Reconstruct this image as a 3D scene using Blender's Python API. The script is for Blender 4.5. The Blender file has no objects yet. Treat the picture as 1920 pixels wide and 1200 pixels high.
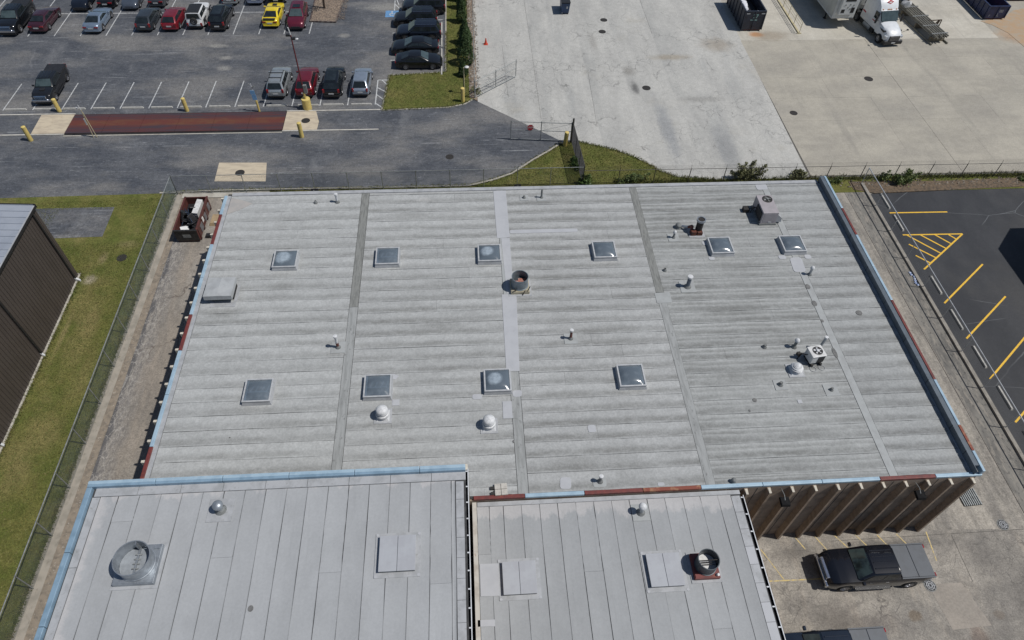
import bpy, math, random
from mathutils import Vector, Matrix
random.seed(7)
R = math.radians

# ------------------------------------------------------------------ camera, sky, sun, exposure
scene = bpy.context.scene
cam_data = bpy.data.cameras.new('camera')
cam = bpy.data.objects.new('camera', cam_data)
scene.collection.objects.link(cam)
scene.camera = cam
cam_data.sensor_width = 36.0
cam_data.lens = 24.557
cam_data.clip_end = 5000
_p, _y, _r = R(50.494), R(5.215), R(-2.108)          # tilt below the horizon, heading, roll
_f = Vector((math.sin(_y)*math.cos(_p), math.cos(_y)*math.cos(_p), -math.sin(_p)))
_rt = Vector((math.cos(_y), -math.sin(_y), 0)); _dn = _f.cross(_rt)
_r2 = math.cos(_r)*_rt + math.sin(_r)*_dn
_d2 = -math.sin(_r)*_rt + math.cos(_r)*_dn
_m = Matrix((_r2, -_d2, -_f)).transposed().to_4x4()
_m.translation = Vector((0, 0, 40))
cam.matrix_world = _m

SUN_EL, SHADOW_AZ = 59.0, 166.0                       # shadows run to the left and a little away
world = bpy.data.worlds.new('World'); scene.world = world
world.use_nodes = True
wn = world.node_tree
bg = wn.nodes['Background']
sky = wn.nodes.new('ShaderNodeTexSky'); sky.sky_type = 'NISHITA'
sky.sun_disc = False
sky.sun_elevation = R(SUN_EL)
sdx, sdy = -math.cos(R(SHADOW_AZ)), -math.sin(R(SHADOW_AZ))   # horizontal direction towards the sun
sky.sun_rotation = math.atan2(sdx, sdy)
sky.air_density = 1.0; sky.dust_density = 0.6; sky.ozone_density = 1.0
wn.links.new(sky.outputs[0], bg.inputs[0])
bg.inputs[1].default_value = 0.062
sun_d = bpy.data.lights.new('sun', 'SUN')
sun = bpy.data.objects.new('sun', sun_d); scene.collection.objects.link(sun)
sun_d.energy = 3.65; sun_d.angle = R(0.5); sun_d.color = (1.0, 0.965, 0.915)
sv = Vector((sdx*math.cos(R(SUN_EL)), sdy*math.cos(R(SUN_EL)), math.sin(R(SUN_EL))))
sun.rotation_euler = sv.to_track_quat('Z', 'Y').to_euler()
sun.location = (60, -20, 90)
vs = scene.view_settings
vs.view_transform = 'Standard'; vs.look = 'None'; vs.exposure = 0.0; vs.gamma = 1.0
vs.use_curve_mapping = False
scene.render.engine = 'CYCLES'

# ------------------------------------------------------------------ helpers
C = scene.collection
def tag(o, label=None, cat=None, group=None, kind=None):
    if label: o['label'] = label
    if cat: o['category'] = cat
    if group: o['group'] = group
    if kind: o['kind'] = kind
    return o
def empty(name, loc=(0, 0, 0), rz=0, label=None, cat=None, group=None):
    o = bpy.data.objects.new(name, None); C.objects.link(o)
    o.empty_display_size = 0.2
    o.location = loc; o.rotation_euler = (0, 0, rz)
    return tag(o, label, cat, group)
def link(name, me, parent=None, loc=None, rz=0):
    o = bpy.data.objects.new(name, me); C.objects.link(o)
    if parent: o.parent = parent
    if loc is not None: o.location = loc
    if rz: o.rotation_euler = (0, 0, rz)
    return o
class MB:
    """collects shapes; build() links them as one mesh object"""
    def __init__(s): s.v = []; s.f = []; s.uv = None
    def add(s, vs, fs):
        n = len(s.v); s.v += [tuple(p) for p in vs]; s.f += [tuple(i+n for i in q) for q in fs]; return s
    def box(s, x0, x1, y0, y1, z0, z1):
        return s.add([(x0,y0,z0),(x1,y0,z0),(x1,y1,z0),(x0,y1,z0),(x0,y0,z1),(x1,y0,z1),(x1,y1,z1),(x0,y1,z1)],
                     [(3,2,1,0),(4,5,6,7),(0,1,5,4),(1,2,6,5),(2,3,7,6),(3,0,4,7)])
    def hexa(s, b, t):      # bottom 4 and top 4 corners, both counter-clockwise
        return s.add(list(b)+list(t), [(3,2,1,0),(4,5,6,7),(0,1,5,4),(1,2,6,5),(2,3,7,6),(3,0,4,7)])
    def prism(s, pts, z0, z1):
        n = len(pts); a = sum(pts[i][0]*pts[(i+1)%n][1]-pts[(i+1)%n][0]*pts[i][1] for i in range(n))
        if a < 0: pts = pts[::-1]
        v = [(p[0],p[1],z0) for p in pts]+[(p[0],p[1],z1) for p in pts]
        f = [tuple(range(n-1,-1,-1)), tuple(range(n,2*n))]+[(i,(i+1)%n,(i+1)%n+n,i+n) for i in range(n)]
        return s.add(v, f)
    def tube(s, p, q, r, n=6, r2=None, cap=True):
        p = Vector(p); q = Vector(q); d = (q-p)
        if d.length < 1e-6: return s
        d.normalize(); u = d.orthogonal().normalized(); w = d.cross(u); r2 = r if r2 is None else r2
        v = []
        for k in range(n):
            a = 2*math.pi*(k+.5)/n; e = u*math.cos(a)+w*math.sin(a)
            v.append(p+e*r); v.append(q+e*r2)
        f = [(2*k, (2*k+2)%(2*n), (2*k+3)%(2*n), 2*k+1) for k in range(n)]
        if cap: f += [tuple(range(2*n-2,-1,-2)), tuple(range(1,2*n,2))]
        return s.add(v, f)
    def lathe(s, prof, c=(0,0,0), n=24, axis='z'):
        m = len(prof); v = []
        for k in range(n):
            a = 2*math.pi*k/n
            for r, h in prof:
                x, y, z = r*math.cos(a), r*math.sin(a), h
                if axis == 'y': x, y, z = x, h, -y
                if axis == 'x': x, y, z = h, x, y
                v.append((x+c[0], y+c[1], z+c[2]))
        f = [(k*m+j, ((k+1)%n)*m+j, ((k+1)%n)*m+j+1, k*m+j+1) for k in range(n) for j in range(m-1)]
        return s.add(v, f)
    def quad(s, a, b, c, d): return s.add([a,b,c,d], [(0,1,2,3)])
    def grid(s, rows, close=False):      # rows of equal length point lists
        m = len(rows[0]); v = [p for r in rows for p in r]
        f = [(i*m+j, (i+1)*m+j, (i+1)*m+j+1, i*m+j+1) for i in range(len(rows)-1) for j in range(m-1)]
        return s.add(v, f)
    def mesh(s, name, mat=None, smooth=False):
        me = bpy.data.meshes.new(name); me.from_pydata(s.v, [], s.f)
        if mat: me.materials.append(mat)
        if smooth:
            for p in me.polygons: p.use_smooth = True
            try: me.set_sharp_from_angle(angle=R(40))
            except Exception: pass
        me.update(); return me
    def build(s, name, mat=None, parent=None, smooth=False, bevel=0, off=None, subsurf=0):
        if off: s.v = [(x-off[0], y-off[1], z-off[2]) for x, y, z in s.v]
        o = link(name, s.mesh(name, mat, smooth), parent)
        if bevel:
            b = o.modifiers.new('bevel', 'BEVEL'); b.width = bevel; b.segments = 2; b.limit_method = 'ANGLE'
        if subsurf:
            b = o.modifiers.new('sub', 'SUBSURF'); b.levels = subsurf; b.render_levels = subsurf
        return o
STOPS = []
def structure(name, mb, mat, **k):
    o = mb.build(name, mat, **k); o['kind'] = 'structure'; return o
def copy_tree(o, parent=None):
    c = o.copy(); C.objects.link(c); c.parent = parent
    for ch in [x for x in o.children]: copy_tree(ch, c)
    return c

# ------------------------------------------------------------------ procedural materials
class NT:
    def __init__(s, name):
        s.m = bpy.data.materials.new(name); s.m.use_nodes = True; s.t = s.m.node_tree
        s.b = s.t.nodes['Principled BSDF']; s._p = None
    def n(s, typ, **kw):
        x = s.t.nodes.new(typ)
        for k, v in kw.items(): setattr(x, k, v)
        return x
    def l(s, a, b): s.t.links.new(a, b)
    def pos(s, scale=(1,1,1), obj=False, rot=0, loc=(0,0,0)):
        if obj: src = s.n('ShaderNodeTexCoord').outputs['Object']
        else: src = s.n('ShaderNodeNewGeometry').outputs['Position']
        mp = s.n('ShaderNodeMapping'); mp.inputs['Scale'].default_value = scale
        mp.inputs['Rotation'].default_value = (0, 0, rot); mp.inputs['Location'].default_value = loc
        s.l(src, mp.inputs['Vector']); return mp.outputs[0]
    def noise(s, vec, scale=1., detail=6., rough=.6, dist=0.):
        x = s.n('ShaderNodeTexNoise'); x.inputs['Scale'].default_value = scale
        x.inputs['Detail'].default_value = detail; x.inputs['Roughness'].default_value = rough
        x.inputs['Distortion'].default_value = dist
        s.l(vec, x.inputs['Vector']); return x.outputs['Fac']
    def ramp(s, fac, lo, hi, a=0., b=1.):
        x = s.n('ShaderNodeMapRange'); x.interpolation_type = 'SMOOTHSTEP'
        x.inputs[1].default_value = lo; x.inputs[2].default_value = hi
        x.inputs[3].default_value = a; x.inputs[4].default_value = b
        s.l(fac, x.inputs[0]); return x.outputs[0]
    def math(s, op, a, b=None, c=None):
        x = s.n('ShaderNodeMath', operation=op)
        for i, v in enumerate((a, b, c)):
            if v is None: continue
            if isinstance(v, (int, float)): x.inputs[i].default_value = v
            else: s.l(v, x.inputs[i])
        return x.outputs[0]
    def mix(s, fac, a, b):
        x = s.n('ShaderNodeMix', data_type='RGBA')
        if isinstance(fac, (int, float)): x.inputs[0].default_value = fac
        else: s.l(fac, x.inputs[0])
        for i, v in ((6, a), (7, b)):
            if isinstance(v, (tuple, list)): x.inputs[i].default_value = (*v[:3], 1)
            else: s.l(v, x.inputs[i])
        return x.outputs[2]
    def cracks(s, vec, scale, width, dist=.6, dscale=1.5):
        nz = s.n('ShaderNodeTexNoise'); nz.inputs['Scale'].default_value = dscale; nz.inputs['Detail'].default_value = 5
        s.l(vec, nz.inputs['Vector'])
        ad = s.n('ShaderNodeVectorMath', operation='MULTIPLY_ADD'); s.l(nz.outputs['Color'], ad.inputs[0])
        ad.inputs[1].default_value = (dist, dist, 0); s.l(vec, ad.inputs[2])
        v = s.n('ShaderNodeTexVoronoi', feature='DISTANCE_TO_EDGE'); v.inputs['Scale'].default_value = scale
        s.l(ad.outputs[0], v.inputs['Vector'])
        return s.ramp(v.outputs['Distance'], 0., width, 1., 0.)
    def grain(s, col, amt=.16, sc=13., sc2=4.):
        a = s.ramp(s.noise(s.pos(), sc, 3, .7), .3, .7, 1-amt, 1+amt); b = s.ramp(s.noise(s.pos(loc=(3,7,1)), sc2, 5, .75), .3, .7, 1-amt*.8, 1+amt*.8)
        hs = s.n('ShaderNodeHueSaturation'); s.l(s.math('MULTIPLY', a, b), hs.inputs['Value'])
        if isinstance(col, tuple): hs.inputs['Color'].default_value = (*col, 1)
        else: s.l(col, hs.inputs['Color'])
        return hs.outputs[0]
    def spots(s, col, items, wob=1., nscale=1.5):
        g = s.n('ShaderNodeNewGeometry').outputs['Position']
        for x, y, rx, ry, c, am in items:
            mp = s.n('ShaderNodeMapping'); mp.inputs['Location'].default_value = (-x/rx, -y/ry, 0); mp.inputs['Scale'].default_value = (1/rx, 1/ry, 0)
            s.l(g, mp.inputs[0]); ln = s.n('ShaderNodeVectorMath', operation='LENGTH'); s.l(mp.outputs[0], ln.inputs[0])
            d = s.math('ADD', ln.outputs['Value'], s.math('MULTIPLY', s.noise(s.pos(), nscale, 8, .78), wob))
            col = s.mix(s.math('MULTIPLY', s.ramp(d, .7, 1.6, 1., 0.), am), col, c)
        return col
    def bump(s, h, strength=.3, dist=.02):
        x = s.n('ShaderNodeBump'); x.inputs['Strength'].default_value = strength; x.inputs['Distance'].default_value = dist
        s.l(h, x.inputs['Height']); s.l(x.outputs[0], s.b.inputs['Normal'])
    def done(s, col, rough=.8, metal=0., spec=None):
        if isinstance(col, (tuple, list)): s.b.inputs['Base Color'].default_value = (*col[:3], 1)
        else: s.l(col, s.b.inputs['Base Color'])
        if isinstance(rough, (int, float)): s.b.inputs['Roughness'].default_value = rough
        else: s.l(rough, s.b.inputs['Roughness'])
        s.b.inputs['Metallic'].default_value = metal
        if spec is not None: s.b.inputs['Specular IOR Level'].default_value = spec
        return s.m
_mats = {}
def pm(name, c, c2=None, rough=.7, metal=0., scale=3., stretch=(1,1,1), lo=.4, hi=.65, bump=0., bs=30., obj=True, coat=0., layers=(), spec=None, rnd=0.):
    """plain procedural material: base colour broken up by noise"""
    if name in _mats: return _mats[name]
    t = NT(name); c2 = c2 or tuple(x*.8 for x in c)
    v = t.pos(stretch, obj=obj)
    col = t.mix(t.ramp(t.noise(v, scale), lo, hi), c, c2)
    for lc, ls, lst, llo, lhi, lf in layers:
        lv = t.pos(lst, obj=obj)
        col = t.mix(t.math('MULTIPLY', t.ramp(t.noise(lv, ls, 8), llo, lhi), lf), col, lc)
    if rnd:
        oi = t.n('ShaderNodeObjectInfo'); hs = t.n('ShaderNodeHueSaturation')
        t.l(t.math('MULTIPLY_ADD', oi.outputs['Random'], 2*rnd, 1-rnd), hs.inputs['Value']); t.l(col, hs.inputs['Color']); col = hs.outputs[0]
    if bump: t.bump(t.noise(t.pos((1,1,1), obj=obj), bs, 4), bump)
    m = t.done(col, rough, metal, spec)
    if coat: t.b.inputs['Coat Weight'].default_value = coat; t.b.inputs['Coat Roughness'].default_value = .04
    _mats[name] = m; return m
def paint(name, c, metal=.25, rough=.35):
    if max(c) < .05: metal, rough = 0., .22
    m = pm('paint_'+name, c, tuple(x*.9 for x in c), rough=rough, metal=metal, scale=2.5, coat=.7 if max(c) < .05 else 1., spec=.3 if max(c) < .05 else None)
    return m
M = {}
M['glass'] = pm('dark_glass', (.012,.016,.018), (.02,.026,.03), rough=.06, scale=1.5, spec=.6)
M['wind'] = pm('windscreen_glass', (.06,.085,.09), (.03,.045,.05), rough=.05, scale=1.2, spec=.6)
M['tyre'] = pm('tyre_rubber', (.012,.012,.013), (.02,.02,.02), rough=.85, scale=12)
M['rim'] = pm('wheel_alloy', (.45,.46,.48), (.3,.3,.32), rough=.35, metal=.8, scale=9)
M['rimdark'] = pm('wheel_alloy_dark', (.09,.09,.1), (.05,.05,.06), rough=.4, metal=.7, scale=9)
M['trim'] = pm('black_trim', (.014,.014,.016), (.022,.022,.024), rough=.5, scale=6)
M['chrome'] = pm('chrome', (.62,.63,.66), (.5,.51,.54), rough=.15, metal=1., scale=5)
M['head'] = pm('headlamp', (.6,.63,.66), (.35,.37,.4), rough=.08, scale=14, coat=1.)
M['tail'] = pm('tail_lamp', (.3,.008,.01), (.14,.004,.006), rough=.15, scale=9, coat=1.)
M['plate'] = pm('licence_plate', (.6,.6,.58), (.4,.42,.45), rough=.4, scale=16)
M['bolly'] = pm('bollard_yellow', (.62,.48,.15), (.52,.41,.15), rough=.55, scale=4, layers=[((.25,.2,.1), 5, (1,1,.3), .6, .75, .5)])
M['whiteline'] = pm('white_line_paint', (.52,.53,.53), (.3,.31,.31), rough=.7, scale=5, obj=False, layers=[((.09,.095,.1), 7, (1,1,1), .56, .7, .8)])
M['yline'] = pm('yellow_line_paint', (.78,.47,.03), (.62,.38,.04), rough=.6, scale=6, obj=False)
M['yfade'] = pm('faded_yellow_paint', (.55,.42,.16), (.4,.33,.2), rough=.7, scale=3, obj=False, layers=[((.3,.27,.22), 5, (1,1,1), .45, .7, .9)])
M['wstop'] = pm('concrete_stop', (.44,.43,.4), (.33,.33,.31), rough=.85, scale=4, obj=False, layers=[((.14,.14,.13), 9, (1,1,1), .58, .72, .6)])
M['curb'] = pm('concrete_curb', (.42,.4,.35), (.32,.3,.26), rough=.88, scale=1.2, obj=False, bump=.2, layers=[((.16,.15,.13), 6, (1,1,1), .58, .74, .6)])
M['galv'] = pm('galvanised', (.36,.39,.42), (.27,.295,.325), rough=.42, metal=.6, scale=3, layers=[((.5,.52,.54), 7, (1,1,.4), .6, .75, .5)])
M['galvpost'] = pm('galvanised_pipe', (.3,.32,.32), (.2,.21,.21), rough=.5, metal=.4, scale=5, obj=False)
M['darkpost'] = pm('weathered_pipe', (.07,.07,.07), (.12,.11,.1), rough=.6, metal=.3, scale=5, obj=False)
M['wire'] = pm('fence_wire', (.16,.18,.18), (.1,.11,.11), rough=.5, metal=.5, scale=2, obj=False)
M['iron'] = pm('cast_iron', (.025,.024,.024), (.05,.045,.04), rough=.7, metal=.3, scale=18, bump=.4, bs=60)
M['rust'] = pm('rusted_steel', (.12,.035,.02), (.05,.02,.015), rough=.85, scale=4, layers=[((.2,.08,.03), 7, (1,1,1), .55, .7, .7)])
M['bark'] = pm('bark', (.07,.05,.035), (.035,.026,.02), rough=.95, scale=9, stretch=(1,1,.25), bump=.6, bs=25)

# ------------------------------------------------------------------ ground materials
def asphalt_mat():
    t = NT('weathered_asphalt')
    base = t.mix(t.ramp(t.noise(t.pos((.25,.5,1)), 1., 8, .65), .35, .68), (.035,.041,.053), (.085,.09,.1))
    tan = t.ramp(t.noise(t.pos((.09,.2,1), loc=(3,1,0)), 1., 6), .45, .66)
    base = t.mix(t.math('MULTIPLY', tan, .68), base, (.2,.19,.175))
    grey = t.ramp(t.noise(t.pos((.35,.16,1), rot=.25), 1., 4), .55, .75)
    base = t.mix(t.math('MULTIPLY', grey, .55), base, (.16,.163,.168))
    scr = t.ramp(t.noise(t.pos((.12,5.5,1), rot=.02), 1., 3, .5), .62, .69)
    brk = t.ramp(t.noise(t.pos((.5,.6,1)), 1., 5), .42, .6)
    base = t.mix(t.math('MULTIPLY', t.math('MULTIPLY', scr, brk), .6), base, (.34,.35,.36))
    fl = t.ramp(t.noise(t.pos((1.6,4.5,1), rot=.15), 1., 7, .7, .8), .58, .7)
    base = t.mix(t.math('MULTIPLY', fl, .5), base, (.3,.31,.33))
    fi = t.ramp(t.noise(t.pos((.9,7,1)), 1.6, 8, .8), .35, .7)
    base = t.mix(t.math('MULTIPLY', fi, .38), base, (.15,.158,.175))
    base = t.mix(t.math('MULTIPLY', t.ramp(t.noise(t.pos(), 7, 7, .85), .5, .7), .4), base, (.025,.027,.032))
    ck = t.math('MULTIPLY', t.cracks(t.pos(), .16, .006, 2.2, .5), t.ramp(t.noise(t.pos((.07,.07,1)), 1, 2), .5, .6))
    base = t.mix(t.math('MULTIPLY', ck, .22), base, (.25,.25,.26))
    # three bleached spots left where puddles dried
    g = t.n('ShaderNodeNewGeometry').outputs['Position']
    for x, y, rx, ry in ((-26.3,72.4,1.5,.55), (-25.0,69.9,.9,.5), (-24.7,67.9,1.0,.65), (-8.8,80.6,3.2,1.3), (-13.0,74.3,.9,.6)):
        mp = t.n('ShaderNodeMapping'); mp.vector_type = 'POINT'
        mp.inputs['Location'].default_value = (-x/rx, -y/ry, 0); mp.inputs['Scale'].default_value = (1/rx, 1/ry, 0)
        t.l(g, mp.inputs[0]); ln = t.n('ShaderNodeVectorMath', operation='LENGTH'); t.l(mp.outputs[0], ln.inputs[0])
        d = t.math('ADD', ln.outputs['Value'], t.math('MULTIPLY', t.noise(t.pos((1,1.6,1)), 1.6, 8, .75), 1.1))
        base = t.mix(t.math('MULTIPLY', t.ramp(d, .8, 1.6, 1., 0.), .6), base, (.27,.262,.24))
    t.bump(t.noise(t.pos(), 14, 5), .25, .02)
    return t.done(t.grain(base, .24, 9., 3.), .82)
def fresh_asphalt_mat():
    t = NT('sealed_asphalt')
    base = t.mix(t.ramp(t.noise(t.pos((.4,.2,1)), 1, 7), .35, .7), (.019,.021,.026), (.034,.036,.041))
    base = t.mix(t.math('MULTIPLY', t.ramp(t.noise(t.pos((.12,.1,1), loc=(4,8,0)), 1, 4), .5, .72), .45), base, (.06,.058,.056))
    ck = t.math('MULTIPLY', t.cracks(t.pos((.5,1,1), rot=.5), .22, .007, .5, .4), t.ramp(t.noise(t.pos((.12,.12,1)), 1, 2), .47, .58))
    base = t.mix(t.math('MULTIPLY', ck, .55), base, (.17,.18,.19))
    t.bump(t.noise(t.pos(), 20, 4), .2, .01)
    return t.done(t.grain(base, .14), .7)
def old_concrete_mat():
    t = NT('old_concrete')
    base = t.mix(t.ramp(t.noise(t.pos((.5,.12,1)), 1, 8, .62), .32, .7), (.425,.42,.395), (.35,.347,.33))
    base = t.mix(t.math('MULTIPLY', t.ramp(t.noise(t.pos((.35,.05,1), rot=.06), 1, 5), .55, .72), .45), base, (.25,.26,.26))
    base = t.mix(t.math('MULTIPLY', t.ramp(t.noise(t.pos((.14,.16,1), loc=(7,3,0)), 1, 6), .58, .76), .45), base, (.33,.3,.24))
    base = t.mix(t.math('MULTIPLY', t.ramp(t.noise(t.pos((1.2,3.5,1)), 1, 8, .75), .58, .72), .5), base, (.24,.235,.22))
    sx_ = t.n('ShaderNodeSeparateXYZ'); t.l(t.n('ShaderNodeNewGeometry').outputs['Position'], sx_.inputs[0])
    wx_ = t.math('ADD', sx_.outputs[0], t.math('MULTIPLY', t.noise(t.pos((.2,.25,1)), 1, 4), .25))
    for jx, wd, am in ((7.6,2.8,.5), (4.5,1.6,.25), (13.0,3.,.35), (21.5,4.,.35), (10.2,1.8,.2), (17.,2.5,.25)):
        f_ = t.math('MULTIPLY', t.ramp(wx_, jx, jx+.08), t.ramp(wx_, jx+.1, jx+wd, 1., 0.))
        f_ = t.math('MULTIPLY', f_, t.ramp(t.noise(t.pos((.5,.09,1), loc=(jx,2,0)), 1, 7, .7), .35, .68))
        base = t.mix(t.math('MULTIPLY', f_, am*1.3), base, (.24,.245,.24))
    for x, y, rx, ry, col, am in ((17.6,63.2,.55,1.7,(.06,.06,.06),.75), (19.5,56.,1.1,7.,(.22,.23,.24),.7), (24.5,52.5,1.3,5.5,(.2,.205,.21),.6), (22.5,69.,3.2,.9,(.26,.22,.16),.6), (28.2,71.5,2.6,2.2,(.24,.2,.15),.55), (17.5,66.4,.9,1.4,(.2,.19,.17),.6), (14.5,72.5,.7,3.,(.24,.23,.21),.5), (24.,61.,3.4,.8,(.22,.215,.2),.55)):
        mp = t.n('ShaderNodeMapping'); mp.inputs['Location'].default_value = (-x/rx, -y/ry, 0); mp.inputs['Scale'].default_value = (1/rx, 1/ry, 0)
        t.l(t.n('ShaderNodeNewGeometry').outputs['Position'], mp.inputs[0]); ln = t.n('ShaderNodeVectorMath', operation='LENGTH'); t.l(mp.outputs[0], ln.inputs[0])
        d = t.math('ADD', ln.outputs['Value'], t.math('MULTIPLY', t.noise(t.pos((1,.6,1)), 1.5, 8, .75), 1.2))
        base = t.mix(t.math('MULTIPLY', t.ramp(d, .8, 1.6, 1., 0.), am), base, col)
    m1 = t.ramp(t.noise(t.pos((.09,.11,1), loc=(2,5,0)), 1, 3), .47, .6)
    ck = t.math('MULTIPLY', t.cracks(t.pos((1,1,1)), .55, .016, 1.5, .9), m1)
    ck2 = t.math('MULTIPLY', t.cracks(t.pos((1,.45,1), loc=(9,0,0)), .3, .01, 2.4, .7), t.ramp(t.noise(t.pos((.16,.1,1), loc=(1,9,0)), 1, 3), .45, .58))
    base = t.mix(t.math('MULTIPLY', t.math('MAXIMUM', ck, ck2), t.ramp(t.noise(t.pos(), 1.1, 5), .35, .7, .15, .75)), base, (.12,.12,.115))
    sp = t.ramp(t.noise(t.pos(), 5, 8, .8), .66, .74)
    base = t.mix(t.math('MULTIPLY', sp, .4), base, (.2,.2,.2))
    net = t.math('MULTIPLY', t.cracks(t.pos(loc=(1,3,0)), .8, .035, 1.6, 1.1), t.ramp(t.noise(t.pos((.11,.15,1), loc=(6,2.6,0)), 1, 4), .5, .6))
    base = t.mix(t.math('MULTIPLY', net, .55), base, (.13,.13,.125))
    t.bump(t.noise(t.pos(), 9, 5), .15, .02)
    return t.done(t.grain(base, .11, 8., 2.5), .85)
def slab_mat(name, a, b):
    t = NT(name)
    base = t.mix(t.ramp(t.noise(t.pos((.22,.4,1)), 1, 8, .6), .33, .68), a, b)
    base = t.mix(t.math('MULTIPLY', t.ramp(t.noise(t.pos((.5,.1,1), rot=.5), 1, 6), .55, .75), .35), base, (.26,.25,.22))
    base = t.mix(t.math('MULTIPLY', t.ramp(t.noise(t.pos((.1,.13,1), loc=(2,2,0)), 1, 5), .5, .7), .45), base, (.27,.255,.225))
    g = t.n('ShaderNodeNewGeometry').outputs['Position']
    for x, y, rx, ry, col, am in ((33.4,73.6,1.1,.75,(.45,.2,.07),.8), (34.9,73.3,2.6,1.4,(.2,.15,.1),.5), (64.5,72.8,3.6,2.2,(.36,.22,.12),.7)):
        mp = t.n('ShaderNodeMapping'); mp.inputs['Location'].default_value = (-x/rx, -y/ry, 0); mp.inputs['Scale'].default_value = (1/rx, 1/ry, 0)
        t.l(g, mp.inputs[0]); ln = t.n('ShaderNodeVectorMath', operation='LENGTH'); t.l(mp.outputs[0], ln.inputs[0])
        d = t.math('ADD', ln.outputs['Value'], t.math('MULTIPLY', t.noise(t.pos(), 1.4, 6, .7), 1.0))
        base = t.mix(t.math('MULTIPLY', t.ramp(d, .8, 1.6, 1., 0.), am), base, col)
    trk = t.ramp(t.noise(t.pos((.55,.05,1), rot=-.42, loc=(3,3,0)), 1, 6, .6), .56, .7)
    base = t.mix(t.math('MULTIPLY', trk, .35), base, (.2,.19,.17))
    base = t.mix(t.math('MULTIPLY', t.ramp(t.noise(t.pos(), 3.5, 9, .85), .56, .72), .3), base, (.18,.17,.15))
    oi = t.n('ShaderNodeObjectInfo'); hs = t.n('ShaderNodeHueSaturation')
    t.l(t.math('MULTIPLY_ADD', oi.outputs['Random'], .06, .97), hs.inputs['Value']); t.l(base, hs.inputs['Color'])
    t.bump(t.noise(t.pos(), 12, 4), .12, .02)
    return t.done(t.grain(hs.outputs[0], .09, 8., 2.5), .85)
def apron_mat():
    t = NT('stained_concrete')
    base = t.mix(t.ramp(t.noise(t.pos((.5,.5,1)), 1, 9, .68), .35, .66), (.325,.298,.258), (.195,.18,.16))
    base = t.mix(t.math('MULTIPLY', t.ramp(t.noise(t.pos((.22,.12,1), loc=(5,5,0)), 1, 6), .48, .66), .6), base, (.17,.16,.145))
    base = t.mix(t.math('MULTIPLY', t.ramp(t.noise(t.pos((.7,.09,1), loc=(5,1,0)), 1, 6), .5, .7), .45), base, (.42,.36,.29))
    sp = t.ramp(t.noise(t.pos(), 4.5, 9, .88), .5, .66)
    base = t.mix(t.math('MULTIPLY', sp, .6), base, (.11,.1,.092))
    base = t.mix(t.math('MULTIPLY', t.ramp(t.noise(t.pos((1,1,1), loc=(7,7,0)), .9, 9, .8), .5, .64), .5), base, (.14,.13,.12))
    lp = t.ramp(t.noise(t.pos(loc=(3,3,0)), 5.5, 9, .8), .6, .7)
    base = t.mix(t.math('MULTIPLY', lp, .35), base, (.5,.46,.4))
    m1 = t.ramp(t.noise(t.pos((.16,.16,1), loc=(1,2,0)), 1, 3), .46, .58)
    ck = t.math('MULTIPLY', t.cracks(t.pos(), .36, .015, 2.1, .9), t.math('MULTIPLY', m1, t.ramp(t.noise(t.pos(loc=(2,0,0)), 1.3, 4), .35, .6, .45, 1.)))
    ck2 = t.math('MULTIPLY', t.cracks(t.pos(loc=(4,4,0)), 1.3, .03, .7, 1.6), t.ramp(t.noise(t.pos((.2,.2,1), loc=(8,2,0)), 1, 3), .52, .62))
    base = t.mix(t.math('MULTIPLY', t.math('MAXIMUM', ck, t.math('MULTIPLY', ck2, .7)), .75), base, (.07,.065,.06))
    g = t.n('ShaderNodeNewGeometry').outputs['Position']
    for x, y, rx, ry, col in ((24.1,10.55,.5,.42,(.12,.085,.05)), (28.9,10.35,.42,.35,(.15,.125,.1)), (27.2,9.2,.6,.9,(.14,.1,.08)), (29.6,16.9,.4,.22,(.09,.085,.08)), (28.9,17.6,1.5,2.2,(.3,.2,.11))):
        mp = t.n('ShaderNodeMapping'); mp.inputs['Location'].default_value = (-x/rx, -y/ry, 0); mp.inputs['Scale'].default_value = (1/rx, 1/ry, 0)
        t.l(g, mp.inputs[0]); ln = t.n('ShaderNodeVectorMath', operation='LENGTH'); t.l(mp.outputs[0], ln.inputs[0])
        d = t.math('ADD', ln.outputs['Value'], t.math('MULTIPLY', t.noise(t.pos(), 3, 6, .7), .9))
        base = t.mix(t.math('MULTIPLY', t.ramp(d, .95, 1.4, 1., 0.), .6), base, col)
    base = t.spots(base, [(21.5,10.2,2.2,1.1,(.12,.105,.095),.7), (19.6,10.6,1.6,1.6,(.13,.115,.1),.6), (29.5,13.6,1.6,1.,(.13,.12,.11),.6), (31.5,11.,2.,2.5,(.12,.11,.1),.55), (24.5,14.6,5.,.5,(.1,.095,.09),.7), (18.5,14.4,2.,.6,(.11,.1,.09),.6), (27.,8.8,1.6,.8,(.12,.1,.09),.6)], 1.2, 2.2)
    t.bump(t.noise(t.pos(), 9, 7, .7), .3, .02)
    return t.done(t.grain(base, .2, 12., 3.5), .88)
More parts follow.
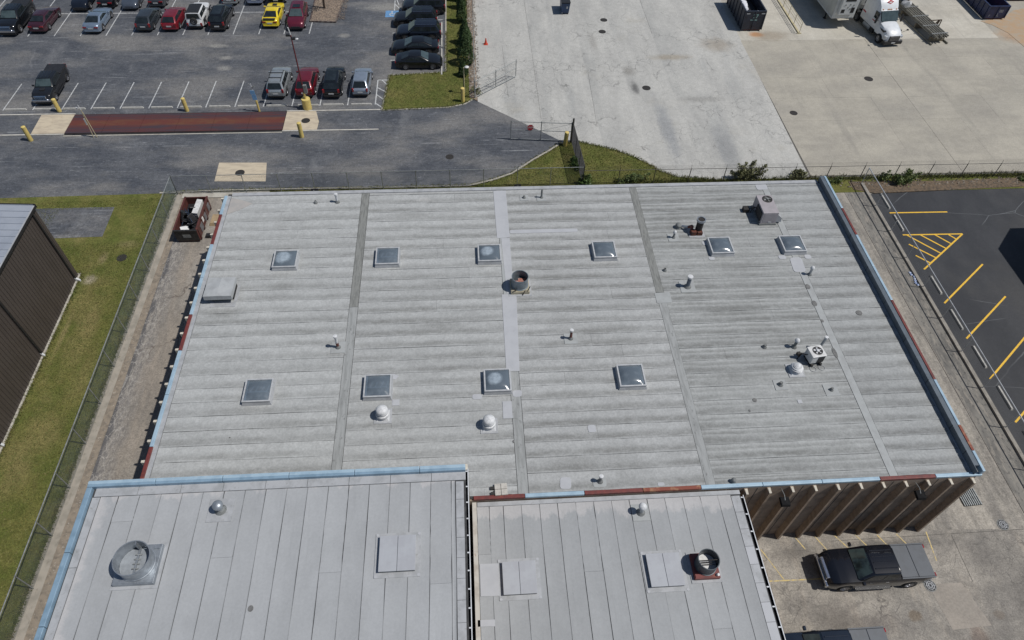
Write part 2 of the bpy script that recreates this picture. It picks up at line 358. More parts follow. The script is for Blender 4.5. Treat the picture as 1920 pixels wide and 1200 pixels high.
def dirt_mat():
    t = NT('packed_dirt')
    base = t.mix(t.ramp(t.noise(t.pos((.9,.22,1)), 1, 8, .65), .33, .68), (.275,.24,.2), (.175,.158,.138))
    base = t.mix(t.math('MULTIPLY', t.ramp(t.noise(t.pos((.5,.1,1), loc=(4,3,0)), 1, 5), .5, .68), .5), base, (.3,.28,.25))
    side = t.n('ShaderNodeSeparateXYZ'); t.l(t.n('ShaderNodeNewGeometry').outputs['Position'], side.inputs[0])
    wx = t.math('ADD', side.outputs[0], t.math('MULTIPLY', t.noise(t.pos((1,.3,1)), 1.4, 6), 1.6))
    edge = t.ramp(wx, -22.5, -21.3, 1., 0.)
    gr = t.mix(t.ramp(t.noise(t.pos((1.5,.5,1)), 3, 8, .85), .4, .62), (.13,.125,.125), (.3,.28,.25))
    base = t.mix(t.math('MULTIPLY', edge, .85), base, gr)
    base = t.mix(t.math('MULTIPLY', t.ramp(wx, -22.85, -22.55, 1., 0.), .8), base, (.075,.075,.08))
    ck3 = t.math('MULTIPLY', t.cracks(t.pos((1.4,.7,1)), 1.6, .05, .8, 1.5), edge)
    base = t.mix(t.math('MULTIPLY', ck3, .5), base, (.4,.38,.35))
    base = t.mix(t.math('MULTIPLY', t.ramp(t.noise(t.pos(), 6, 9, .85), .57, .7), .5), base, (.1,.09,.08))
    base = t.mix(t.math('MULTIPLY', t.cracks(t.pos((1,.6,1)), .4, .012, 1.6, .8), t.ramp(t.noise(t.pos((.2,.1,1)), 1, 3), .5, .62)), base, (.12,.1,.085))
    t.bump(t.noise(t.pos(), 10, 7, .75), .5, .03)
    return t.done(t.grain(base, .18, 10., 3.), .95)
def grass_mat():
    t = NT('mown_grass')
    base = t.mix(t.ramp(t.noise(t.pos(), .55, 8, .65), .35, .66), (.092,.108,.027), (.14,.135,.042))
    base = t.mix(t.math('MULTIPLY', t.ramp(t.noise(t.pos((1,.6,1)), .3, 6), .5, .7), .6), base, (.22,.18,.08))
    base = t.mix(t.math('MULTIPLY', t.ramp(t.noise(t.pos(), 9, 6, .8), .5, .66), .6), base, (.055,.07,.018))
    base = t.mix(t.math('MULTIPLY', t.ramp(t.noise(t.pos(loc=(5,5,0)), 4, 8, .8), .6, .72), .5), base, (.22,.19,.1))
    base = t.spots(base, [(-29.0,38.2,.7,.7,(.34,.3,.23),.8), (-28.7,40.5,.5,.9,(.26,.21,.12),.6), (-27.6,34.,.9,2.2,(.22,.18,.08),.6), (-26.6,29.,.8,3.,(.22,.18,.08),.5), (-29.2,33.,.3,3.,(.25,.2,.1),.6), (-28.2,22.,1.,2.,(.2,.165,.075),.5), (-27.2,42.,1.2,.6,(.24,.2,.1),.55)], 1.1, 2.)
    t.bump(t.noise(t.pos(), 16, 6, .8), .8, .05)
    return t.done(t.grain(base, .22, 8., 2.5), .95, spec=.15)
GM = dict(asphalt=asphalt_mat(), fresh=fresh_asphalt_mat(), old=old_concrete_mat(), slab=slab_mat('yard_slab', (.37,.345,.29), (.3,.28,.24)),
          slabl=slab_mat('yard_slab_pale', (.47,.445,.385), (.4,.375,.32)), apron=apron_mat(), dirt=dirt_mat(), grass=grass_mat(),
          base=pm('bare_ground', (.3,.28,.25), (.22,.2,.18), rough=.95, scale=.3, obj=False),
          gravel=pm('gravel', (.26,.2,.15), (.12,.095,.075), rough=.95, scale=6, obj=False, bump=.9, bs=16, lo=.4, hi=.6, layers=[((.42,.38,.33), 9, (1,1,1), .58, .68, .7)]),
          dark=pm('joint_filler', (.05,.048,.045), (.08,.075,.07), rough=.95, scale=3, obj=False),
          strip=pm('asphalt_strip', (.2,.19,.17), (.13,.125,.115), rough=.9, scale=1.2, stretch=(1,.25,1), obj=False, layers=[((.3,.27,.23), 3, (1.5,.3,1), .48, .66, .7), ((.07,.068,.065), 5, (1,.6,1), .52, .66, .7)]),
          debris=pm('leaf_litter', (.14,.1,.065), (.07,.055,.04), rough=.95, scale=5, obj=False, bump=.9, bs=12, layers=[((.3,.27,.22), 8, (1,1,1), .6, .7, .7)]),
          sand=pm('orange_sand', (.38,.265,.165), (.35,.29,.22), rough=.95, scale=1.2, obj=False))
def sheet(name, pts, z, mat, thick=.03, kind='structure', parent=None):
    o = MB().prism([p[:2] for p in pts], z-thick, z).build(name, mat, parent)
    if kind: o['kind'] = kind
    return o
def stripe(name, p, q, w, z, mat, parent):
    p = Vector(p[:2]); q = Vector(q[:2]); d = (q-p).normalized(); n = Vector((-d.y, d.x))*w/2
    return MB().prism([tuple(p+n), tuple(p-n), tuple(q-n), tuple(q+n)], z-.003, z).build(name, mat, parent)

# ------------------------------------------------------------------ ground sheets
sheet('ground', [(-1500,-1500),(1500,-1500),(1500,1500),(-1500,1500)], -.06, GM['base'], .05)
verge_edge = [(0.20, 48.23), (2.35, 48.96), (4.06, 49.79), (6.14, 51.71), (7.74, 53.00), (8.68, 53.86)]
yard_edge = [(9.37, 54.17), (10.64, 54.30), (12.80, 53.41), (14.21, 52.72), (15.55, 51.80), (16.40, 50.99), (17.62, 49.64), (18.92, 48.84), (22.23, 48.36)]
lot_edge = [(-39.39, 48.00), (-26.27, 48.16), (-20.48, 48.31), (-8.16, 48.23)]
corner = (1.31, 61.22, 0.00)
lot = sheet('asphalt_lot', [(-150,47.1)]+lot_edge+verge_edge+[yard_edge[0], corner, (1.15,63), (1.4,140), (-150,140)], 0., GM['asphalt'])
yard = sheet('concrete_yard', [corner]+yard_edge+[(31.0,48.3),(31.3,72.3),(31.6,140),(1.4,140),(1.15,63)], .004, GM['old'])
# joints sawn in the old yard, as thin recessed-looking dark fillers
for p, q in (((7.62,140),(7.5,70)), ((7.5,70),(7.42,58)), ((13.1,66),(12.75,57)), ((21.9,140),(21.45,74)), ((4.35,72),(4.42,62))):
    stripe('slab_joint', p, q, .022, .0075, GM['dark'], yard)
base = sheet('slab_bed', [(30.9,48.2),(140,48.2),(140,140),(31.2,140)], -.02, pm('sanded_joint', (.13,.125,.11), (.09,.085,.08), rough=.95, scale=1.5, obj=False))
xs = [31.2,37.8,41.7,45.6,49.5,53.5,57.5,61.5,65.5,69.5,73.5,77.5]; ys = [48.6,53.1,57,60.9,64.7,68.5,72.3,76.2,80,84]
for i in range(len(xs)-1):
    for j in range(len(ys)-1):
        g = .003; big = .014
        a, b = xs[i]+(big if i in (0,3) else g), xs[i+1]-(big if i == 2 else g); c, d = ys[j]+(big if (ys[j] == 60.9 and i < 4) or ys[j] == 72.3 else g), ys[j+1]-g
        pale = ys[j] > 72 and xs[i] < 61
        o = MB().box(a, b, c, d, -.05, .006+random.uniform(-.004,.004)).build('concrete_slab', GM['slabl' if pale else 'slab'], base)
sheet('far_concrete', [(31.2,84.02),(140,84.02),(140,140),(31.4,140)], .002, GM['slab'])
sheet('sand_spill', [(61.23, 76.13), (62.22, 75.24), (63.19, 73.38), (63.31, 71.82), (63.49, 69.84), (66.46, 71.17), (70.77, 79.89), (66.67, 78.62), (64.38, 76.84)], .03, GM['sand'], .02, 'stuff')

lawn = sheet('lawn', [(-150,47.05)]+lot_edge[:2]+[(-24.95,48.0),(-24.95,-30),(-150,-30)], .02, GM['grass'])
sheet('asphalt_pad', [(-36.26, 46.54), (-29.57, 46.53), (-29.50, 42.96), (-34.94, 42.86)], .035, GM['asphalt'])
sheet('mow_strip', [(-24.95,48.1),(-24.95,-30),(-24.25,-30),(-24.25,48.1)], .05, pm('mow_concrete', (.33,.3,.255), (.25,.23,.195), rough=.9, scale=1.3, obj=False, layers=[((.17,.15,.12), 5, (1,.5,1), .56, .72, .6)]), .1)
sheet('gravel_edge', [(-24.25,47.4),(-24.25,-30),(-23.75,-30),(-23.75,47.4)], .03, pm('tan_soil', (.25,.21,.165), (.18,.155,.125), rough=.95, scale=3, obj=False, bump=.7, bs=14, layers=[((.4,.37,.32), 8, (1,1,1), .62, .7, .7), ((.1,.085,.07), 6, (1,1,1), .6, .7, .6)]), .05)
sheet('dirt_drive', [(-23.75,47.4),(-23.75,-30),(-16.9,-30),(-16.9,47.4)], .01, GM['dirt'], .03)
sheet('yard_curb', [(-24.25,48.1),(-24.25,47.4),(-17,47.4),(-17,48.1)], .1, M['curb'], .15)
verge = sheet('grass_verge', [(-24.95,48.1)]+lot_edge[1:]+verge_edge+yard_edge+[(31,48.3),(70,48.3),(70,46.2),(27.5,46.2),(27.5,40.4),(-17,40.4),(-17,48.1)], .03, GM['grass'], .05)
def kerb(name, pts, w=.16, h=.1, mat=None):
    m = MB()
    for i in range(len(pts)-1):
        p = Vector(pts[i][:2]); q = Vector(pts[i+1][:2]); d = (q-p).normalized(); n = Vector((-d.y,d.x))*w/2
        m.prism([tuple(p+n), tuple(p-n), tuple(q-n), tuple(q+n)], -.02, h+i*.0005)
    o = m.build(name, mat or M['curb']); o['kind'] = 'structure'; return o
kerb('kerb', lot_edge[1:]+verge_edge)
sheet('litter_bank', [(34.31, 47.65), (36.77, 47.56), (42.72, 47.44), (51.46, 47.67), (54.48, 47.57), (53.83, 46.46), (50.27, 46.43), (36.12, 45.97), (34.39, 46.54)], .06, GM['debris'], .08)
alley = sheet('alley_concrete', [(13,-40),(80,-40),(80,14),(35.85,14),(35.85,47.2),(26,47.2),(26,16),(13,16)], .004, GM['apron'])
lanem = NT('alley_lane')
b_ = lanem.mix(lanem.ramp(lanem.noise(lanem.pos((.7,.1,1)), 1, 9, .68), .36, .64), (.34,.312,.268), (.185,.172,.155))
b_ = lanem.mix(lanem.math('MULTIPLY', lanem.ramp(lanem.noise(lanem.pos((1.1,.3,1), loc=(3,4,0)), 1, 8, .75), .5, .66), .55), b_, (.12,.112,.1))
b_ = lanem.mix(lanem.math('MULTIPLY', lanem.ramp(lanem.noise(lanem.pos(), 5, 9, .88), .5, .68), .5), b_, (.1,.095,.085))
b_ = lanem.mix(lanem.math('MULTIPLY', lanem.ramp(lanem.noise(lanem.pos((1,.6,1), loc=(1,1,0)), 3, 9, .85), .58, .7), .4), b_, (.45,.41,.35))
lanem.bump(lanem.noise(lanem.pos(), 9, 7, .75), .4, .03)
sheet('alley_lane', [(26.6,47.1),(26.6,15.4),(33.45,15.1),(33.45,47.1)], .0075, lanem.done(lanem.grain(b_, .22, 10., 3.), .92), .01)
sheet('asphalt_strip', [(33.55,47.0),(33.6,13),(35.35,13),(35.35,47.0)], .009, GM['strip'], .01)
stripe('slab_joint', (33.45,47), (33.55,13), .05, .010, GM['dark'], alley)
for p, q in (((21,15),(33.4,15.1)), ((28.3,12.2),(28.35,15))):
    stripe('slab_joint', p, q, .022, .009, GM['dark'], alley)
sheet('patched_slab', [(25.6,12.2),(27.6,12.2),(28.2,9.8),(25.9,9.7)], .0085, slab_mat('patch_slab', (.32,.285,.245), (.25,.225,.195)), .004)
rlot = sheet('sealed_lot', [(35.71, 45.91), (50.27, 46.43)]+[(140,46.8),(140,14.2),(35.55,14.2)], .008, GM['fresh'])
kerb('lot_kerb', [(35.45,47.3),(35.4,13.6)], .26, .16, pm('grey_kerb', (.3,.28,.245), (.22,.205,.18), rough=.9, scale=1.5, obj=False, layers=[((.13,.12,.1), 5, (1,.5,1), .55, .7, .6)]))
for a, b in (((36.42, 43.41),(41.58, 43.35)), ((36.41, 40.66),(41.61, 40.59)), ((41.61, 40.59),(36.46, 36.67)), ((36.76, 40.62),(38.69, 38.38)), ((37.93, 40.60),(39.37, 38.94)),
             ((39.16, 40.60),(40.04, 39.49)), ((40.34, 40.58),(40.76, 39.99)), ((36.45, 39.55),(38.03, 37.91)), ((36.46, 38.24),(37.29, 37.36)),
             ((41.57, 37.04),(36.46, 33.07)), ((41.65, 33.55),(36.52, 29.60)), ((41.04, 29.55),(36.45, 25.96)), ((41.06, 25.79),(36.41, 22.43))):
    w = .13
    stripe('parking_line', a, b, w, .013 + .0003*(abs(a[0]*7)%4), M['yline'], rlot)
for a, b in (((36.57, 45.90),(36.65, 43.85)), ((36.63, 43.10),(36.64, 41.09)), ((36.62, 36.03),(36.63, 33.89)), ((36.56, 32.45),(36.64, 30.35)), ((36.60, 28.95),(36.66, 26.83)), ((36.61, 25.41),(36.72, 23.32)), ((36.58, 21.86),(36.61, 19.69))):
    p, q = Vector(a), Vector(b); L = min((q-p).length, 2.0); mid = (p+q)/2
    STOPS.append((mid.x, mid.y, math.pi/2, L, 'dark lot'))

# painted markings of the big lot
LX = [-49.6,-46.85,-44.1,-41.35,-38.65,-35.93,-33.2,-30.5,-27.8,-25.1,-22.33,-19.6,-16.85,-14.15,-11.45]
for x in LX[1:]: stripe('parking_line', (x-.02,60.9), (x+.05,65.5), .1, .004, M['whiteline'], lot)
for x in [-52.4]+LX[:13]: stripe('parking_line', (x,74.75), (x+.08,85.2 if x < -20 else 80.0), .1, .004, M['whiteline'], lot)
stripe('parking_line', (-53,79.7), (-17,79.72), .1, .0045, M['whiteline'], lot)
for k, (a, b) in enumerate((((-8.76, 65.31),(-8.77, 60.94)), ((-8.76, 65.31),(-7.67, 65.29)), ((-8.36, 65.30),(-7.78, 64.44)), ((-8.77, 63.97),(-7.83, 63.11)), ((-8.75, 62.66),(-7.96, 61.75)), ((-8.74, 61.15),(-8.10, 60.46)))):
    stripe('parking_line', a, b, .11, .004+.0004*k, M['whiteline'], lot)
for k, (a, b) in enumerate((((-7.74, 82.38),(-7.71, 78.81)), ((-7.71, 83.17),(-7.25, 81.20)), ((-6.88, 82.89),(-6.58, 81.58)), ((-7.69, 81.34),(-6.89, 79.80)), ((-7.67, 69.07),(-6.88, 69.06)), ((-2.60, 69.44),(-2.14, 69.43)), ((-7.70, 74.73),(-7.23, 74.72)), ((-2.61, 71.95),(-2.14, 71.94)), ((-2.75, 77.59),(-2.14, 77.61)), ((-2.60, 69.07),(-2.14, 69.06)))):
    stripe('parking_line', a, b, .11, .004+.0004*k, M['whiteline'], lot)
blue = pm('blue_marking_paint', (.12,.28,.5), (.1,.2,.36), rough=.7, scale=4, obj=False)
hx, hy = (-7.96, 79.06, 0.00)[:2]
o = MB().box(hx-.75,hx+.75,hy-.75,hy+.75,.001,.005).build('accessible_bay_marking', blue, lot)
m = MB(); pts = [(hx+.3*math.cos(a)+.05, hy+.3*math.sin(a)-.12) for a in [math.radians(d) for d in range(100,380,25)]]
for i in range(len(pts)-1):
    p, q = Vector(pts[i]), Vector(pts[i+1]); d = (q-p).normalized(); n = Vector((-d.y,d.x))*.055
    m.prism([tuple(p+n),tuple(p-n),tuple(q-n),tuple(q+n)], .006, .008+.0002*i)
m.box(hx-.06,hx+.04,hy-.05,hy+.4,.006,.0085); m.box(hx-.06,hx+.32,hy+.0,hy+.09,.006,.0089); m.box(hx-.1,hx+.08,hy+.45,hy+.6,.006,.0083)
m.build('wheelchair_symbol', M['whiteline'], o)
for k in range(13):
    x = -42.95+2.735*k
    if -17 < x < -14: x += .3
    STOPS.append((x, 60.95, 0, 2.05, 'scale'))
for y in (67.2,70.0,72.9,75.7): STOPS.append((-2.25, y, math.pi/2, 2.4, 'grass'))

isl = sheet('grass_island', [(-7.58, 66.03), (-1.75, 66.55)]+[(-1.5,140),(1.0,140)]+[(0.96, 70.28), (0.92, 62.64), (1.00, 61.69), (-0.03, 60.79), (-1.61, 60.29), (-8.02, 59.92)], .06, GM['grass'], .1)
kerb('island_kerb', [(-1.6,140)]+[(-1.81, 66.60), (-7.64, 66.08), (-8.06, 59.88), (-1.61, 60.21), (0.02, 60.72), (1.06, 61.69)], .12, .07)
sheet('rock_border', [(.55,61.8),(1.35,61.2),(1.75,140),(1.05,140)], .08, GM['gravel'], .1)
sheet('gravel_island', [(-17.00, 77.38, 0.00), (-14.21, 77.15, 0.00), (-12.6,95), (-17.2,95)], .12, GM['gravel'], .16)
kerb('island_edging', [(-17.2,95), (-17.03, 77.36, 0.00), (-14.18, 77.12, 0.00), (-12.6,95)], .14, .15, pm('dark_edging', (.06,.04,.04), (.16,.14,.12), rough=.9, scale=3, obj=False))

# truck scale: pit, steel deck plates, concrete approach pads, edge beams
sc = empty('truck_scale', (-27.2,58.4,0), 0, 'long rust red steel truck scale deck set in the asphalt between two tan pads', 'truck scale')
so = (-27.2,58.4,0)
deckm = NT('scale_deck_steel')
b1 = deckm.mix(deckm.ramp(deckm.noise(deckm.pos((.25,2.2,1)), 1, 7), .38, .62), (.1,.036,.036), (.06,.042,.052))
sep = deckm.n('ShaderNodeSeparateXYZ'); deckm.l(deckm.n('ShaderNodeNewGeometry').outputs['Position'], sep.inputs[0])
yy = deckm.math('ABSOLUTE', deckm.math('SUBTRACT', sep.outputs[1], 58.55))
mid = deckm.ramp(deckm.math('ADD', yy, deckm.math('MULTIPLY', deckm.noise(deckm.pos((.3,2,1)), 1, 5), .5)), .5, .95, 1., 0.)
b1 = deckm.mix(mid, b1, deckm.mix(deckm.ramp(deckm.noise(deckm.pos((.4,1.2,1)), 1, 8), .4, .66), (.135,.04,.03), (.15,.065,.035)))
deckm = deckm.done(b1, .65, .25)
MB().box(-37.2,-17.15,56.75,60.05,-.02,.006).build('pit', pm('pit_dark', (.012,.01,.01), (.02,.018,.016), scale=3), sc, off=so)
n = 6
for i in range(n):
    a = -37.12+i*(19.9/n); MB().box(a+.012, a+19.9/n-.012, 57.0, 59.92, .01, .045+random.uniform(0,.004)).build('deck_plate', deckm, sc, off=so)
tanp = pm('tan_concrete', (.5,.43,.32), (.4,.34,.26), rough=.85, scale=1.5, obj=False, stretch=(.5,1.5,1), layers=[((.3,.22,.14), 4, (.5,1,1), .58, .74, .6)])
MB().prism([(-40.1,57.0),(-37.14,57.0),(-37.14,60.0),(-40.2,60.0)], -.02, .05).build('approach_pad', tanp, sc, off=so)
MB().prism([(-17.18,56.9),(-14.0,56.9),(-13.95,58.2),(-14.4,59.9),(-17.18,59.9)], -.02, .05).build('approach_pad', tanp, sc, off=so)
wc = pm('white_beam', (.55,.53,.48), (.42,.4,.36), rough=.8, scale=2, obj=False)
for x0, x1, y in ((-62,-37.1,60.1), (-62,-37.1,56.86), (-17.2,-8.2,60.0), (-17.2,-8.2,56.78), (-37.1,-17.2,56.62)):
    MB().box(x0, x1, y-.06, y+.06, -.02, .07 if y != 56.62 else .03).build('edge_beam', wc if y != 56.62 else M['curb'], sc, off=so)
sheet('tan_pad', [(-22.12, 52.24), (-17.91, 52.10), (-17.59, 49.49), (-22.01, 49.64)], .008, tanp, .01)

# ------------------------------------------------------------------ building materials
def roof_mat(name, light, dark, amount, two=False):
    t = NT(name)
    uv = t.n('ShaderNodeUVMap'); sp = t.n('ShaderNodeSeparateXYZ'); t.l(uv.outputs[0], sp.inputs[0]); v = sp.outputs[1]
    wob = t.math('MULTIPLY_ADD', t.noise(t.pos((.5,1.4,1)), 1, 7, .7), .36, -.18)
    vv = t.math('ADD', v, wob)
    band = t.math('MULTIPLY', t.ramp(vv, -.02, .16), t.ramp(vv, .26, .66, 1., 0.))
    if two:
        b2 = t.math('MULTIPLY', t.ramp(vv, .58, .68), t.ramp(vv, .74, .92, 1., 0.))
        band = t.math('MAXIMUM', band, t.math('MULTIPLY', b2, .75))
    pat = t.ramp(t.noise(t.pos((.16,.35,1)), 1, 5, .6), .34, .66, .42, 1.)
    fine = t.ramp(t.noise(t.pos((1.2,3.,1)), 1, 9, .8), .3, .66, .4, 1.)
    f = t.math('MULTIPLY', t.math('MULTIPLY', band, pat), t.math('MULTIPLY', fine, amount))
    col = t.mix(t.ramp(t.noise(t.pos((.5,1.5,1)), 1, 7), .35, .68), light, tuple(x*.9 for x in light))
    col = t.mix(f, col, dark)
    blot = t.ramp(t.noise(t.pos((.22,.3,1), loc=(5,2,0)), 1, 6), .55, .75)
    col = t.mix(t.math('MULTIPLY', blot, .3*amount), col, dark)
    spk = t.ramp(t.noise(t.pos(), 6, 8, .85), .66, .76)
    col = t.mix(t.math('MULTIPLY', spk, .35), col, tuple(x*.55 for x in dark))
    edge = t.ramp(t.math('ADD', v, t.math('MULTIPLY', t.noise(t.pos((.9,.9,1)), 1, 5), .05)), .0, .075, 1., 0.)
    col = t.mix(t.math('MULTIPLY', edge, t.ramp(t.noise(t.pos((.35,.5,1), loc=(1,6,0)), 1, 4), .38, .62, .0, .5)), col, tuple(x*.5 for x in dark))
    col = t.spots(col, [(-12.,30.9,1.6,.6,dark,.5), (-15.2,28.6,1.5,.5,dark,.6), (-10.5,20.6,2.2,.5,dark,.45), (-2.,27.2,2.4,.45,dark,.4), (5.5,21.8,2.6,.5,dark,.5), (8.8,26.6,2.,.4,dark,.4), (5.2,17.6,2.4,.5,dark,.4), (16.5,27.6,3.2,.7,dark,.5), (18.,31.4,2.4,.6,dark,.45), (15.5,22.6,2.6,.6,dark,.5), (18.5,18.6,2.6,.5,dark,.4), (24.4,24.4,1.4,.6,dark,.4), (-4.,37.3,2.4,.4,dark,.45), (7.,36.6,2.6,.4,dark,.45), (17.5,37.,3.,.5,dark,.5), (-3.2,38.9,1.,.4,(.4,.4,.39),.5)], 1.2, 1.8)
    oi = t.n('ShaderNodeObjectInfo'); hs = t.n('ShaderNodeHueSaturation')
    t.l(t.math('MULTIPLY_ADD', oi.outputs['Random'], .1, .95), hs.inputs['Value']); t.l(col, hs.inputs['Color'])
    t.bump(t.noise(t.pos((1,3,1)), 5, 6, .7), .15, .03)
    return t.done(t.grain(hs.outputs[0], .1, 9., 3.), .72, spec=.35)
def flat_roof_mat(name, light, wash):
    t = NT(name)
    col = t.mix(t.ramp(t.noise(t.pos((.6,.3,1)), 1, 7), .35, .68), light, tuple(x*.91 for x in light))
    g = t.n('ShaderNodeSeparateXYZ'); t.l(t.n('ShaderNodeNewGeometry').outputs['Position'], g.inputs[0])
    y0, x0 = wash
    ed = t.math('ADD', g.outputs[1], t.math('MULTIPLY', t.noise(t.pos((.8,.35,1)), 1.3, 6, .7), 2.2))
    pale = t.ramp(ed, y0, y0+.25)
    if x0 is not None:
        ex = t.math('SUBTRACT', g.outputs[0], t.math('MULTIPLY', t.noise(t.pos((.5,.6,1), loc=(3,3,0)), 1.3, 6, .7), 2.0))
        pale = t.math('MAXIMUM', pale, t.ramp(ex, x0-.35, x0, 1., 0.))
    col = t.mix(t.math('MULTIPLY', pale, .55), col, (.47,.455,.45))
    col = t.mix(t.math('MULTIPLY', t.ramp(t.noise(t.pos((3,.3,1)), 1, 8, .7), .56, .72), .3), col, tuple(x*.72 for x in light))
    uv = t.n('ShaderNodeUVMap'); sp = t.n('ShaderNodeSeparateXYZ'); t.l(uv.outputs[0], sp.inputs[0])
    edge = t.ramp(t.math('ADD', sp.outputs[1], t.math('MULTIPLY', t.noise(t.pos((.9,.9,1)), 1, 5), .06)), .02, .08, 1., 0.)
    col = t.mix(t.math('MULTIPLY', edge, .45), col, tuple(x*.35 for x in light))
    oi = t.n('ShaderNodeObjectInfo'); hs = t.n('ShaderNodeHueSaturation')
    t.l(t.math('MULTIPLY_ADD', oi.outputs['Random'], .07, .965), hs.inputs['Value']); t.l(col, hs.inputs['Color'])
    t.bump(t.noise(t.pos((3,1,1)), 4, 6, .7), .12, .03)
    return t.done(t.grain(hs.outputs[0], .035, 9., 2.), .7, spec=.35)
RF = [roof_mat('roof_sheet_pale', (.375,.385,.382), (.2,.203,.196), .85), roof_mat('roof_sheet', (.365,.374,.371), (.19,.192,.185), .9),
      roof_mat('roof_sheet_mid', (.36,.368,.366), (.18,.182,.175), 1.), roof_mat('roof_sheet_dirty', (.335,.345,.341), (.155,.158,.152), 1., True),
      roof_mat('roof_sheet_right', (.32,.33,.328), (.16,.163,.159), .95)]
RL = flat_roof_mat('roof_sheet_left_block', (.345,.356,.366), (16.0,-17.6)); RR = flat_roof_mat('roof_sheet_right_block', (.318,.329,.337), (15.7,None))
MM = dict(
 joint=pm('joint_cover', (.3,.31,.308), (.23,.238,.235), rough=.75, scale=2, stretch=(3,.4,1), obj=False, layers=[((.1,.1,.1), 6, (1,.6,1), .56, .72, .6)]),
 jointd=pm('joint_cover_dirty', (.21,.215,.205), (.145,.15,.143), rough=.8, scale=3, stretch=(3,.4,1), obj=False, layers=[((.24,.24,.22), 7, (1,.6,1), .55, .7, .6)]),
 patch=pm('new_patch', (.4,.41,.43), (.37,.38,.4), rough=.65, scale=1.2, obj=False, layers=[((.3,.31,.32), 5, (1,.5,1), .6, .75, .4)]),
 patcho=pm('old_patch', (.33,.345,.345), (.29,.3,.3), rough=.7, scale=2, obj=False),
 deck=pm('roof_underlay', (.035,.035,.037), (.06,.06,.06), rough=.9, scale=4, obj=False),
 flash=pm('edge_flashing', (.36,.37,.385), (.29,.3,.31), rough=.6, scale=2, obj=False, layers=[((.2,.2,.19), 6, (1,1,1), .58, .72, .5)]),
 blue=pm('pale_blue_coping', (.34,.46,.55), (.28,.39,.48), rough=.45, metal=.1, scale=2, obj=False, layers=[((.42,.5,.55), 5, (1,1,1), .56, .72, .5), ((.2,.24,.27), 9, (1,1,1), .62, .75, .5)]),
 slate=pm('shaded_slate', (.1,.125,.15), (.08,.1,.12), rough=.6, scale=2, obj=False),  # right parapet's shaded inner side, painted in as a darker tone
 blued=pm('blue_coping_deep', (.22,.325,.42), (.17,.26,.34), rough=.45, metal=.1, scale=2, obj=False, layers=[((.3,.4,.48), 5, (1,1,1), .58, .72, .4)]),
 red=pm('red_primer_coping', (.16,.035,.03), (.11,.028,.026), rough=.55, scale=3, obj=False, layers=[((.28,.09,.035), 5, (1,1,1), .58, .72, .5)]),
 redr=pm('rusty_coping', (.2,.055,.035), (.3,.15,.085), rough=.75, scale=2.2, obj=False, lo=.48, hi=.62),
 wall=pm('brown_precast', (.27,.215,.17), (.2,.16,.128), rough=.9, scale=2, obj=False, bump=.5, bs=40, layers=[((.09,.07,.055), 3, (1,1,.2), .55, .72, .5)]),
 rib=pm('precast_rib', (.33,.255,.19), (.25,.195,.145), rough=.9, scale=3, obj=False, bump=.3, layers=[((.1,.08,.06), 4, (1,1,.2), .58, .72, .4)]),
 ribc=pm('precast_rib_cream', (.56,.52,.44), (.45,.42,.36), rough=.85, scale=3, obj=False),
 gut=pm('gutter_inside', (.02,.02,.021), (.035,.033,.03), rough=.8, scale=5, obj=False),
 strap=pm('white_strap', (.6,.62,.64), (.5,.51,.53), rough=.5, scale=5, obj=False),
 white=pm('white_vent_metal', (.6,.61,.62), (.46,.47,.48), rough=.55, scale=6),
 black=pm('matt_black', (.012,.012,.013), (.018,.018,.018), rough=.95, scale=5, spec=.1),
 unit=pm('unit_beige', (.34,.315,.33), (.3,.28,.29), rough=.5, scale=3),
 unitw=pm('unit_white', (.62,.62,.61), (.52,.52,.51), rough=.5, scale=4),
 coil=pm('condenser_coil', (.03,.03,.032), (.015,.015,.016), rough=.7, scale=30),
 lead=pm('pipe_boot', (.2,.21,.21), (.13,.135,.13), rough=.7, scale=9),
 rpipe=pm('rusted_flue', (.16,.06,.045), (.09,.035,.03), rough=.8, scale=6),
 alu=pm('skylight_frame', (.52,.53,.54), (.42,.43,.44), rough=.4, metal=.2, scale=4),
 truss=pm('truss_paint', (.55,.6,.65), (.45,.5,.55), rough=.6, scale=4),
 inside=pm('interior_dark', (.03,.037,.045), (.05,.06,.07), rough=.8, scale=2),
)
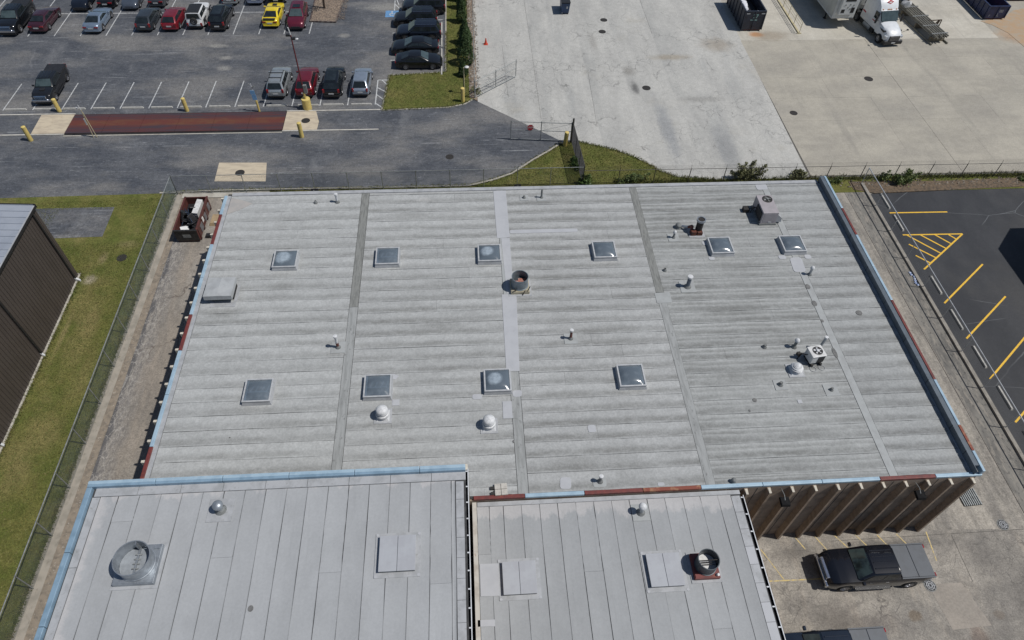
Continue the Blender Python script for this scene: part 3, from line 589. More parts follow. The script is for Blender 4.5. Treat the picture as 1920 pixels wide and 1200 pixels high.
# ------------------------------------------------------------------ roofing sheets
def roof_sheet(parent, mat, x0, x1, y0, y1, z, along='x', off=(0,0,0), sag=.012, seg=8):
    """a lapped membrane sheet: slightly wavy long edges, shallow sag across, real thickness"""
    nv = 4; rows = []; uvs = []
    n = seg
    for i in range(n+1):
        u = i/n; row = []; e0 = random.uniform(-.014,.012); e1 = random.uniform(-.01,.01)
        for j in range(nv+1):
            v = j/nv
            if along == 'x':
                x = x0+(x1-x0)*u; y = y0+(y1-y0)*v + (e0 if j == 0 else e1 if j == nv else 0)
            else:
                y = y0+(y1-y0)*u; x = x1+(x0-x1)*v + (e0 if j == 0 else e1 if j == nv else 0)
            row.append((x-off[0], y-off[1], z + .008*(1-v) - sag*math.sin(math.pi*v) - off[2])); uvs.append((u*10, v))
        rows.append(row)
    m = MB().grid(rows)
    if along == 'x': m.f = [q[::1] for q in m.f]
    else: m.f = [q for q in m.f]
    k = nv+1; tot = len(m.v)
    ring = [i*k for i in range(n+1)] + [n*k+j for j in range(1,nv+1)] + [i*k+nv for i in range(n-1,-1,-1)] + [j for j in range(nv-1,0,-1)]
    low = [(m.v[i][0], m.v[i][1], m.v[i][2]-.03) for i in ring]; b = len(m.v); m.v += low; L = len(ring)
    uvs += [uvs[i] for i in ring]
    for i in range(L): m.f.append((ring[(i+1)%L], ring[i], b+i, b+(i+1)%L))
    me = m.mesh('roofing_sheet', mat)
    ul = me.uv_layers.new(name='UVMap')
    for lp in me.loops: ul.data[lp.index].uv = uvs[lp.vertex_index]
    return link('roofing_sheet', me, parent)
def patch(parent, pts, z, mat, off, name='roof_patch', r=.0):
    if r:
        out = []
        cx = sum(p[0] for p in pts)/len(pts); cy = sum(p[1] for p in pts)/len(pts)
        n = len(pts)
        for i in range(n):
            a, b, c = Vector(pts[i-1][:2]), Vector(pts[i][:2]), Vector(pts[(i+1)%n][:2])
            u = (a-b).normalized()*r; w = (c-b).normalized()*r
            out += [tuple(b+u), tuple(b+u*.3+w*.3), tuple(b+w)]
        pts = out
    return MB().prism([p[:2] for p in pts], z-.02, z).build(name, mat, parent, off=off)

# ------------------------------------------------------------------ main warehouse
ZR = 6.6
wb = empty('warehouse_building', (4.8,28,0), 0, 'wide flat roofed warehouse with grey roofing sheets and skylights, pale blue edge trim', 'building')
wo = (4.8,28,0)
X0, X1, Y0, Y1 = -17.1, 26.7, 15.72, 40.0
MB().box(X0-.1, X1-.1, Y0-.094, Y1-.1, 0, ZR-.12).build('wall', MM['wall'], wb, off=wo)
MB().box(X0, X1, Y0, Y1, ZR-.12, ZR-.035).build('roof_deck', MM['deck'], wb, off=wo)
bays = [(-16.82,-7.6,37.95,.9245), (-7.04,2.08,37.6,.926), (2.66,11.93,38.05,.917), (12.45,21.86,38.85,.94), (22.34,26.3,38.5,.922)]
for bi, (bx0, bx1, sy, st) in enumerate(bays):
    y = sy
    while y < Y1-.25: y += st
    tops = [Y1-.28]; y -= st
    while y > Y0+.5: tops.append(y); y -= st
    tops.append(Y0+.12)
    tilt = 0
    for i in range(len(tops)-1):
        if tops[i]-tops[i+1] < .06: continue
        cuts = [bx0]+([random.uniform(bx0+1.5,bx1-1.5)] if bx1-bx0 > 5 and random.random() < .3 else [])+[bx1]
        for c0, c1 in zip(cuts, cuts[1:]): roof_sheet(wb, RF[bi], c0+.004, c1-.004, tops[i+1]+.007, tops[i]-.007, ZR, 'x', wo)
# joint covers between the bays
def cover(x, w, y0, y1, mat, z=.012, name='joint_cover'): return MB().box(x-w/2, x+w/2, y0, y1, ZR-.03, ZR+z).build(name, mat, wb, off=wo)
cover(-7.32,.52,28.9,39.72,MM['jointd']); cover(-7.32,.52,Y0+.1,28.88,MM['joint'])
cover(2.37,.54,Y0+.1,23.5,MM['joint']); cover(2.37,.54,23.52,39.72,MM['patcho'],.006)
cover(12.19,.5,29.3,39.72,MM['jointd']); cover(12.19,.5,Y0+.1,28.4,MM['joint']); cover(22.1,.44,Y0+.1,39.72,MM['patcho'])
P = lambda pts, mat=MM['patch'], r=0, dz=.02: patch(wb, pts, ZR+dz, mat, wo, r=r)
P([(1.9,39.69),(2.82,39.66),(2.81,34.76),(1.93,34.7)]); P([(2.22,34.7),(2.8,34.7),(2.75,29.6),(2.3,29.6)], dz=.018); P([(1.98,29.55),(2.92,29.52),(2.7,23.54),(1.93,23.58)])
P([(2.86,35.49),(7.58,35.47),(7.56,35.13),(2.84,35.14)], r=.1); P([(21.62,32.05),(22.45,32.08),(22.36,30.73),(21.52,30.71)], r=.2)
P([(21.43,39.7),(22.28,39.7),(22.31,39.13),(21.46,39.09)], r=.12); P([(11.82,29.25),(12.83,29.3),(12.79,28.41),(11.81,28.4)], MM['patcho'], .06)
P([(1.59,21.48),(2.1,21.48),(2.1,20.36),(1.57,20.36)], dz=.024); P([(6.2,19.72),(6.63,19.72),(6.63,19.26),(6.2,19.26)], r=.1)
P([(4.35,16.66),(4.93,16.63),(4.86,15.97),(4.28,16.0)], r=.14); P([(9.42,16.1),(9.77,16.1),(9.75,15.9),(9.4,15.9)], r=.06); P([(6.05,16.6),(6.75,16.6),(6.72,16.0),(6.02,16.0)], MM['patcho'], .12)
P([(-16.8,39.6),(-15.2,38.9),(-16.1,38.2),(-16.8,37.8)], pm('tan_patch', (.36,.34,.32), (.32,.31,.3), rough=.7, scale=2, obj=False), .05)
P([(18.45,20.8),(18.7,20.8),(18.7,20.55),(18.45,20.55)]); P([(-.1,22.05),(.45,22.05),(.45,21.7),(-.1,21.7)], r=.12); P([(2.2,22.2),(2.75,22.2),(2.7,21.75),(2.2,21.75)], r=.14, dz=.028)
P([(20.9,32.3),(21.4,32.3),(21.4,31.95),(20.9,31.95)], r=.1); P([(22.7,32.3),(23.15,32.3),(23.15,31.9),(22.7,31.9)], r=.12); P([(-4.65,23.7),(-4.3,23.5),(-4.5,23.25),(-4.8,23.4)]); P([(-4.6,21.9),(-4.2,21.9),(-4.2,21.5),(-4.6,21.5)])
P([(16.0,33.85),(16.35,33.85),(16.35,33.5),(16.0,33.5)], r=.1); P([(16.1,32.35),(16.5,32.35),(16.5,32.05),(16.1,32.05)], r=.1)
stain = pm('dark_tar_spot', (.12,.12,.12), (.17,.17,.165), rough=.9, scale=6, obj=False)
for x, y, rx, ry in ((22.0,29.4,.17,.22), (21.95,27.95,.16,.24), (21.95,26.5,.09,.13), (21.85,24.0,.12,.4), (24.55,27.05,.2,.2), (16.0,20.9,.13,.13), (15.5,20.2,.05,.09), (-13.2,19.9,.04,.04), (2.05,18.9,.05,.09)):
    MB().prism([(x+rx*math.cos(a), y+ry*math.sin(a)) for a in [k*math.pi/7 for k in range(14)]], ZR-.02, ZR+.022).build('tar_spot', stain, wb, off=wo)
# edge flashing, copings piece by piece (pale blue with red replacement lengths)
MB().box(X0+.0, -16.84, Y0+.1, Y1-.26, ZR-.1, ZR+.03).build('edge_flashing', MM['flash'], wb, off=wo)
for k in range(14):
    a = X0+.3+k*3.1; MB().box(a, min(a+3.09, X1-.4), Y1-.27, Y1+.05, ZR-.14, ZR+.04+random.uniform(0,.01)).build('edge_flashing', MM['flash'], wb, off=wo)
cl = [(39.72,37.75,'b'),(37.73,34.8,'r'),(34.78,31.75,'b'),(31.73,28.66,'b'),(28.64,25.9,'r'),(25.88,22.8,'b'),(22.78,19.5,'b'),(19.48,16.4,'r')]
for a, b, c in cl:
    MB().box(X0-.18, X0+.02, b, a, ZR-.22, ZR+.1).build('coping', MM['blue' if c == 'b' else 'red'], wb, off=wo, bevel=.02)
cr = [(40.0,36.42,'b'),(36.4,33.68,'r'),(33.66,30.66,'b'),(30.64,27.68,'b'),(27.66,24.62,'r'),(24.6,21.55,'r'),(21.53,18.5,'b'),(18.48,16.9,'rr'),(16.88,15.66,'b')]
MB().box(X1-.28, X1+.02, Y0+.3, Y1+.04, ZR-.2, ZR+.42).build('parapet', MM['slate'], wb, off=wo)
MB().box(26.3, X1-.3, Y0+.1, Y1-.3, ZR-.08, ZR+.015).build('edge_flashing', MM['flash'], wb, off=wo)
for a, b, c in cr:
    MB().box(X1-.02, X1+.14, b, a, ZR+.1, ZR+.46).build('coping', MM[{'b':'blue','r':'red','rr':'redr'}[c]], wb, off=wo, bevel=.02)
    MB().box(X1-.32, X1-.29, b+.01, a-.01, ZR+.02, ZR+.44).build('coping_back', MM['slate'], wb, off=wo)  # dark tone carries the shade of this inward face
cf = [(-.2,2.42,'r'),(2.44,5.5,'b'),(5.52,8.56,'r'),(8.58,11.62,'rr'),(11.64,14.9,'b'),(14.92,18.1,'b'),(18.12,21.25,'b'),(21.27,24.3,'r'),(24.32,26.86,'b')]
for a, b, c in cf:
    MB().box(a, b, Y0-.1, Y0+.1, ZR-.1, ZR+.07).build('coping', MM[{'b':'blue','r':'red','rr':'redr'}[c]], wb, off=wo, bevel=.02)
# precast ribs (double tee stems) on the outside walls, one shared mesh per face
def rib_mesh(mat, depth=.42, z1=6.42):
    m = MB(); m.hexa([(-.1,0,0),(.1,0,0),(.065,-depth,0),(-.065,-depth,0)][::-1], [(-.1,0,z1),(.1,0,z1),(.065,-depth,z1),(-.065,-depth,z1)][::-1])
    return m.mesh('wall_rib', mat)
rm = rib_mesh(MM['rib'], .35); rmc = rib_mesh(MM['ribc'], .42, 6.42)
capm = MB().box(-.062,.062,-.345,-.03,6.42,6.44).mesh('rib_cap', MM['ribc'])
for k in range(11):
    x = 14.05+1.235*k
    o = link('wall_rib', rm, wb, (x-wo[0], Y0-.094-wo[1], 0)); link('rib_cap', capm, o)
for k in range(19): link('wall_rib', rmc, wb, (X0-.1-wo[0], 17.55+1.233*k-wo[1], 0), -math.pi/2)
for k in range(19): link('wall_rib', rm, wb, (X1-.1-wo[0], 17.0+1.233*k-wo[1], 0), math.pi/2)
for k in range(5):   # vertical panel joints on the front wall
    x = 14.7+2.47*k; MB().box(x-.02, x+.02, Y0-.1, Y0-.09, 0, 6.4).build('panel_joint', MM['gut'], wb, off=wo)
MB().box(14.6,15.2,Y0-.14,Y0-.09,0,2.3).build('door', pm('brown_steel_door', (.09,.07,.055), (.06,.05,.04), scale=3), wb, off=wo)

# ------------------------------------------------------------------ tall block in front, left
ZL = 10.1
tb = empty('tall_block_building', (-9,4,0), 0, 'taller flat roofed block at bottom left with lengthwise grey roofing strips and blue parapet trim', 'building')
to = (-9,4,0); TX0, TX1, TY0, TY1 = -17.55, -.52, -14, 15.62
MB().box(TX0+.1, TX1-.05, TY0, TY1-.08, 0, ZL-.12).build('wall', MM['wall'], tb, off=to)
MB().box(TX0, TX1, TY0, TY1, ZL-.12, ZL-.035).build('roof_deck', MM['deck'], tb, off=to)
seamx = [-17.0,-16.2]; x = -16.2
while x < -1.35: x += .938; seamx.append(x)
seamx = [s for s in seamx if s < -1.1]+[-1.0]
for i in range(len(seamx)-1):
    cuts = [TY0]+([random.uniform(7,14)] if i % 5 == 1 else [])+[TY1-.62]
    for c0, c1 in zip(cuts, cuts[1:]): roof_sheet(tb, RL, seamx[i]+.009, seamx[i+1]-.009, c0+.004, c1-.004, ZL, 'y', to, sag=.01, seg=14)
for k in range(9):
    a = TX0+.25+k*1.9; MB().box(a, min(a+1.88, TX1), TY1-.6, TY1-.2, ZL-.05, ZL+.01+random.uniform(0,.006)).build('edge_flashing', MM['flash'], tb, off=to)
for k in range(7): MB().box(TX0+.2, -17.02, TY1-.62-(k+1)*3.2, TY1-.62-k*3.2-.02, ZL-.05, ZL+.012).build('edge_flashing', MM['flash'], tb, off=to)
for k in range(22): MB().box(-.98, -.62, TY1-.65-(k+1)*.9, TY1-.65-k*.9-.015, ZL-.06, ZL-.005+random.uniform(0,.008)).build('edge_flashing', MM['flash'], tb, off=to)
for k in range(6):
    a = TX0-.1+k*3.0; b = min(a+2.985, TX1+.0)
    if b > a: MB().box(a, b, TY1-.2, TY1+.06, ZL-.15, ZL+.22).build('coping', MM['blued'], tb, off=to, bevel=.02)
    if b > a: MB().box(a+.004, b-.004, TY1-.08, TY1+.09, ZL-.1, ZL+.24).build('coping', MM['blue'], tb, off=to, bevel=.02)
for k in range(8):
    b = TY1-.21-k*3.02; MB().box(TX0-.1, TX0+.14, b-3.0, b, ZL-.15, ZL+.21).build('coping', MM['blued'], tb, off=to, bevel=.02)
rmt = rib_mesh(MM['ribc'], .3, ZL-.05)
for k in range(14): link('wall_rib', rmt, tb, (-16.35+1.22*k-to[0], TY1-.06-to[1], 0), math.pi)
for k in range(16): link('wall_rib', rmt, tb, (TX0+.1-to[0], 14.4-1.7*k-to[1], 0), -math.pi/2)
# gutter with hanger straps on the right edge of the block
def gutter(parent, x0, x1, y0, y1, z, off, step, strapm):
    g = MB().box(x0,x1,y0,y1,z-.2,z-.17).box(x0,x0+.015,y0,y1,z-.17,z-.01).box(x1-.025,x1,y0,y1,z-.17,z+.012).build('gutter', MM['gut'], parent, off=off)
    MB().box(x1-.027,x1+.012,y0,y1,z+.012,z+.03).build('gutter_lip', MM['strap'], g, off=off)
    y = y1-.12
    while y > y0: MB().box(x0-.1, x1, y-.03, y+.03, z+.0, z+.012).build('strap', strapm, g, off=off); y -= step
gutter(tb, TX1-.1, TX1+.12, TY0, 15.6, ZL-.06, to, .78, MM['strap'])

# ------------------------------------------------------------------ lower block in front, right
ZB = 6.38
lb = empty('low_block_building', (6.8,2,0), 0, 'low flat roofed block at bottom centre with lengthwise grey strips and two roof hatches', 'building')
lo_ = (6.8,2,0); BX0, BX1, BY0, BY1 = -.3, 13.68, -14, 15.58
MB().box(BX0+.05, BX1-.05, BY0, BY1, 0, ZB-.12).build('wall', MM['wall'], lb, off=lo_)
MB().box(BX0, BX1, BY0, BY1, ZB-.12, ZB-.035).build('roof_deck', MM['deck'], lb, off=lo_)
sx = [-.05,.58]; x = .58+.72; sx.append(x)
while x < 12.6: x += .931; sx.append(x)
sx = [s for s in sx if s < 13.1]+[13.16]
for i in range(len(sx)-1):
    cuts = [BY0]+([random.uniform(7,14)] if i % 6 == 0 else [])+[BY1-.25]
    for c0, c1 in zip(cuts, cuts[1:]):
        if sx[i+1]-sx[i] > .05: roof_sheet(lb, RR, sx[i]+.009, sx[i+1]-.009, c0+.004, c1-.004, ZB, 'y', lo_, sag=.01, seg=14)
MB().box(BX0+.02, -.06, BY0, BY1, ZB-.1, ZB+.03).build('edge_flashing', pm('cream_edge', (.46,.44,.4), (.36,.33,.29), rough=.8, scale=2, obj=False, layers=[((.25,.15,.1), 3, (1,.6,1), .58, .7, .7)]), lb, off=lo_)
MB().box(BX0+.28, BX1, BY1-.24, BY1-.01, ZB-.05, ZB+.02).build('edge_flashing', MM['flash'], lb, off=lo_)
for k in range(30): MB().box(13.17, 13.62, BY1-.3-(k+1)*.9, BY1-.3-k*.9-.015, ZB-.06, ZB-.005+random.uniform(0,.009)).build('edge_flashing', MM['patch' if k in (3,6,7,8) else 'flash'], lb, off=lo_)
gutter(lb, BX1-.06, BX1+.16, BY0, 15.3, ZB-.05, lo_, .92, MM['strap'])
patch(lb, [(.0,12.39),(.9,12.38),(.88,10.84),(0,10.86)], ZB+.03, MM['patch'], lo_); patch(lb, [(-.18,9.8),(.61,9.79),(.6,9.49),(-.18,9.51)], ZB+.03, MM['patch'], lo_)
MB().prism([(-9.44+.11*math.cos(a), 9.7+.13*math.sin(a)) for a in [k*math.pi/6 for k in range(12)]], ZL-.02, ZL+.02).build('tar_spot', stain, tb, off=to)

# ------------------------------------------------------------------ roof furniture
def skylight(x, y, label, fog=0, clear=False):
    r = empty('skylight', (x, y, ZR), 0, label, 'skylight', 'square domed skylights on the warehouse roof')
    s = .74
    m = MB(); m.hexa([(-s-.09,-s-.09,-.02),(s+.09,-s-.09,-.02),(s+.09,s+.09,-.02),(-s-.09,s+.09,-.02)], [(-s,-s,.26),(s,-s,.26),(s,s,.26),(-s,s,.26)])
    m.build('curb', MM['flash'], r)
    f = MB()
    for a, b, c, d in ((-s-.03,s+.03,-s-.03,-s+.05),(-s-.03,s+.03,s-.05,s+.03),(-s-.03,-s+.05,-s+.05,s-.05),(s-.05,s+.03,-s+.05,s-.05)): f.box(a,b,c,d,.262,.335)
    f.build('frame', MM['alu'], r)
    MB().box(-s+.05,s-.05,-s+.05,s-.05,.262,.268).build('shaft', MM['inside'], r)
    if clear:
        t = MB()
        t.box(-s+.07,s-.2,-.12,-.07,.27,.29)
        for k in range(4): t.add([(-.45+k*.3,-.06,.271),(-.41+k*.3,-.06,.271),(-.3+k*.3+(.0 if k%2 else .06),.3,.271),(-.34+k*.3+(0 if k%2 else .06),.3,.271)], [(0,1,2,3)])
        t.box(-s+.06,-s+.16,-s+.06,s-.06,.27,.285)
        t.build('truss', MM['truss'], r)
    n = 10; q = s-.05; rows = []
    for i in range(n+1):
        row = []
        for j in range(n+1):
            u, v = i/n*2-1, j/n*2-1
            h = .24*((1-u*u)*(1-v*v))**.6
            row.append((u*q, v*q, .3+h))
        rows.append(row)
    MB().grid(rows).build('dome', DOME[fog], r, smooth=True)
    return r
def dome_mat(name, fog):
    t = NT(name)
    g = t.pos(obj=True)
    body = (.15,.185,.22)
    if fog:
        mp = t.n('ShaderNodeMapping'); mp.inputs['Location'].default_value = (.25 if fog == 1 else .35, -.02, 0); mp.inputs['Scale'].default_value = (1.5,1.5,0) if fog == 1 else (1.9,1.9,0)
        t.l(t.n('ShaderNodeTexCoord').outputs['Object'], mp.inputs[0]); ln = t.n('ShaderNodeVectorMath', operation='LENGTH'); t.l(mp.outputs[0], ln.inputs[0])
        d = t.math('ADD', ln.outputs['Value'], t.math('MULTIPLY', t.noise(g, 3, 5), .5))
        col = t.mix(t.math('MULTIPLY', t.ramp(d, .75, 1.25, 1., 0.), t.ramp(t.noise(g, 4, 6), .3, .7, .45, .95)), body, (.4,.47,.53)); al = t.ramp(d, .8, 1.2, .9, .68)
    else:
        col = t.mix(t.ramp(t.noise(g, 2.5, 4), .4, .7), body, (.2,.24,.28)); al = .68
    t.done(col, .16, spec=.9)
    tr = t.n('ShaderNodeBsdfTransparent'); mx = t.n('ShaderNodeMixShader'); tr.inputs[0].default_value = (.75,.85,.95,1)
    if isinstance(al, float): mx.inputs[0].default_value = al
    else: t.l(al, mx.inputs[0])
    t.l(tr.outputs[0], mx.inputs[1]); t.l(t.b.outputs[0], mx.inputs[2]); t.l(mx.outputs[0], t.t.nodes['Material Output'].inputs[0])
    return t.m
DOME = [dome_mat('smoked_dome', 0), dome_mat('fogged_dome', 1), dome_mat('half_fogged_dome', 2)]
for x, y, lab, fog, clr in (
  (-12.04,33.02,'leftmost skylight of the back row, dome fogged with a big white blotch',1,False),
  (-5.4,33.03,'second skylight from the left in the back row, clear dome showing a truss inside',0,True),
  (1.34,33.04,'back row skylight beside the pale joint strip, dome with a small white blotch',2,False),
  (9.08,33.06,'blue grey domed skylight in the back row between the pale strip and the dirty joint',0,False),
  (17.1,33.15,'domed skylight in the back row just left of the rightmost one, near the twin flues',0,False),
  (22.1,33.12,'rightmost skylight of the back row, in front of the beige rooftop unit',0,False),
  (-12.1,22.7,'leftmost skylight of the front row, clear dome with dark shaft below',0,True),
  (-5.44,22.7,'front row skylight behind a white turbine vent, clear dome showing a truss',0,True),
  (1.37,22.77,'front row skylight beside the centre joint, dome with a curved white blotch',2,False),
  (9.13,22.74,'rightmost skylight of the front row, blue grey dome with bright corner',0,False)):
    skylight(x, y, lab, fog, clr)

def pipe_vent(name, x, y, z, h, r, label, mat, cap=None, capmat=None, boot=True, lean=(0,0), pad=None, group='vent pipes on the roofs', red=False):
    o = empty(name, (x,y,z), 0, label, 'vent pipe', group)
    if pad: MB().box(-pad,pad,-pad,pad,-.02,.028).build('flashing_pad', MM['patcho'] if pad < .5 else MM['flash'], o)
    if boot: MB().lathe([(r*2.0,-.01),(r*1.9,.04),(r*1.25,.12),(r*1.05,.2),(r*.9,.2)], n=14).build('boot', MM['lead'], o, smooth=True)
    t = (lean[0], lean[1], h)
    MB().tube((0,0,0), (t[0]*(.45 if red else 1), t[1]*(.45 if red else 1), h*(.45 if red else 1)), r, 12).build('pipe', MM['rpipe'] if red else mat, o, smooth=True)
    if red: MB().tube((t[0]*.45,t[1]*.45,h*.45), t, r*.92, 12).build('upper_pipe', mat, o, smooth=True)
    if cap == 'dome':
        MB().lathe([(r*.9,h-.04),(r*1.7,h-.02),(r*1.7,h+.06),(r*1.3,h+.14),(r*.5,h+.18),(0,h+.19)], (t[0],t[1],0), 14).build('cap', capmat or MM['white'], o, smooth=True)
    elif cap == 'band':
        MB().lathe([(r*1.0,h-.1),(r*1.35,h-.1),(r*1.35,h+.02),(r*.8,h+.03),(0,h+.03)], (t[0],t[1],0), 14).build('cap', capmat or MM['white'], o, smooth=True)
    else:
        MB().lathe([(r,h),(r,h+.005),(r*.8,h+.005),(r*.8,h-.1),(0,h-.1)], (t[0],t[1],0), 12).build('mouth', MM['gut'], o)
    return o
pipe_vent('roof_pipe', -10.78,38.8,ZR,.16,.07,'short stub pipe near the back left roof edge',MM['lead'])
pipe_vent('roof_pipe', -9.26,38.83,ZR,.75,.09,'pale vent pipe near the back left roof edge, right of a stub',MM['white'],'band')
pipe_vent('roof_pipe', 4.09,38.81,ZR,.2,.07,'short stub pipe near the back roof edge, right of the wide pale strip',MM['lead'],pad=.3)
pipe_vent('roof_pipe', 5.36,38.79,ZR,.75,.07,'slim dark vent pipe by the back roof edge, beside a stub',MM['lead'],pad=.35)
pipe_vent('roof_pipe', 14.12,34.28,ZR,.5,.07,'white capped vent pipe in front of the twin rusty flues',MM['lead'],'dome',pad=.38)
pipe_vent('roof_pipe', 14.66,35.3,ZR,.2,.13,'low elbow vent with hood beside the twin rusty flues',MM['lead'],'dome',MM['lead'])
pipe_vent('roof_flue', 14.07,29.71,ZR,.98,.13,'tall grey flue with pale cap on a dark square pad near the dirty joint strip',pm('flue_grey', (.13,.155,.19), (.1,.12,.15), rough=.5, metal=.2, scale=5),'band',pad=.49)
pipe_vent('roof_pipe', 12.88,31.22,ZR,.14,.07,'tiny stub pipe just right of the dirty joint strip',MM['lead'])
pipe_vent('roof_pipe', 22.47,30.46,ZR,.6,.08,'white mushroom capped vent in front of the long pale patch',M['galv'],'dome')
pipe_vent('roof_pipe', 17.67,24.63,ZR,.22,.08,'small stub pipe left of the white condenser',MM['lead'])
pipe_vent('roof_pipe', 19.49,24.55,ZR,.62,.09,'white capped vent pipe directly behind the small white condenser',MM['lead'],'dome')
pipe_vent('roof_pipe', 17.79,21.86,ZR,.25,.09,'stub pipe on a square pad in front of the slatted dome vent',MM['lead'],pad=.36)
pipe_vent('roof_pipe', 20.66,21.36,ZR,.22,.07,'stub pipe on a dark square pad in front of the white condenser',MM['lead'],pad=.4)
pipe_vent('roof_flue', 20.92,24.3,ZR,1.15,.08,'slim grey flue leaning up right behind the white condenser',M['galv'],'band',lean=(.12,.05))
pipe_vent('roof_flue', -7.98,25.75,ZR,1.1,.09,'tall vent pipe with rusty red lower half beside the left joint strip',MM['white'],'band',pad=.42,red=True)
pipe_vent('roof_flue', 5.97,25.79,ZR,.85,.085,'vent pipe with red lower half in the middle of the warehouse roof',MM['rpipe'],'band',pad=.4,red=True)
pipe_vent('roof_pipe', 6.41,16.31,ZR,.62,.085,'grey pipe with pale cap close behind the red front edge trim',MM['lead'],'band')
pipe_vent('roof_pipe', 13.4,15.95,ZR,.14,.08,'dark hooded stub at the front roof edge beside the ribbed wall',MM['lead'],'dome',MM['lead'])
pipe_vent('roof_flue', -11.5,14.08,ZL,.5,.14,'silver mushroom capped vent on a square patch, tall block roof',M['galv'],'dome',M['galv'],pad=.55,group='vent pipes on the front blocks')
pipe_vent('roof_flue', 8.28,14.6,ZB,.7,.12,'silver vent with round white cap on the low block roof',M['galv'],'dome',MM['white'],pad=.45,group='vent pipes on the front blocks')
def turbine(x, y, label, slats=False):
    o = empty('dome_vent', (x,y,ZR), 0, label, 'roof vent', 'white round vents on the warehouse roof')
    MB().box(-.48,.48,-.48,.48,-.02,.035).build('base_plate', MM['flash'], o)
    MB().hexa([(-.36,-.36,.035),(.36,-.36,.035),(.36,.36,.035),(-.36,.36,.035)], [(-.24,-.24,.2),(.24,-.24,.2),(.24,.24,.2),(-.24,.24,.2)]).build('curb', MM['white'], o)
    if slats:
        for k, (r, z) in enumerate(((.38,.26),(.38,.36),(.33,.45),(.26,.53),(.16,.6))):
            MB().lathe([(r-.1,z+.03),(r,z-.03),(r,z-.015),(r-.1,z+.05),(0,z+.05 if k == 4 else z+.045)], n=20).build('louvre_ring', MM['white'], o, smooth=True)
        MB().lathe([(.22,.1),(.22,.55),(0,.55)], n=12).build('core', MM['gut'], o)
    else:
        MB().lathe([(.3,.2),(.36,.22),(.38,.3),(.36,.38),(.28,.4)], n=24).build('lower_ring', MM['white'], o, smooth=True)
        MB().lathe([(.25,.38),(.31,.42),(.33,.52),(.32,.62),(.3,.64)], n=24).build('drum', MM['white'], o, smooth=True)
        MB().lathe([(.3,.63),(.33,.66),(.33,.7),(.26,.8),(.14,.86),(0,.88)], n=24).build('hood', MM['white'], o, smooth=True)
turbine(-5.06,20.83,'white stacked drum vent in front of the front row skylight with a truss')
turbine(.77,19.93,'white stacked drum vent left of the centre joint, in front of a skylight')
turbine(19.0,22.82,'slatted white dome vent beside the small white condenser',True)

# twin rusty flues
o = empty('twin_flue', (15.75,34.8,ZR), 0, 'rusty twin flue with a wide open dark stack on a square pad', 'flue')
MB().box(-.5,.6,-.55,.35,-.02,.03).build('flashing_pad', MM['flash'], o)
MB().box(-.38,-.02,-.4,-.05,.03,.35).box(.05,.42,-.4,-.05,.03,.3).build('base_box', M['rust'], o, bevel=.02)
MB().tube((.2,0,0),(.2,0,1.15),.24,16).build('stack', M['iron'], o, smooth=True)
MB().lathe([(.25,1.0),(.31,1.05),(.31,1.2),(.24,1.2),(.22,.9),(0,.9)],(.2,0,0),18).build('collar', M['galv'], o, smooth=True)
MB().lathe([(.2,.95),(.2,1.0),(0,1.05)],(.2,0,0),12).build('damper', M['rust'], o)
MB().tube((-.3,-.1,0),(-.3,.05,.55),.11,10).tube((-.5,.2,.3),(-.3,.05,.55),.1,10).build('branch_pipe', MM['rpipe'], o, smooth=True)
MB().tube((-.9,.45,.2),(-.5,.2,.32),.09,10).build('branch_pipe', M['galv'], o, smooth=True)

# intake hood on the left edge of the roof
o = empty('intake_hood', (-15.6,30.3,ZR), 0, 'pale sheet metal intake hood with creased top near the left roof edge', 'roof hood')
MB().box(-.72,.78,-.45,.7,-.02,.45).build('body', MM['gut'], o)  # coloured black to paint in the shaded void under the lid
m = MB(); w, d = .85, .8
m.add([(-w,-d,.4),(w,-d,.4),(w,d,.4),(-w,d,.4),(-w,-d,.74),(w,-d,.74),(w,d,.7),(-w,d,.7),(0,-.02,.8),(-w,-.02,.71),(w,-.02,.71),(0,-d,.75),(0,d,.715)],
      [(0,1,5,11,4),(1,2,6,10,5),(2,3,7,12,6),(3,0,4,9,7),(4,11,8,9),(11,5,10,8),(10,6,12,8),(12,7,9,8),(3,2,1,0)])
m.build('lid', pm('lid_metal', (.42,.435,.44), (.36,.37,.375), rough=.5, metal=.15, scale=2), o)
MB().box(-.6,.95,-1.05,-.65,-.02,.02).box(.8,1.0,-.62,.75,-.02,.022).build('flashing_pad', MM['flash'], o)

def fan_blades(r, n, mat, parent, z, c=(0,0)):
    m = MB()
    for k in range(n):
        a = 2*math.pi*k/n; ca, sa = math.cos(a), math.sin(a); b = a+.55; cb, sb = math.cos(b), math.sin(b)
        m.add([(c[0]+.06*ca,c[1]+.06*sa,z),(c[0]+r*ca,c[1]+r*sa,z+.02),(c[0]+r*cb,c[1]+r*sb,z-.03),(c[0]+.06*cb,c[1]+.06*sb,z-.02)], [(0,1,2,3)])
    m.lathe([(.09,z-.05),(.09,z+.05),(0,z+.06)], (c[0],c[1],0), 12)
    return m.build('fan', mat, parent)
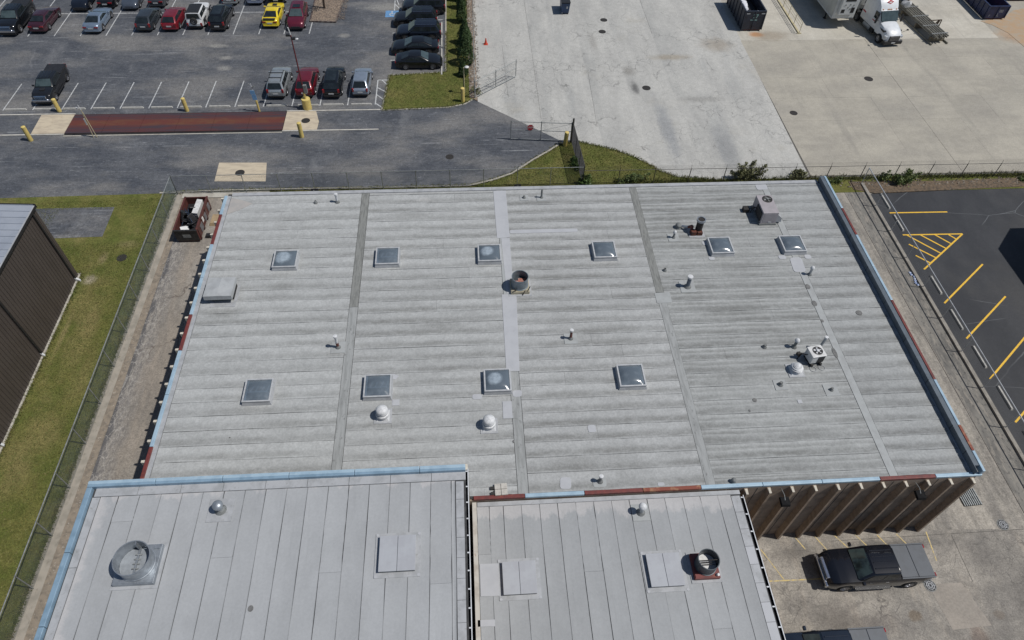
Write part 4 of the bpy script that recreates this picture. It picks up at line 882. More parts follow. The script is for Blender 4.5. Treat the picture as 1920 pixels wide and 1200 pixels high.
# packaged rooftop unit
o = empty('rooftop_unit', (21.06,36.3,ZR), 0, 'large beige rooftop air conditioning unit with round fan on top, back right of the roof', 'air conditioner')
u = MB().box(-.55,.55,-.95,.95,.12,1.1).build('cabinet', MM['unit'], o, bevel=.015)
MB().box(-.42,.42,-.957,-.948,.3,1.0).build('access_panel', MM['unit'], u); MB().box(.0,.22,-.97,-.955,.22,.3).build('handle', MM['white'], u)
MB().lathe([(.36,1.1),(.36,1.125),(.33,1.125),(.33,1.108),(0,1.108)], (.12,.5,0), 24).build('fan_ring', MM['gut'], o); fan_blades(.28, 4, MM['lead'], o, 1.135, (.12,.5))
MB().hexa([(.55,-.85,.15),(1.0,-.85,.15),(1.0,-.1,.15),(.55,-.1,.15)], [(.55,-.85,.85),(.95,-.85,.5),(.95,-.1,.5),(.55,-.1,.85)]).build('side_hood', MM['flash'], o)
MB().box(-.62,-.556,-.8,.2,.25,.95).build('coil', MM['coil'], o)
MB().box(-.6,.62,-1.0,1.0,-.02,.12).build('base_frame', MM['lead'], o)
MB().tube((-.55,.5,.3),(-1.1,.5,.25),.03).tube((-1.1,.5,.25),(-1.1,.6,-.0),.03).tube((-.55,.3,.5),(-.8,.3,.6),.03).tube((-.8,.3,.6),(-.85,.35,0),.03).build('pipework', MM['gut'], o)
MB().box(-1.35,-.95,.35,.75,-.02,.3).build('disconnect_box', M['iron'], o)
# small split condenser
o = empty('condenser_unit', (20.27,23.55,ZR), R(8), 'small white condenser with fan grille on top, standing on legs', 'air conditioner')
MB().box(-.42,.42,-.38,.38,.2,.82).build('cabinet', MM['unitw'], o, bevel=.03)
MB().box(-.02,.4,-.395,-.38,.24,.76).build('coil', MM['coil'], o)
MB().box(-.45,.45,-.41,.41,.82,.88).build('top_panel', MM['unitw'], o, bevel=.03)
MB().lathe([(.3,.88),(.3,.9),(.27,.9),(.27,.884),(0,.884)], (.05,.02,0), 24).build('fan_ring', MM['coil'], o); fan_blades(.25, 5, MM['white'], o, .9, (.05,.02))
MB().lathe([(.11,.9),(.1,.93),(0,.935)], (.05,.02,0), 14).build('hub', MM['white'], o)
for sx_ in (-.28,.28): MB().box(sx_-.06,sx_+.06,-.5,.4,-.02,.2).build('leg', MM['gut'], o)
for sx_ in (-.25,.3): MB().lathe([(.2,.03),(.2,.035),(.17,.035),(.17,.03)], (sx_,-.65,0), 14).build('pad_ring', MM['flash'], o)
MB().tube((-.42,.1,.5),(-.75,.2,.55),.03).tube((-.75,.2,.55),(-.85,.25,0),.03).tube((-.42,.2,.35),(-.65,.35,.4),.025).tube((-.65,.35,.4),(-.7,.4,0),.025).build('pipework', MM['gut'], o)
MB().box(-.95,-.75,.25,.42,.3,.5).build('disconnect_box', M['iron'], o)

# exhaust cylinders
def exhaust(name, x, y, z, r, h, label, basem, bodym, base, kind):
    o = empty(name, (x,y,z), 0, label, 'exhaust fan', 'round upblast exhaust fans')
    b = base
    MB().box(-b,b,-b,b,-.02,.24).build('curb', basem, o, bevel=.02)
    MB().box(-b-.14,b+.14,-b-.14,b+.14,-.02,.03).build('flashing_pad', MM['flash'], o)
    MB().box(-b+.03,b-.03,-b+.03,b-.03,.24,.27).build('top_plate', bodym if kind == 'big' else basem, o)
    MB().lathe([(r,.27),(r+.03,.28),(r+.03,.33),(r,.34),(r,.27+h-.03),(r+.02,.27+h-.02),(r+.02,.27+h),(r-.02,.27+h),(r-.025,.34),(r-.025,.3)], n=40).build('wind_band', bodym, o, smooth=True)
    return o
e = exhaust('exhaust_fan', -14.4,11.72,ZL,.73,.68,'big shiny galvanised exhaust fan cylinder on the tall block roof',M['galv'],M['galv'],.84,'big')
for s in (1,-1):
    pts = [(.03*s,-.62)]+[(s*.7*math.cos(a), .7*math.sin(a)) for a in [R(-62+k*124/8) for k in range(9)]]+[(.03*s,.62)]
    MB().prism(pts, .3, .315).build('damper_blade', pm('matt_galvanised', (.3,.325,.35), (.24,.26,.28), rough=.65, metal=.25, scale=3), e)
MB().box(-.03,.03,-.7,.7,.34,.4).build('centre_bar', M['galv'], e)
MB().box(-.025,.025,.55,.7,.4,.93).build('bracket', M['galv'], e)
for k in range(4): MB().tube((-.12,-.25+.2*k,.4),(.14,-.25+.2*k,.36),.025,6).build('linkage', M['galvpost'], e)
MB().box(.55,.78,.6,.72,.27,.34).build('motor_box', M['galv'], e)
e = exhaust('exhaust_fan', 3.16,30.1,ZR,.52,.8,'grey blue exhaust fan cylinder on a tan base beside the pale centre strip',pm('tan_curb', (.4,.36,.26), (.3,.27,.2), scale=3),pm('grey_blue_steel', (.2,.24,.27), (.15,.18,.2), rough=.45, metal=.4, scale=3),.6,'small')
MB().prism([(.5*math.cos(k*math.pi/12), .5*math.sin(k*math.pi/12)) for k in range(24)], .5, .52).build('inner_plate', MM['inside'], e)
MB().box(-.45,.45,-.05,.05,.55,.62).box(-.1,.42,.1,.3,.53,.56).build('damper', pm('red_primer', (.32,.1,.07), (.4,.3,.25), scale=5), e)
MB().tube((.45,-.55,.2),(.6,-.6,.75),.03).tube((-.3,-.5,.25),(-.35,-.62,.5),.04).tube((.3,-.55,.3),(.15,-.7,.05),.03).build('conduit', M['iron'], e)
e = exhaust('exhaust_fan', 10.87,11.66,ZB,.5,.78,'dark exhaust fan cylinder on a red base, low block roof',MM['red'],pm('dark_steel', (.085,.1,.11), (.06,.07,.08), rough=.5, metal=.4, scale=3),.62,'small')
MB().prism([(.47*math.cos(k*math.pi/12), .47*math.sin(k*math.pi/12)) for k in range(24)], .45, .47).build('inner_plate', MM['unitw'], e)
for k in (-.1,0,.1): MB().box(-.46,.46,k-.014,k+.014,.62,.65).build('guard_bar', M['iron'], e)
MB().tube((0,0,.9),(.5,0,.95),.025).build('bracket', M['iron'], e)
MB().tube((.45,-.48,.27),(.5,-.52,.4),.07,8).build('conduit', MM['unitw'], e)

def hatch(x, y, z, wx, wy, label, mat):
    o = empty('roof_hatch', (x,y,z), 0, label, 'roof hatch', 'square capped roof hatches on the front blocks')
    MB().box(-wx-.2,wx+.2,-wy-.2,wy+.2,-.02,.025).build('flashing_pad', MM['flash'], o)
    MB().box(-wx+.03,wx-.03,-wy+.03,wy-.03,.025,.2).build('curb', MM['lead'], o)
    for s in (-1,1): MB().box(-wx if s < 0 else .008, -.008 if s < 0 else wx, -wy, wy, .2, .25).build('lid_panel', mat, o, bevel=.012)
    for a, b in ((-1,-1),(1,-1),(1,1),(-1,1)): MB().prism([(a*(wx+.13)+.07*math.cos(k), b*(wy+.13)+.07*math.sin(k)) for k in [i*math.pi/4 for i in range(8)]], 0, .035).build('corner_seal', MM['patch'], o)
pl = pm('painted_lid', (.36,.375,.4), (.33,.34,.365), rough=.6, scale=2)
hatch(-3.52,11.62,ZL,.78,.78,'square two panel roof hatch on the tall block roof',pl)
hatch(1.87,11.58,ZB,.8,.78,'square roof hatch on the low block roof, beside its left edge',pl)
hatch(8.9,11.58,ZB,.82,.8,'square roof hatch on the low block roof beside the dark exhaust fan',pl)
# paver stack at the front edge of the warehouse roof
o = empty('paver_stack', (1.08,16.1,ZR), R(2), 'small stack of pale square pavers with vents on the roof by the red front trim', 'paver stack')
for a in (0,1):
    for b in (0,1): MB().box(-.18+.33*a,.13+.33*a,-.34+.33*b,-.03+.33*b,-.02,.16).build('paver', pm('paver', (.47,.45,.41), (.38,.36,.33), rough=.9, scale=6), o, bevel=.01)
for b in (-.18,.12): MB().box(-.4,-.2,b-.1,b+.06,-.02,.12).build('vent_block', M['iron'], o)

# brown metal building at the left
ZN = 7.0
nb = empty('brown_metal_building', (-36,25,0), 0, 'brown ribbed metal building with grey standing seam roof at the left edge', 'building')
no = (-36,25,0); NX, NY1, NY0 = -29.95, 38.75, -12
brown = pm('brown_metal_siding', (.08,.066,.059), (.068,.056,.05), rough=.5, metal=.1, scale=1.2, obj=False, stretch=(1,1,.3), layers=[((.12,.1,.09), 3, (1,1,.15), .6, .75, .4)])
MB().box(-46, NX-.05, NY0, NY1-.03, .1, ZN-.05).build('wall', brown, nb, off=no)
MB().box(-46, NX+.12, NY0, NY1+.12, -.02, .1).build('footing', M['curb'], nb, off=no)
pan = MB().box(0,.03,.0,.29,.1,ZN-.1).box(.03,.05,.0,.05,.1,ZN-.1).mesh('siding_panel', brown)
k = 0; y = NY1-.33
while y > NY0: link('siding_panel', pan, nb, (NX-.05-no[0], y-no[1], 0)); y -= .3
panb = MB().box(-.29,0,.0,.03,.1,ZN-.1).box(-.05,0,.03,.05,.1,ZN-.1).mesh('siding_panel', brown)
for k in range(50): link('siding_panel', panb, nb, (NX-.08-.3*k-no[0], NY1-.03-no[1], 0))
rmet = pm('grey_roof_metal', (.34,.37,.42), (.29,.32,.37), rough=.45, metal=.2, scale=.8, obj=False, rnd=.04)
y = NY1-.02; slope = .06
while y > NY0:
    w = .62
    m = MB(); m.hexa([(-46,y-w+.02,ZN+.95),(NX+.02,y-w+.02,ZN-.0),(NX+.02,y-.02,ZN-.0),(-46,y-.02,ZN+.95)], [(-46,y-w+.02,ZN+1.0),(NX+.02,y-w+.02,ZN+.05),(NX+.02,y-.02,ZN+.05),(-46,y-.02,ZN+1.0)])
    m.hexa([(-46,y-.04,ZN+1.0),(NX+.02,y-.04,ZN+.05),(NX+.02,y-.0,ZN+.05),(-46,y-.0,ZN+1.0)], [(-46,y-.035,ZN+1.05),(NX+.02,y-.035,ZN+.1),(NX+.02,y-.01,ZN+.1),(-46,y-.01,ZN+1.05)])
    m.build('roof_panel', rmet, nb, off=no); y -= w
MB().box(NX-.01,NX+.14,NY0,NY1+.04,ZN-.16,ZN+.03).build('gutter', M['trim'], nb, off=no)
MB().box(NX+.02,NX+.11,NY0,NY1-.05,ZN+.03,ZN+.05).build('gutter_guard', MM['flash'], nb, off=no)
m = MB(); m.hexa([(-46,NY1+.0,ZN+.75),(NX+.14,NY1+.0,ZN-.16),(NX+.14,NY1+.08,ZN-.16),(-46,NY1+.08,ZN+.75)], [(-46,NY1+.0,ZN+1.06),(NX+.14,NY1+.0,ZN+.1),(NX+.14,NY1+.08,ZN+.1),(-46,NY1+.08,ZN+1.06)])
m.build('rake_trim', M['trim'], nb, off=no)
for y in (38.1,31.0,23.9):
    d = MB().box(NX+.01,NX+.11,y-.06,y+.06,.35,ZN-.16).build('downspout', M['trim'], nb, off=no)
    MB().hexa([(NX+.02,y-.07,.1),(NX+(.34 if y > 38 else .2),y-.07,.02),(NX+(.34 if y > 38 else .2),y+.07,.02),(NX+.02,y+.07,.1)], [(NX+.02,y-.07,.42),(NX+(.34 if y > 38 else .2),y-.07,.14),(NX+(.34 if y > 38 else .2),y+.07,.14),(NX+.02,y+.07,.42)]).build('splash_spout', MM['white'], d, off=no)
m = MB().box(-32.3,-31.9,37.1,37.5,ZN+.28,ZN+.36); m.build('vent_cap', MM['white'], nb, off=no)

# neighbour whose shadow falls on the sealed lot (stands beyond the right edge)
rb = empty('neighbour_building', (60,30,0), 0, 'tan block building beyond the right edge that shades the dark lot', 'building')
tanw = pm('tan_block_wall', (.42,.37,.3), (.35,.31,.25), rough=.9, scale=1.5, obj=False)
fp = [(48.4,-10),(48.4,37.55),(50.75,39.95),(85,39.95),(85,-10)]
MB().prism(fp, 0, 8.0).build('wall', tanw, rb, off=(60,30,0))
MB().prism([(x+.03,y-.03) for x, y in fp], 8.0, 8.05).build('roof', MM['flash'], rb, off=(60,30,0))
# two wall lamps on arms over the apron, and box lamps on the walls
def wall_lamp(x, y, z, rz, label, arm=.5, s=.28):
    o = empty('wall_lamp', (x,y,z), rz, label, 'wall lamp', 'flood lamps on the warehouse walls')
    MB().tube((0,0,0),(0,-arm*.6,.12),.025).tube((0,-arm*.6,.12),(0,-arm,.0),.025).build('arm', MM['lead'], o)
    MB().hexa([(-s*.6,-arm-s*.6,-.18),(s*.6,-arm-s*.6,-.18),(s*.6,-arm+s*.6,-.1),(-s*.6,-arm+s*.6,-.1)], [(-s*.55,-arm-s*.5,.0),(s*.55,-arm-s*.5,.0),(s*.55,-arm+s*.5,.06),(-s*.55,-arm+s*.5,.06)]).build('head', MM['black'], o, bevel=.01)
    MB().box(-.06,.06,-.03,.03,-.08,.08).build('bracket', MM['lead'], o)
wall_lamp(16.05,15.66,6.15,0,'black flood lamp on an arm at the left end of the ribbed front wall',.72,.42)
wall_lamp(23.4,15.66,6.15,0,'black flood lamp on an arm at the right end of the ribbed front wall',.72,.42)
wall_lamp(26.7,33.4,6.5,math.pi/2,'black box lamp sticking out past the right edge trim, towards the back',.4,.4)
wall_lamp(26.7,21.5,6.5,math.pi/2,'black box lamp sticking out past the right edge trim, towards the front',.4,.4)
wall_lamp(-11.1,40.0,6.45,math.pi,'black box lamp behind the back roof edge, on the left',.35,.45)
wall_lamp(3.75,40.0,6.45,math.pi,'black box lamp behind the back roof edge, on the right near the grass',.35,.45)

ORD = ['first','second','third','fourth','fifth','sixth','seventh','eighth','ninth','tenth','eleventh','twelfth','thirteenth']
# ------------------------------------------------------------------ vehicles
TYRE = MB().lathe([(.62,-.1),(.92,-.115),(1.0,-.07),(1.0,.07),(.92,.115),(.62,.1)], n=22, axis='y').mesh('tyre', M['tyre'], True)
def rim_mesh(name, mat):
    m = MB().lathe([(.64,.06),(.6,.095),(.56,.09),(.5,.03),(0,.03)], n=22, axis='y')
    for k in range(6):
        a = 2*math.pi*k/6; ca, sa = math.cos(a), math.sin(a); px, pz = -sa*.07, ca*.07
        m.add([(px+.1*ca,.085,pz+.1*sa),(-px+.1*ca,.085,-pz+.1*sa),(-px+.6*ca,.092,-pz+.6*sa),(px+.6*ca,.092,pz+.6*sa)], [(0,1,2,3),(3,2,1,0)])
    m.lathe([(.14,.07),(.14,.1),(0,.105)], n=10, axis='y')
    return m.mesh(name, mat, False)
RIM = rim_mesh('rim', M['rim']); RIMD = rim_mesh('rim', M['rimdark'])
def wheel(parent, x, y, r, w, dark=False):
    o = bpy.data.objects.new('wheel', None); C.objects.link(o); o.parent = parent; o.empty_display_size = .1
    o.location = (x, y, r); o.scale = (r, w/.23*1.0, r)
    if y < 0: o.rotation_euler = (0, 0, math.pi)
    link('tyre', TYRE, o); link('rim', RIMD if dark else RIM, o)
    return o
def interp(keys, x):
    if x <= keys[0][0]: return keys[0][1]
    for (a, va), (b, vb) in zip(keys, keys[1:]):
        if x <= b: return va+(vb-va)*(x-a)/(b-a) if b > a else vb
    return keys[-1][1]
SPEC = {  # L, W, H, belt, wheel r, front axle, rear axle, top profile (x,z), cabin: rear base, rear top, front top, front base
 'sedan': dict(L=4.85,W=1.84,H=1.45,r=.335,fa=1.43,ra=-1.38,top=[(-2.425,.74),(-2.36,.96),(-1.75,1.03),(-1.2,.99),(.95,.97),(1.6,.9),(2.2,.78),(2.4,.6),(2.425,.5)],cab=(-1.78,-.95,.25,1.05),tail='wide'),
 'coupe': dict(L=4.75,W=1.85,H=1.37,r=.34,fa=1.42,ra=-1.35,top=[(-2.375,.72),(-2.3,.98),(-1.75,1.0),(-1.0,.96),(.8,.95),(1.6,.89),(2.15,.77),(2.35,.58),(2.375,.5)],cab=(-1.72,-.75,.1,.95),tail='wide'),
 'hatch': dict(L=4.35,W=1.8,H=1.5,r=.325,fa=1.33,ra=-1.28,top=[(-2.175,.7),(-2.1,.95),(-1.7,1.0),(.95,.98),(1.5,.92),(2.0,.78),(2.15,.58),(2.175,.5)],cab=(-2.02,-1.45,.2,1.08),tail='corner'),
 'suv': dict(L=4.8,W=1.92,H=1.74,r=.375,fa=1.42,ra=-1.42,top=[(-2.4,.85),(-2.33,1.08),(-1.9,1.12),(1.0,1.1),(1.6,1.06),(2.15,.96),(2.37,.72),(2.4,.6)],cab=(-2.3,-1.95,.3,1.05),tail='corner'),
 'crossover': dict(L=4.6,W=1.86,H=1.66,r=.36,fa=1.36,ra=-1.32,top=[(-2.3,.8),(-2.23,1.04),(-1.8,1.08),(.95,1.06),(1.55,1.0),(2.1,.88),(2.27,.66),(2.3,.55)],cab=(-2.15,-1.6,.2,1.05),tail='corner'),
 'jeep': dict(L=4.3,W=1.85,H=1.83,r=.4,fa=1.25,ra=-1.2,top=[(-2.0,.7),(-1.98,1.16),(-1.9,1.18),(.7,1.16),(1.9,1.1),(2.02,1.0),(2.05,.7)],cab=(-1.98,-1.9,.35,.6),tail='corner'),
 'pickup': dict(L=5.9,W=2.02,H=1.92,r=.41,fa=1.87,ra=-1.83,top=[(-2.95,.9),(-2.92,1.32),(-2.6,1.36),(-1.0,1.36),(1.2,1.3),(1.9,1.27),(2.6,1.18),(2.9,.95),(2.95,.75)],cab=(-.95,-.8,.72,1.42),tail='corner'),
}
def car(kind, name, loc, heading, label, col, group, roofcol=None, cover=None, rails=None, cat='car', darkrim=False, scale=1., extras=(), metal=.25, wsglass=None):
    """loc = centre on the ground, heading = direction of the nose (radians from +X)"""
    s = SPEC[kind]; L, W, H, r = s['L'], s['W'], s['H'], s['r']; hw = W/2
    pmn = paint(*col) if not isinstance(col, bpy.types.Material) else col
    root = empty(name, (loc[0],loc[1],0), heading, label, cat, group)
    root.scale = (scale,)*3
    rp = roofcol or pmn
    sill = .26 if kind in ('sedan','coupe','hatch') else .36
    Ra = r*1.17
    st = [-L/2, -L/2+.05, -L/2+.2]
    for xa in (s['ra'], s['fa']):
        st += [xa-Ra-.02] + [xa-Ra*math.cos(R(a)) for a in (0,25,50,75,90,105,130,155,180)] + [xa+Ra+.02]
        if xa < 0: st += [(s['ra']+s['fa'])/2-.5, (s['ra']+s['fa'])/2+.5]
    st += [L/2-.25, L/2-.08, L/2]
    st = sorted(st); rows = []
    def wid(x):
        e = max(0, (abs(x)-(L/2-.7))/.7); return hw*(1-.16*e*e*(1.2 if x > 0 else 1))
    for x in st:
        b = sill
        for xa in (s['ra'], s['fa']):
            d = abs(x-xa)
            if d <= Ra+1e-6: b = max(b, r+math.sqrt(max(0, Ra*Ra-d*d))*.96)
        if abs(x) > L/2-.12: b = sill+.12
        t = interp(s['top'], x); w = wid(x); mid = max(b+.04, min(.62*t+.05, t-.16)); sh = max(mid+.03, t-.09)
        if sh > t-.02: sh = t-.02
        if b > mid-.02: b = mid-.02
        half = [(w*.97,b),(w,mid),(w*.985,sh),(w*.93,t),(w*.6,t+.035),(0,t+.045)]
        rows.append([(x,y,z) for y, z in half] + [(x,-y,z) for y, z in reversed(half[:-1])])
    m = MB().grid(rows)
    k = len(rows[0]); n0 = len(rows)-1
    m.f = [q[::-1] for q in m.f]
    m.f.append(tuple(range(k))); m.f.append(tuple(n0*k+i for i in reversed(range(k))))
    body = m.build('body', pmn, root, smooth=True)
    for p in body.data.polygons: p.use_smooth = True
    try: body.data.set_sharp_from_angle(angle=R(50))
    except Exception: pass
    MB().box(-L/2+.12, L/2-.12, -hw*.78, hw*.78, .2, sill+.3).build('underbody', M['trim'], root)
    # cabin
    xb0, xt0, xt1, xb1 = s['cab']; zb = interp(s['top'], (xb0+xb1)/2)-.03; wb_, wt = hw*.93, hw*(.74 if kind not in ('jeep','pickup') else .8)
    def ring(x, zt, wtop, zbase):
        return [(x, wb_, zbase), (x, wtop+.03, zt-.09), (x, wtop-.05, zt-.015), (x, wtop*.5, zt+.012), (x, 0, zt+.018), (x, -wtop*.5, zt+.012), (x, -wtop+.05, zt-.015), (x, -wtop-.03, zt-.09), (x, -wb_, zbase)]
    H2 = H-.02
    zb0 = interp(s['top'], xb0)+.0; zb1 = interp(s['top'], xb1)+.02
    seq = [(xb0, zb0+.02, wb_-.05), (xt0, H2-.035, wt-.01), ((xt0+xt1)/2, H2, wt), (xt1, H2-.03, wt-.01), (xb1, zb1+.0, wb_-.05)]
    m = MB().grid([ring(x, z, w, zb) for x, z, w in seq]); m.f = [q[::-1] for q in m.f]
    cab = m.build('cabin', pmn, root, smooth=True)
    # roof skin, proud of the cabin
    rr = []
    for u in (0.04, .5, .96):
        x = xt0+(xt1-xt0)*u; z = H2+(.006 if u == .5 else -.02)+.012; rr.append([(x, wt-.06, z-.02), (x, wt*.5, z+.012), (x, 0, z+.018), (x, -wt*.5, z+.012), (x, -wt+.06, z-.02)])
    m = MB().grid(rr); m.f = [q[::-1] for q in m.f]; rf = m.build('roof', rp, root, smooth=True)
    def pane(nm, P, inset, mat, off=.012):
        c = sum((Vector(p) for p in P), Vector())/len(P); Q = [Vector(p).lerp(c, inset) for p in P]
        nrm = (Q[1]-Q[0]).cross(Q[2]-Q[0]).normalized()
        if nrm.dot(c-Vector((0,0,zb*.8))) < 0: nrm = -nrm; Q = Q[::-1]
        Q2 = [q+nrm*off for q in Q]; Q1 = [q-nrm*.02 for q in Q]; n = len(Q)
        MB().add(Q1+Q2, [tuple(range(n,2*n))]+[(i,(i+1)%n,(i+1)%n+n,i+n) for i in range(n)]).build(nm, mat, cab)
    wsg = wsglass or M['wind']
    pane('windscreen', [(xb1-.02,-wb_+.08,zb1+.03),(xb1-.02,wb_-.08,zb1+.03),(xt1+.02,wt-.1,H2-.035),(xt1+.02,-wt+.1,H2-.035)], .05, wsg, .03)
    pane('rear_window', [(xb0+.02,-wb_+.1,zb0+.05),(xb0+.02,wb_-.1,zb0+.05),(xt0-.02,wt-.1,H2-.05),(xt0-.02,-wt+.1,H2-.05)], .07 if kind != 'pickup' else .12, M['glass'], .03)
    for sgn in (1, -1):
        def side(x, f): return (x, sgn*(wb_+(wt+.03-wb_)*f), zb+(H2-.09-zb)*f)
        xs_ = [xb0+(xt0-xb0)*.25+.12, xb0+(xt0-xb0)*.85+.1]; xe = [xb1-(xb1-xt1)*.22-.1, xt1+(xb1-xt1)*.12-.08]
        mids = [.0, .48, 1.] if kind not in ('suv','crossover') else [0., .26, .63, 1.]
        if kind == 'coupe': mids = [.0, .3, 1.]
        for a, b in zip(mids, mids[1:]):
            lo0 = xs_[0]+(xe[0]-xs_[0])*a+.035; lo1 = xs_[0]+(xe[0]-xs_[0])*b-.035
            hi0 = xs_[1]+(xe[1]-xs_[1])*a+.035; hi1 = xs_[1]+(xe[1]-xs_[1])*b-.035
            pane('side_window', [side(lo0,.16),side(lo1,.16),side(hi1,.93),side(hi0,.93)], .0, M['glass'], .012)
        mx = xb1-(xb1-xt1)*.25
        mi = MB().box(mx-.1,mx+.06,sgn*(hw-.02) if sgn > 0 else -(hw+.2),(hw+.2) if sgn > 0 else -(hw-.02),zb+.02,zb+.18).build('mirror', pmn if not darkrim else M['trim'], root, bevel=.04)
        wheel(root, s['fa'], sgn*(hw-.1), r, .23, darkrim); wheel(root, s['ra'], sgn*(hw-.1), r, .23, darkrim)
        tz = interp(s['top'], L/2-.12)
        fx = L/2-.32; fw = wid(L/2-.2)
        m = MB(); zz = tz+.0
        m.hexa([(fx-.1,sgn*(fw*.62),zz-.12),(fx+.26,sgn*(fw*.55),zz-.14),(fx+.2,sgn*(fw*.93),zz-.14),(fx-.2,sgn*(fw*1.02),zz-.06)] if sgn > 0 else [(fx-.2,sgn*(fw*1.02),zz-.06),(fx+.2,sgn*(fw*.93),zz-.14),(fx+.26,sgn*(fw*.55),zz-.14),(fx-.1,sgn*(fw*.62),zz-.12)],
               [(fx-.1,sgn*(fw*.62),zz+.06),(fx+.22,sgn*(fw*.55),zz-.02),(fx+.16,sgn*(fw*.93),zz-.02),(fx-.2,sgn*(fw*1.01),zz+.05)] if sgn > 0 else [(fx-.2,sgn*(fw*1.01),zz+.05),(fx+.16,sgn*(fw*.93),zz-.02),(fx+.22,sgn*(fw*.55),zz-.02),(fx-.1,sgn*(fw*.62),zz+.06)])
        m.build('headlight', M['head'], root)
        bz = interp(s['top'], -L/2+.06); rw = wid(-L/2+.05)
        if s['tail'] == 'wide': MB().box(-L/2-.015,-L/2+.16,min(sgn*rw*.5,sgn*rw*1.0),max(sgn*rw*.5,sgn*rw*1.0),bz-.2,bz-.05).build('taillight', M['tail'], root, bevel=.02)
        else: MB().box(-L/2-.012,-L/2+.16,min(sgn*rw*.78,sgn*rw*1.015),max(sgn*rw*.78,sgn*rw*1.015),bz-.26,bz+.1).build('taillight', M['tail'], root, bevel=.02)
        for hx_ in ((xb0+xb1)/2-.45, (xb0+xb1)/2+.45): MB().box(hx_-.1,hx_+.1,sgn*(hw+.005)-.015,sgn*(hw+.005)+.015,zb-.16,zb-.12).build('door_handle', pmn, root)
    MB().box(-L/2-.02,-L/2+.03,-.26,.26,.62*1.0,.75).build('licence_plate', M['plate'], root)
    fz = interp(s['top'], L/2-.02)
    MB().box(L/2-.1,L/2+.015,-hw*.5,hw*.5,fz-.22,fz-.02).build('grille', M['trim'], root, bevel=.02)
    MB().box(-L/2-.03,-L/2+.15,-hw*.8,hw*.8,.34,.5).build('rear_bumper', M['trim'] if kind in ('suv','crossover','jeep','pickup') else pmn, root, bevel=.04)
    MB().box(L/2-.22,L/2+.03,-hw*.8,hw*.8,.32,.48).build('front_bumper', M['trim'] if kind in ('suv','crossover','jeep') else pmn, root, bevel=.04)
    if rails:
        for sgn in (1,-1):
            m = MB().tube((xt0+.15,sgn*(wt-.1),H2+.06),(xt1-.1,sgn*(wt-.1),H2+.06),.025)
            for q in (xt0+.2,(xt0+xt1)/2,xt1-.15): m.tube((q,sgn*(wt-.1),H2-.02),(q,sgn*(wt-.1),H2+.06),.02)
            m.build('roof_rail', rails, root)
        if 'bars' in extras:
            for q in (.35,.75): MB().box(xt0+(xt1-xt0)*q-.035,xt0+(xt1-xt0)*q+.035,-wt+.06,wt-.06,H2+.05,H2+.08).build('roof_bar', M['trim'], root)
    if 'sunroof' in extras: MB().box((xt0+xt1)/2+.05,(xt0+xt1)/2+.75,-.4,.4,H2+.025,H2+.036).build('sunroof', M['glass'], root)
    if 'panoroof' in extras: MB().box(xt0+.25,xt1-.1,-.5,.5,H2+.025,H2+.038).build('sunroof', M['glass'], root)
    if 'spoiler' in extras:
        MB().box(-L/2+.02,-L/2+.28,-hw*.72,hw*.72,1.1,1.14).box(-L/2+.1,-L/2+.2,-hw*.6,-hw*.55,.98,1.1).box(-L/2+.1,-L/2+.2,hw*.55,hw*.6,.98,1.1).build('spoiler', M['trim'], root)
    if 'scoop' in extras: MB().box(L/2-1.3,L/2-.85,-.25,.25,interp(s['top'],L/2-1.1)+.02,interp(s['top'],L/2-1.1)+.1).build('hood_scoop', M['trim'], root, bevel=.03)
    if 'spare' in extras:
        w_ = wheel(root, -L/2-.05, 0, .38, .26, False); w_.location = (-L/2+.04, 0, 1.0); w_.rotation_euler = (0,0,math.pi/2)
        for sgn in (1,-1): MB().box(s['fa']-.5,s['fa']+.5,min(sgn*(hw-.1),sgn*(hw+.12)),max(sgn*(hw-.1),sgn*(hw+.12)),.88,.94).box(s['ra']-.48,s['ra']+.48,min(sgn*(hw-.1),sgn*(hw+.12)),max(sgn*(hw-.1),sgn*(hw+.12)),.88,.94).build('fender_flare', M['trim'], root)
    if kind == 'pickup':
        zc = 1.41
        if cover:
            nP = 2 if 'split' in extras else 1
            for q in range(nP):
                a = -L/2+.06+q*(L/2-1.06)/nP; b = -L/2+.06+(q+1)*(L/2-1.06)/nP
                MB().box(a+.008,b-.008,-hw*.87,hw*.87,zc-.03,zc+.035).build('bed_cover', cover, root, bevel=.02)
            for q0, q1 in ((-.955,-.885),(.885,.955)): MB().box(-L/2+.05,-1.0,hw*q0,hw*q1,zc-.06,zc+.02).build('bed_rail', M['trim'] if 'plainrail' not in extras else cover, root)
        MB().box(L/2-.06,L/2+.1,-hw*.92,hw*.92,.55,.82).build('front_bumper', M['chrome'], root, bevel=.05)
        MB().box(-L/2-.12,-L/2+.02,-hw*.85,hw*.85,.55,.72).build('rear_bumper', M['chrome'], root, bevel=.04)
        g = MB().box(L/2-.12,L/2+.05,-hw*.6,hw*.6,.85,1.17).build('grille_frame', M['chrome'], root, bevel=.03)
        MB().box(L/2-.1,L/2+.065,-hw*.54,hw*.54,.9,1.12).build('grille_mesh', pm('blue_grey_mesh', (.12,.19,.3), (.05,.07,.1), rough=.3, metal=.5, scale=20), g)
        for q in range(4): MB().box(xt0+.12,xt1-.15,-wt*.62+q*wt*.41-.03,-wt*.62+q*wt*.41+.03,H2+.01,H2+.034).build('roof_rib', pmn, rf, bevel=.012)
        for sgn in (1,-1): MB().box(-.7,1.3,min(sgn*(hw-.05),sgn*(hw+.1)),max(sgn*(hw-.05),sgn*(hw+.1)),.38,.44).build('side_step', M['trim'], root)
    return root
NEAR, FAR = math.pi/2, -math.pi/2      # nose away from / towards the camera
bk = ('black', (.008,.009,.011)); nv = ('midnight', (.009,.012,.02)); dg = ('charcoal', (.03,.036,.043)); sv_ = ('silver', (.42,.45,.46), .6)
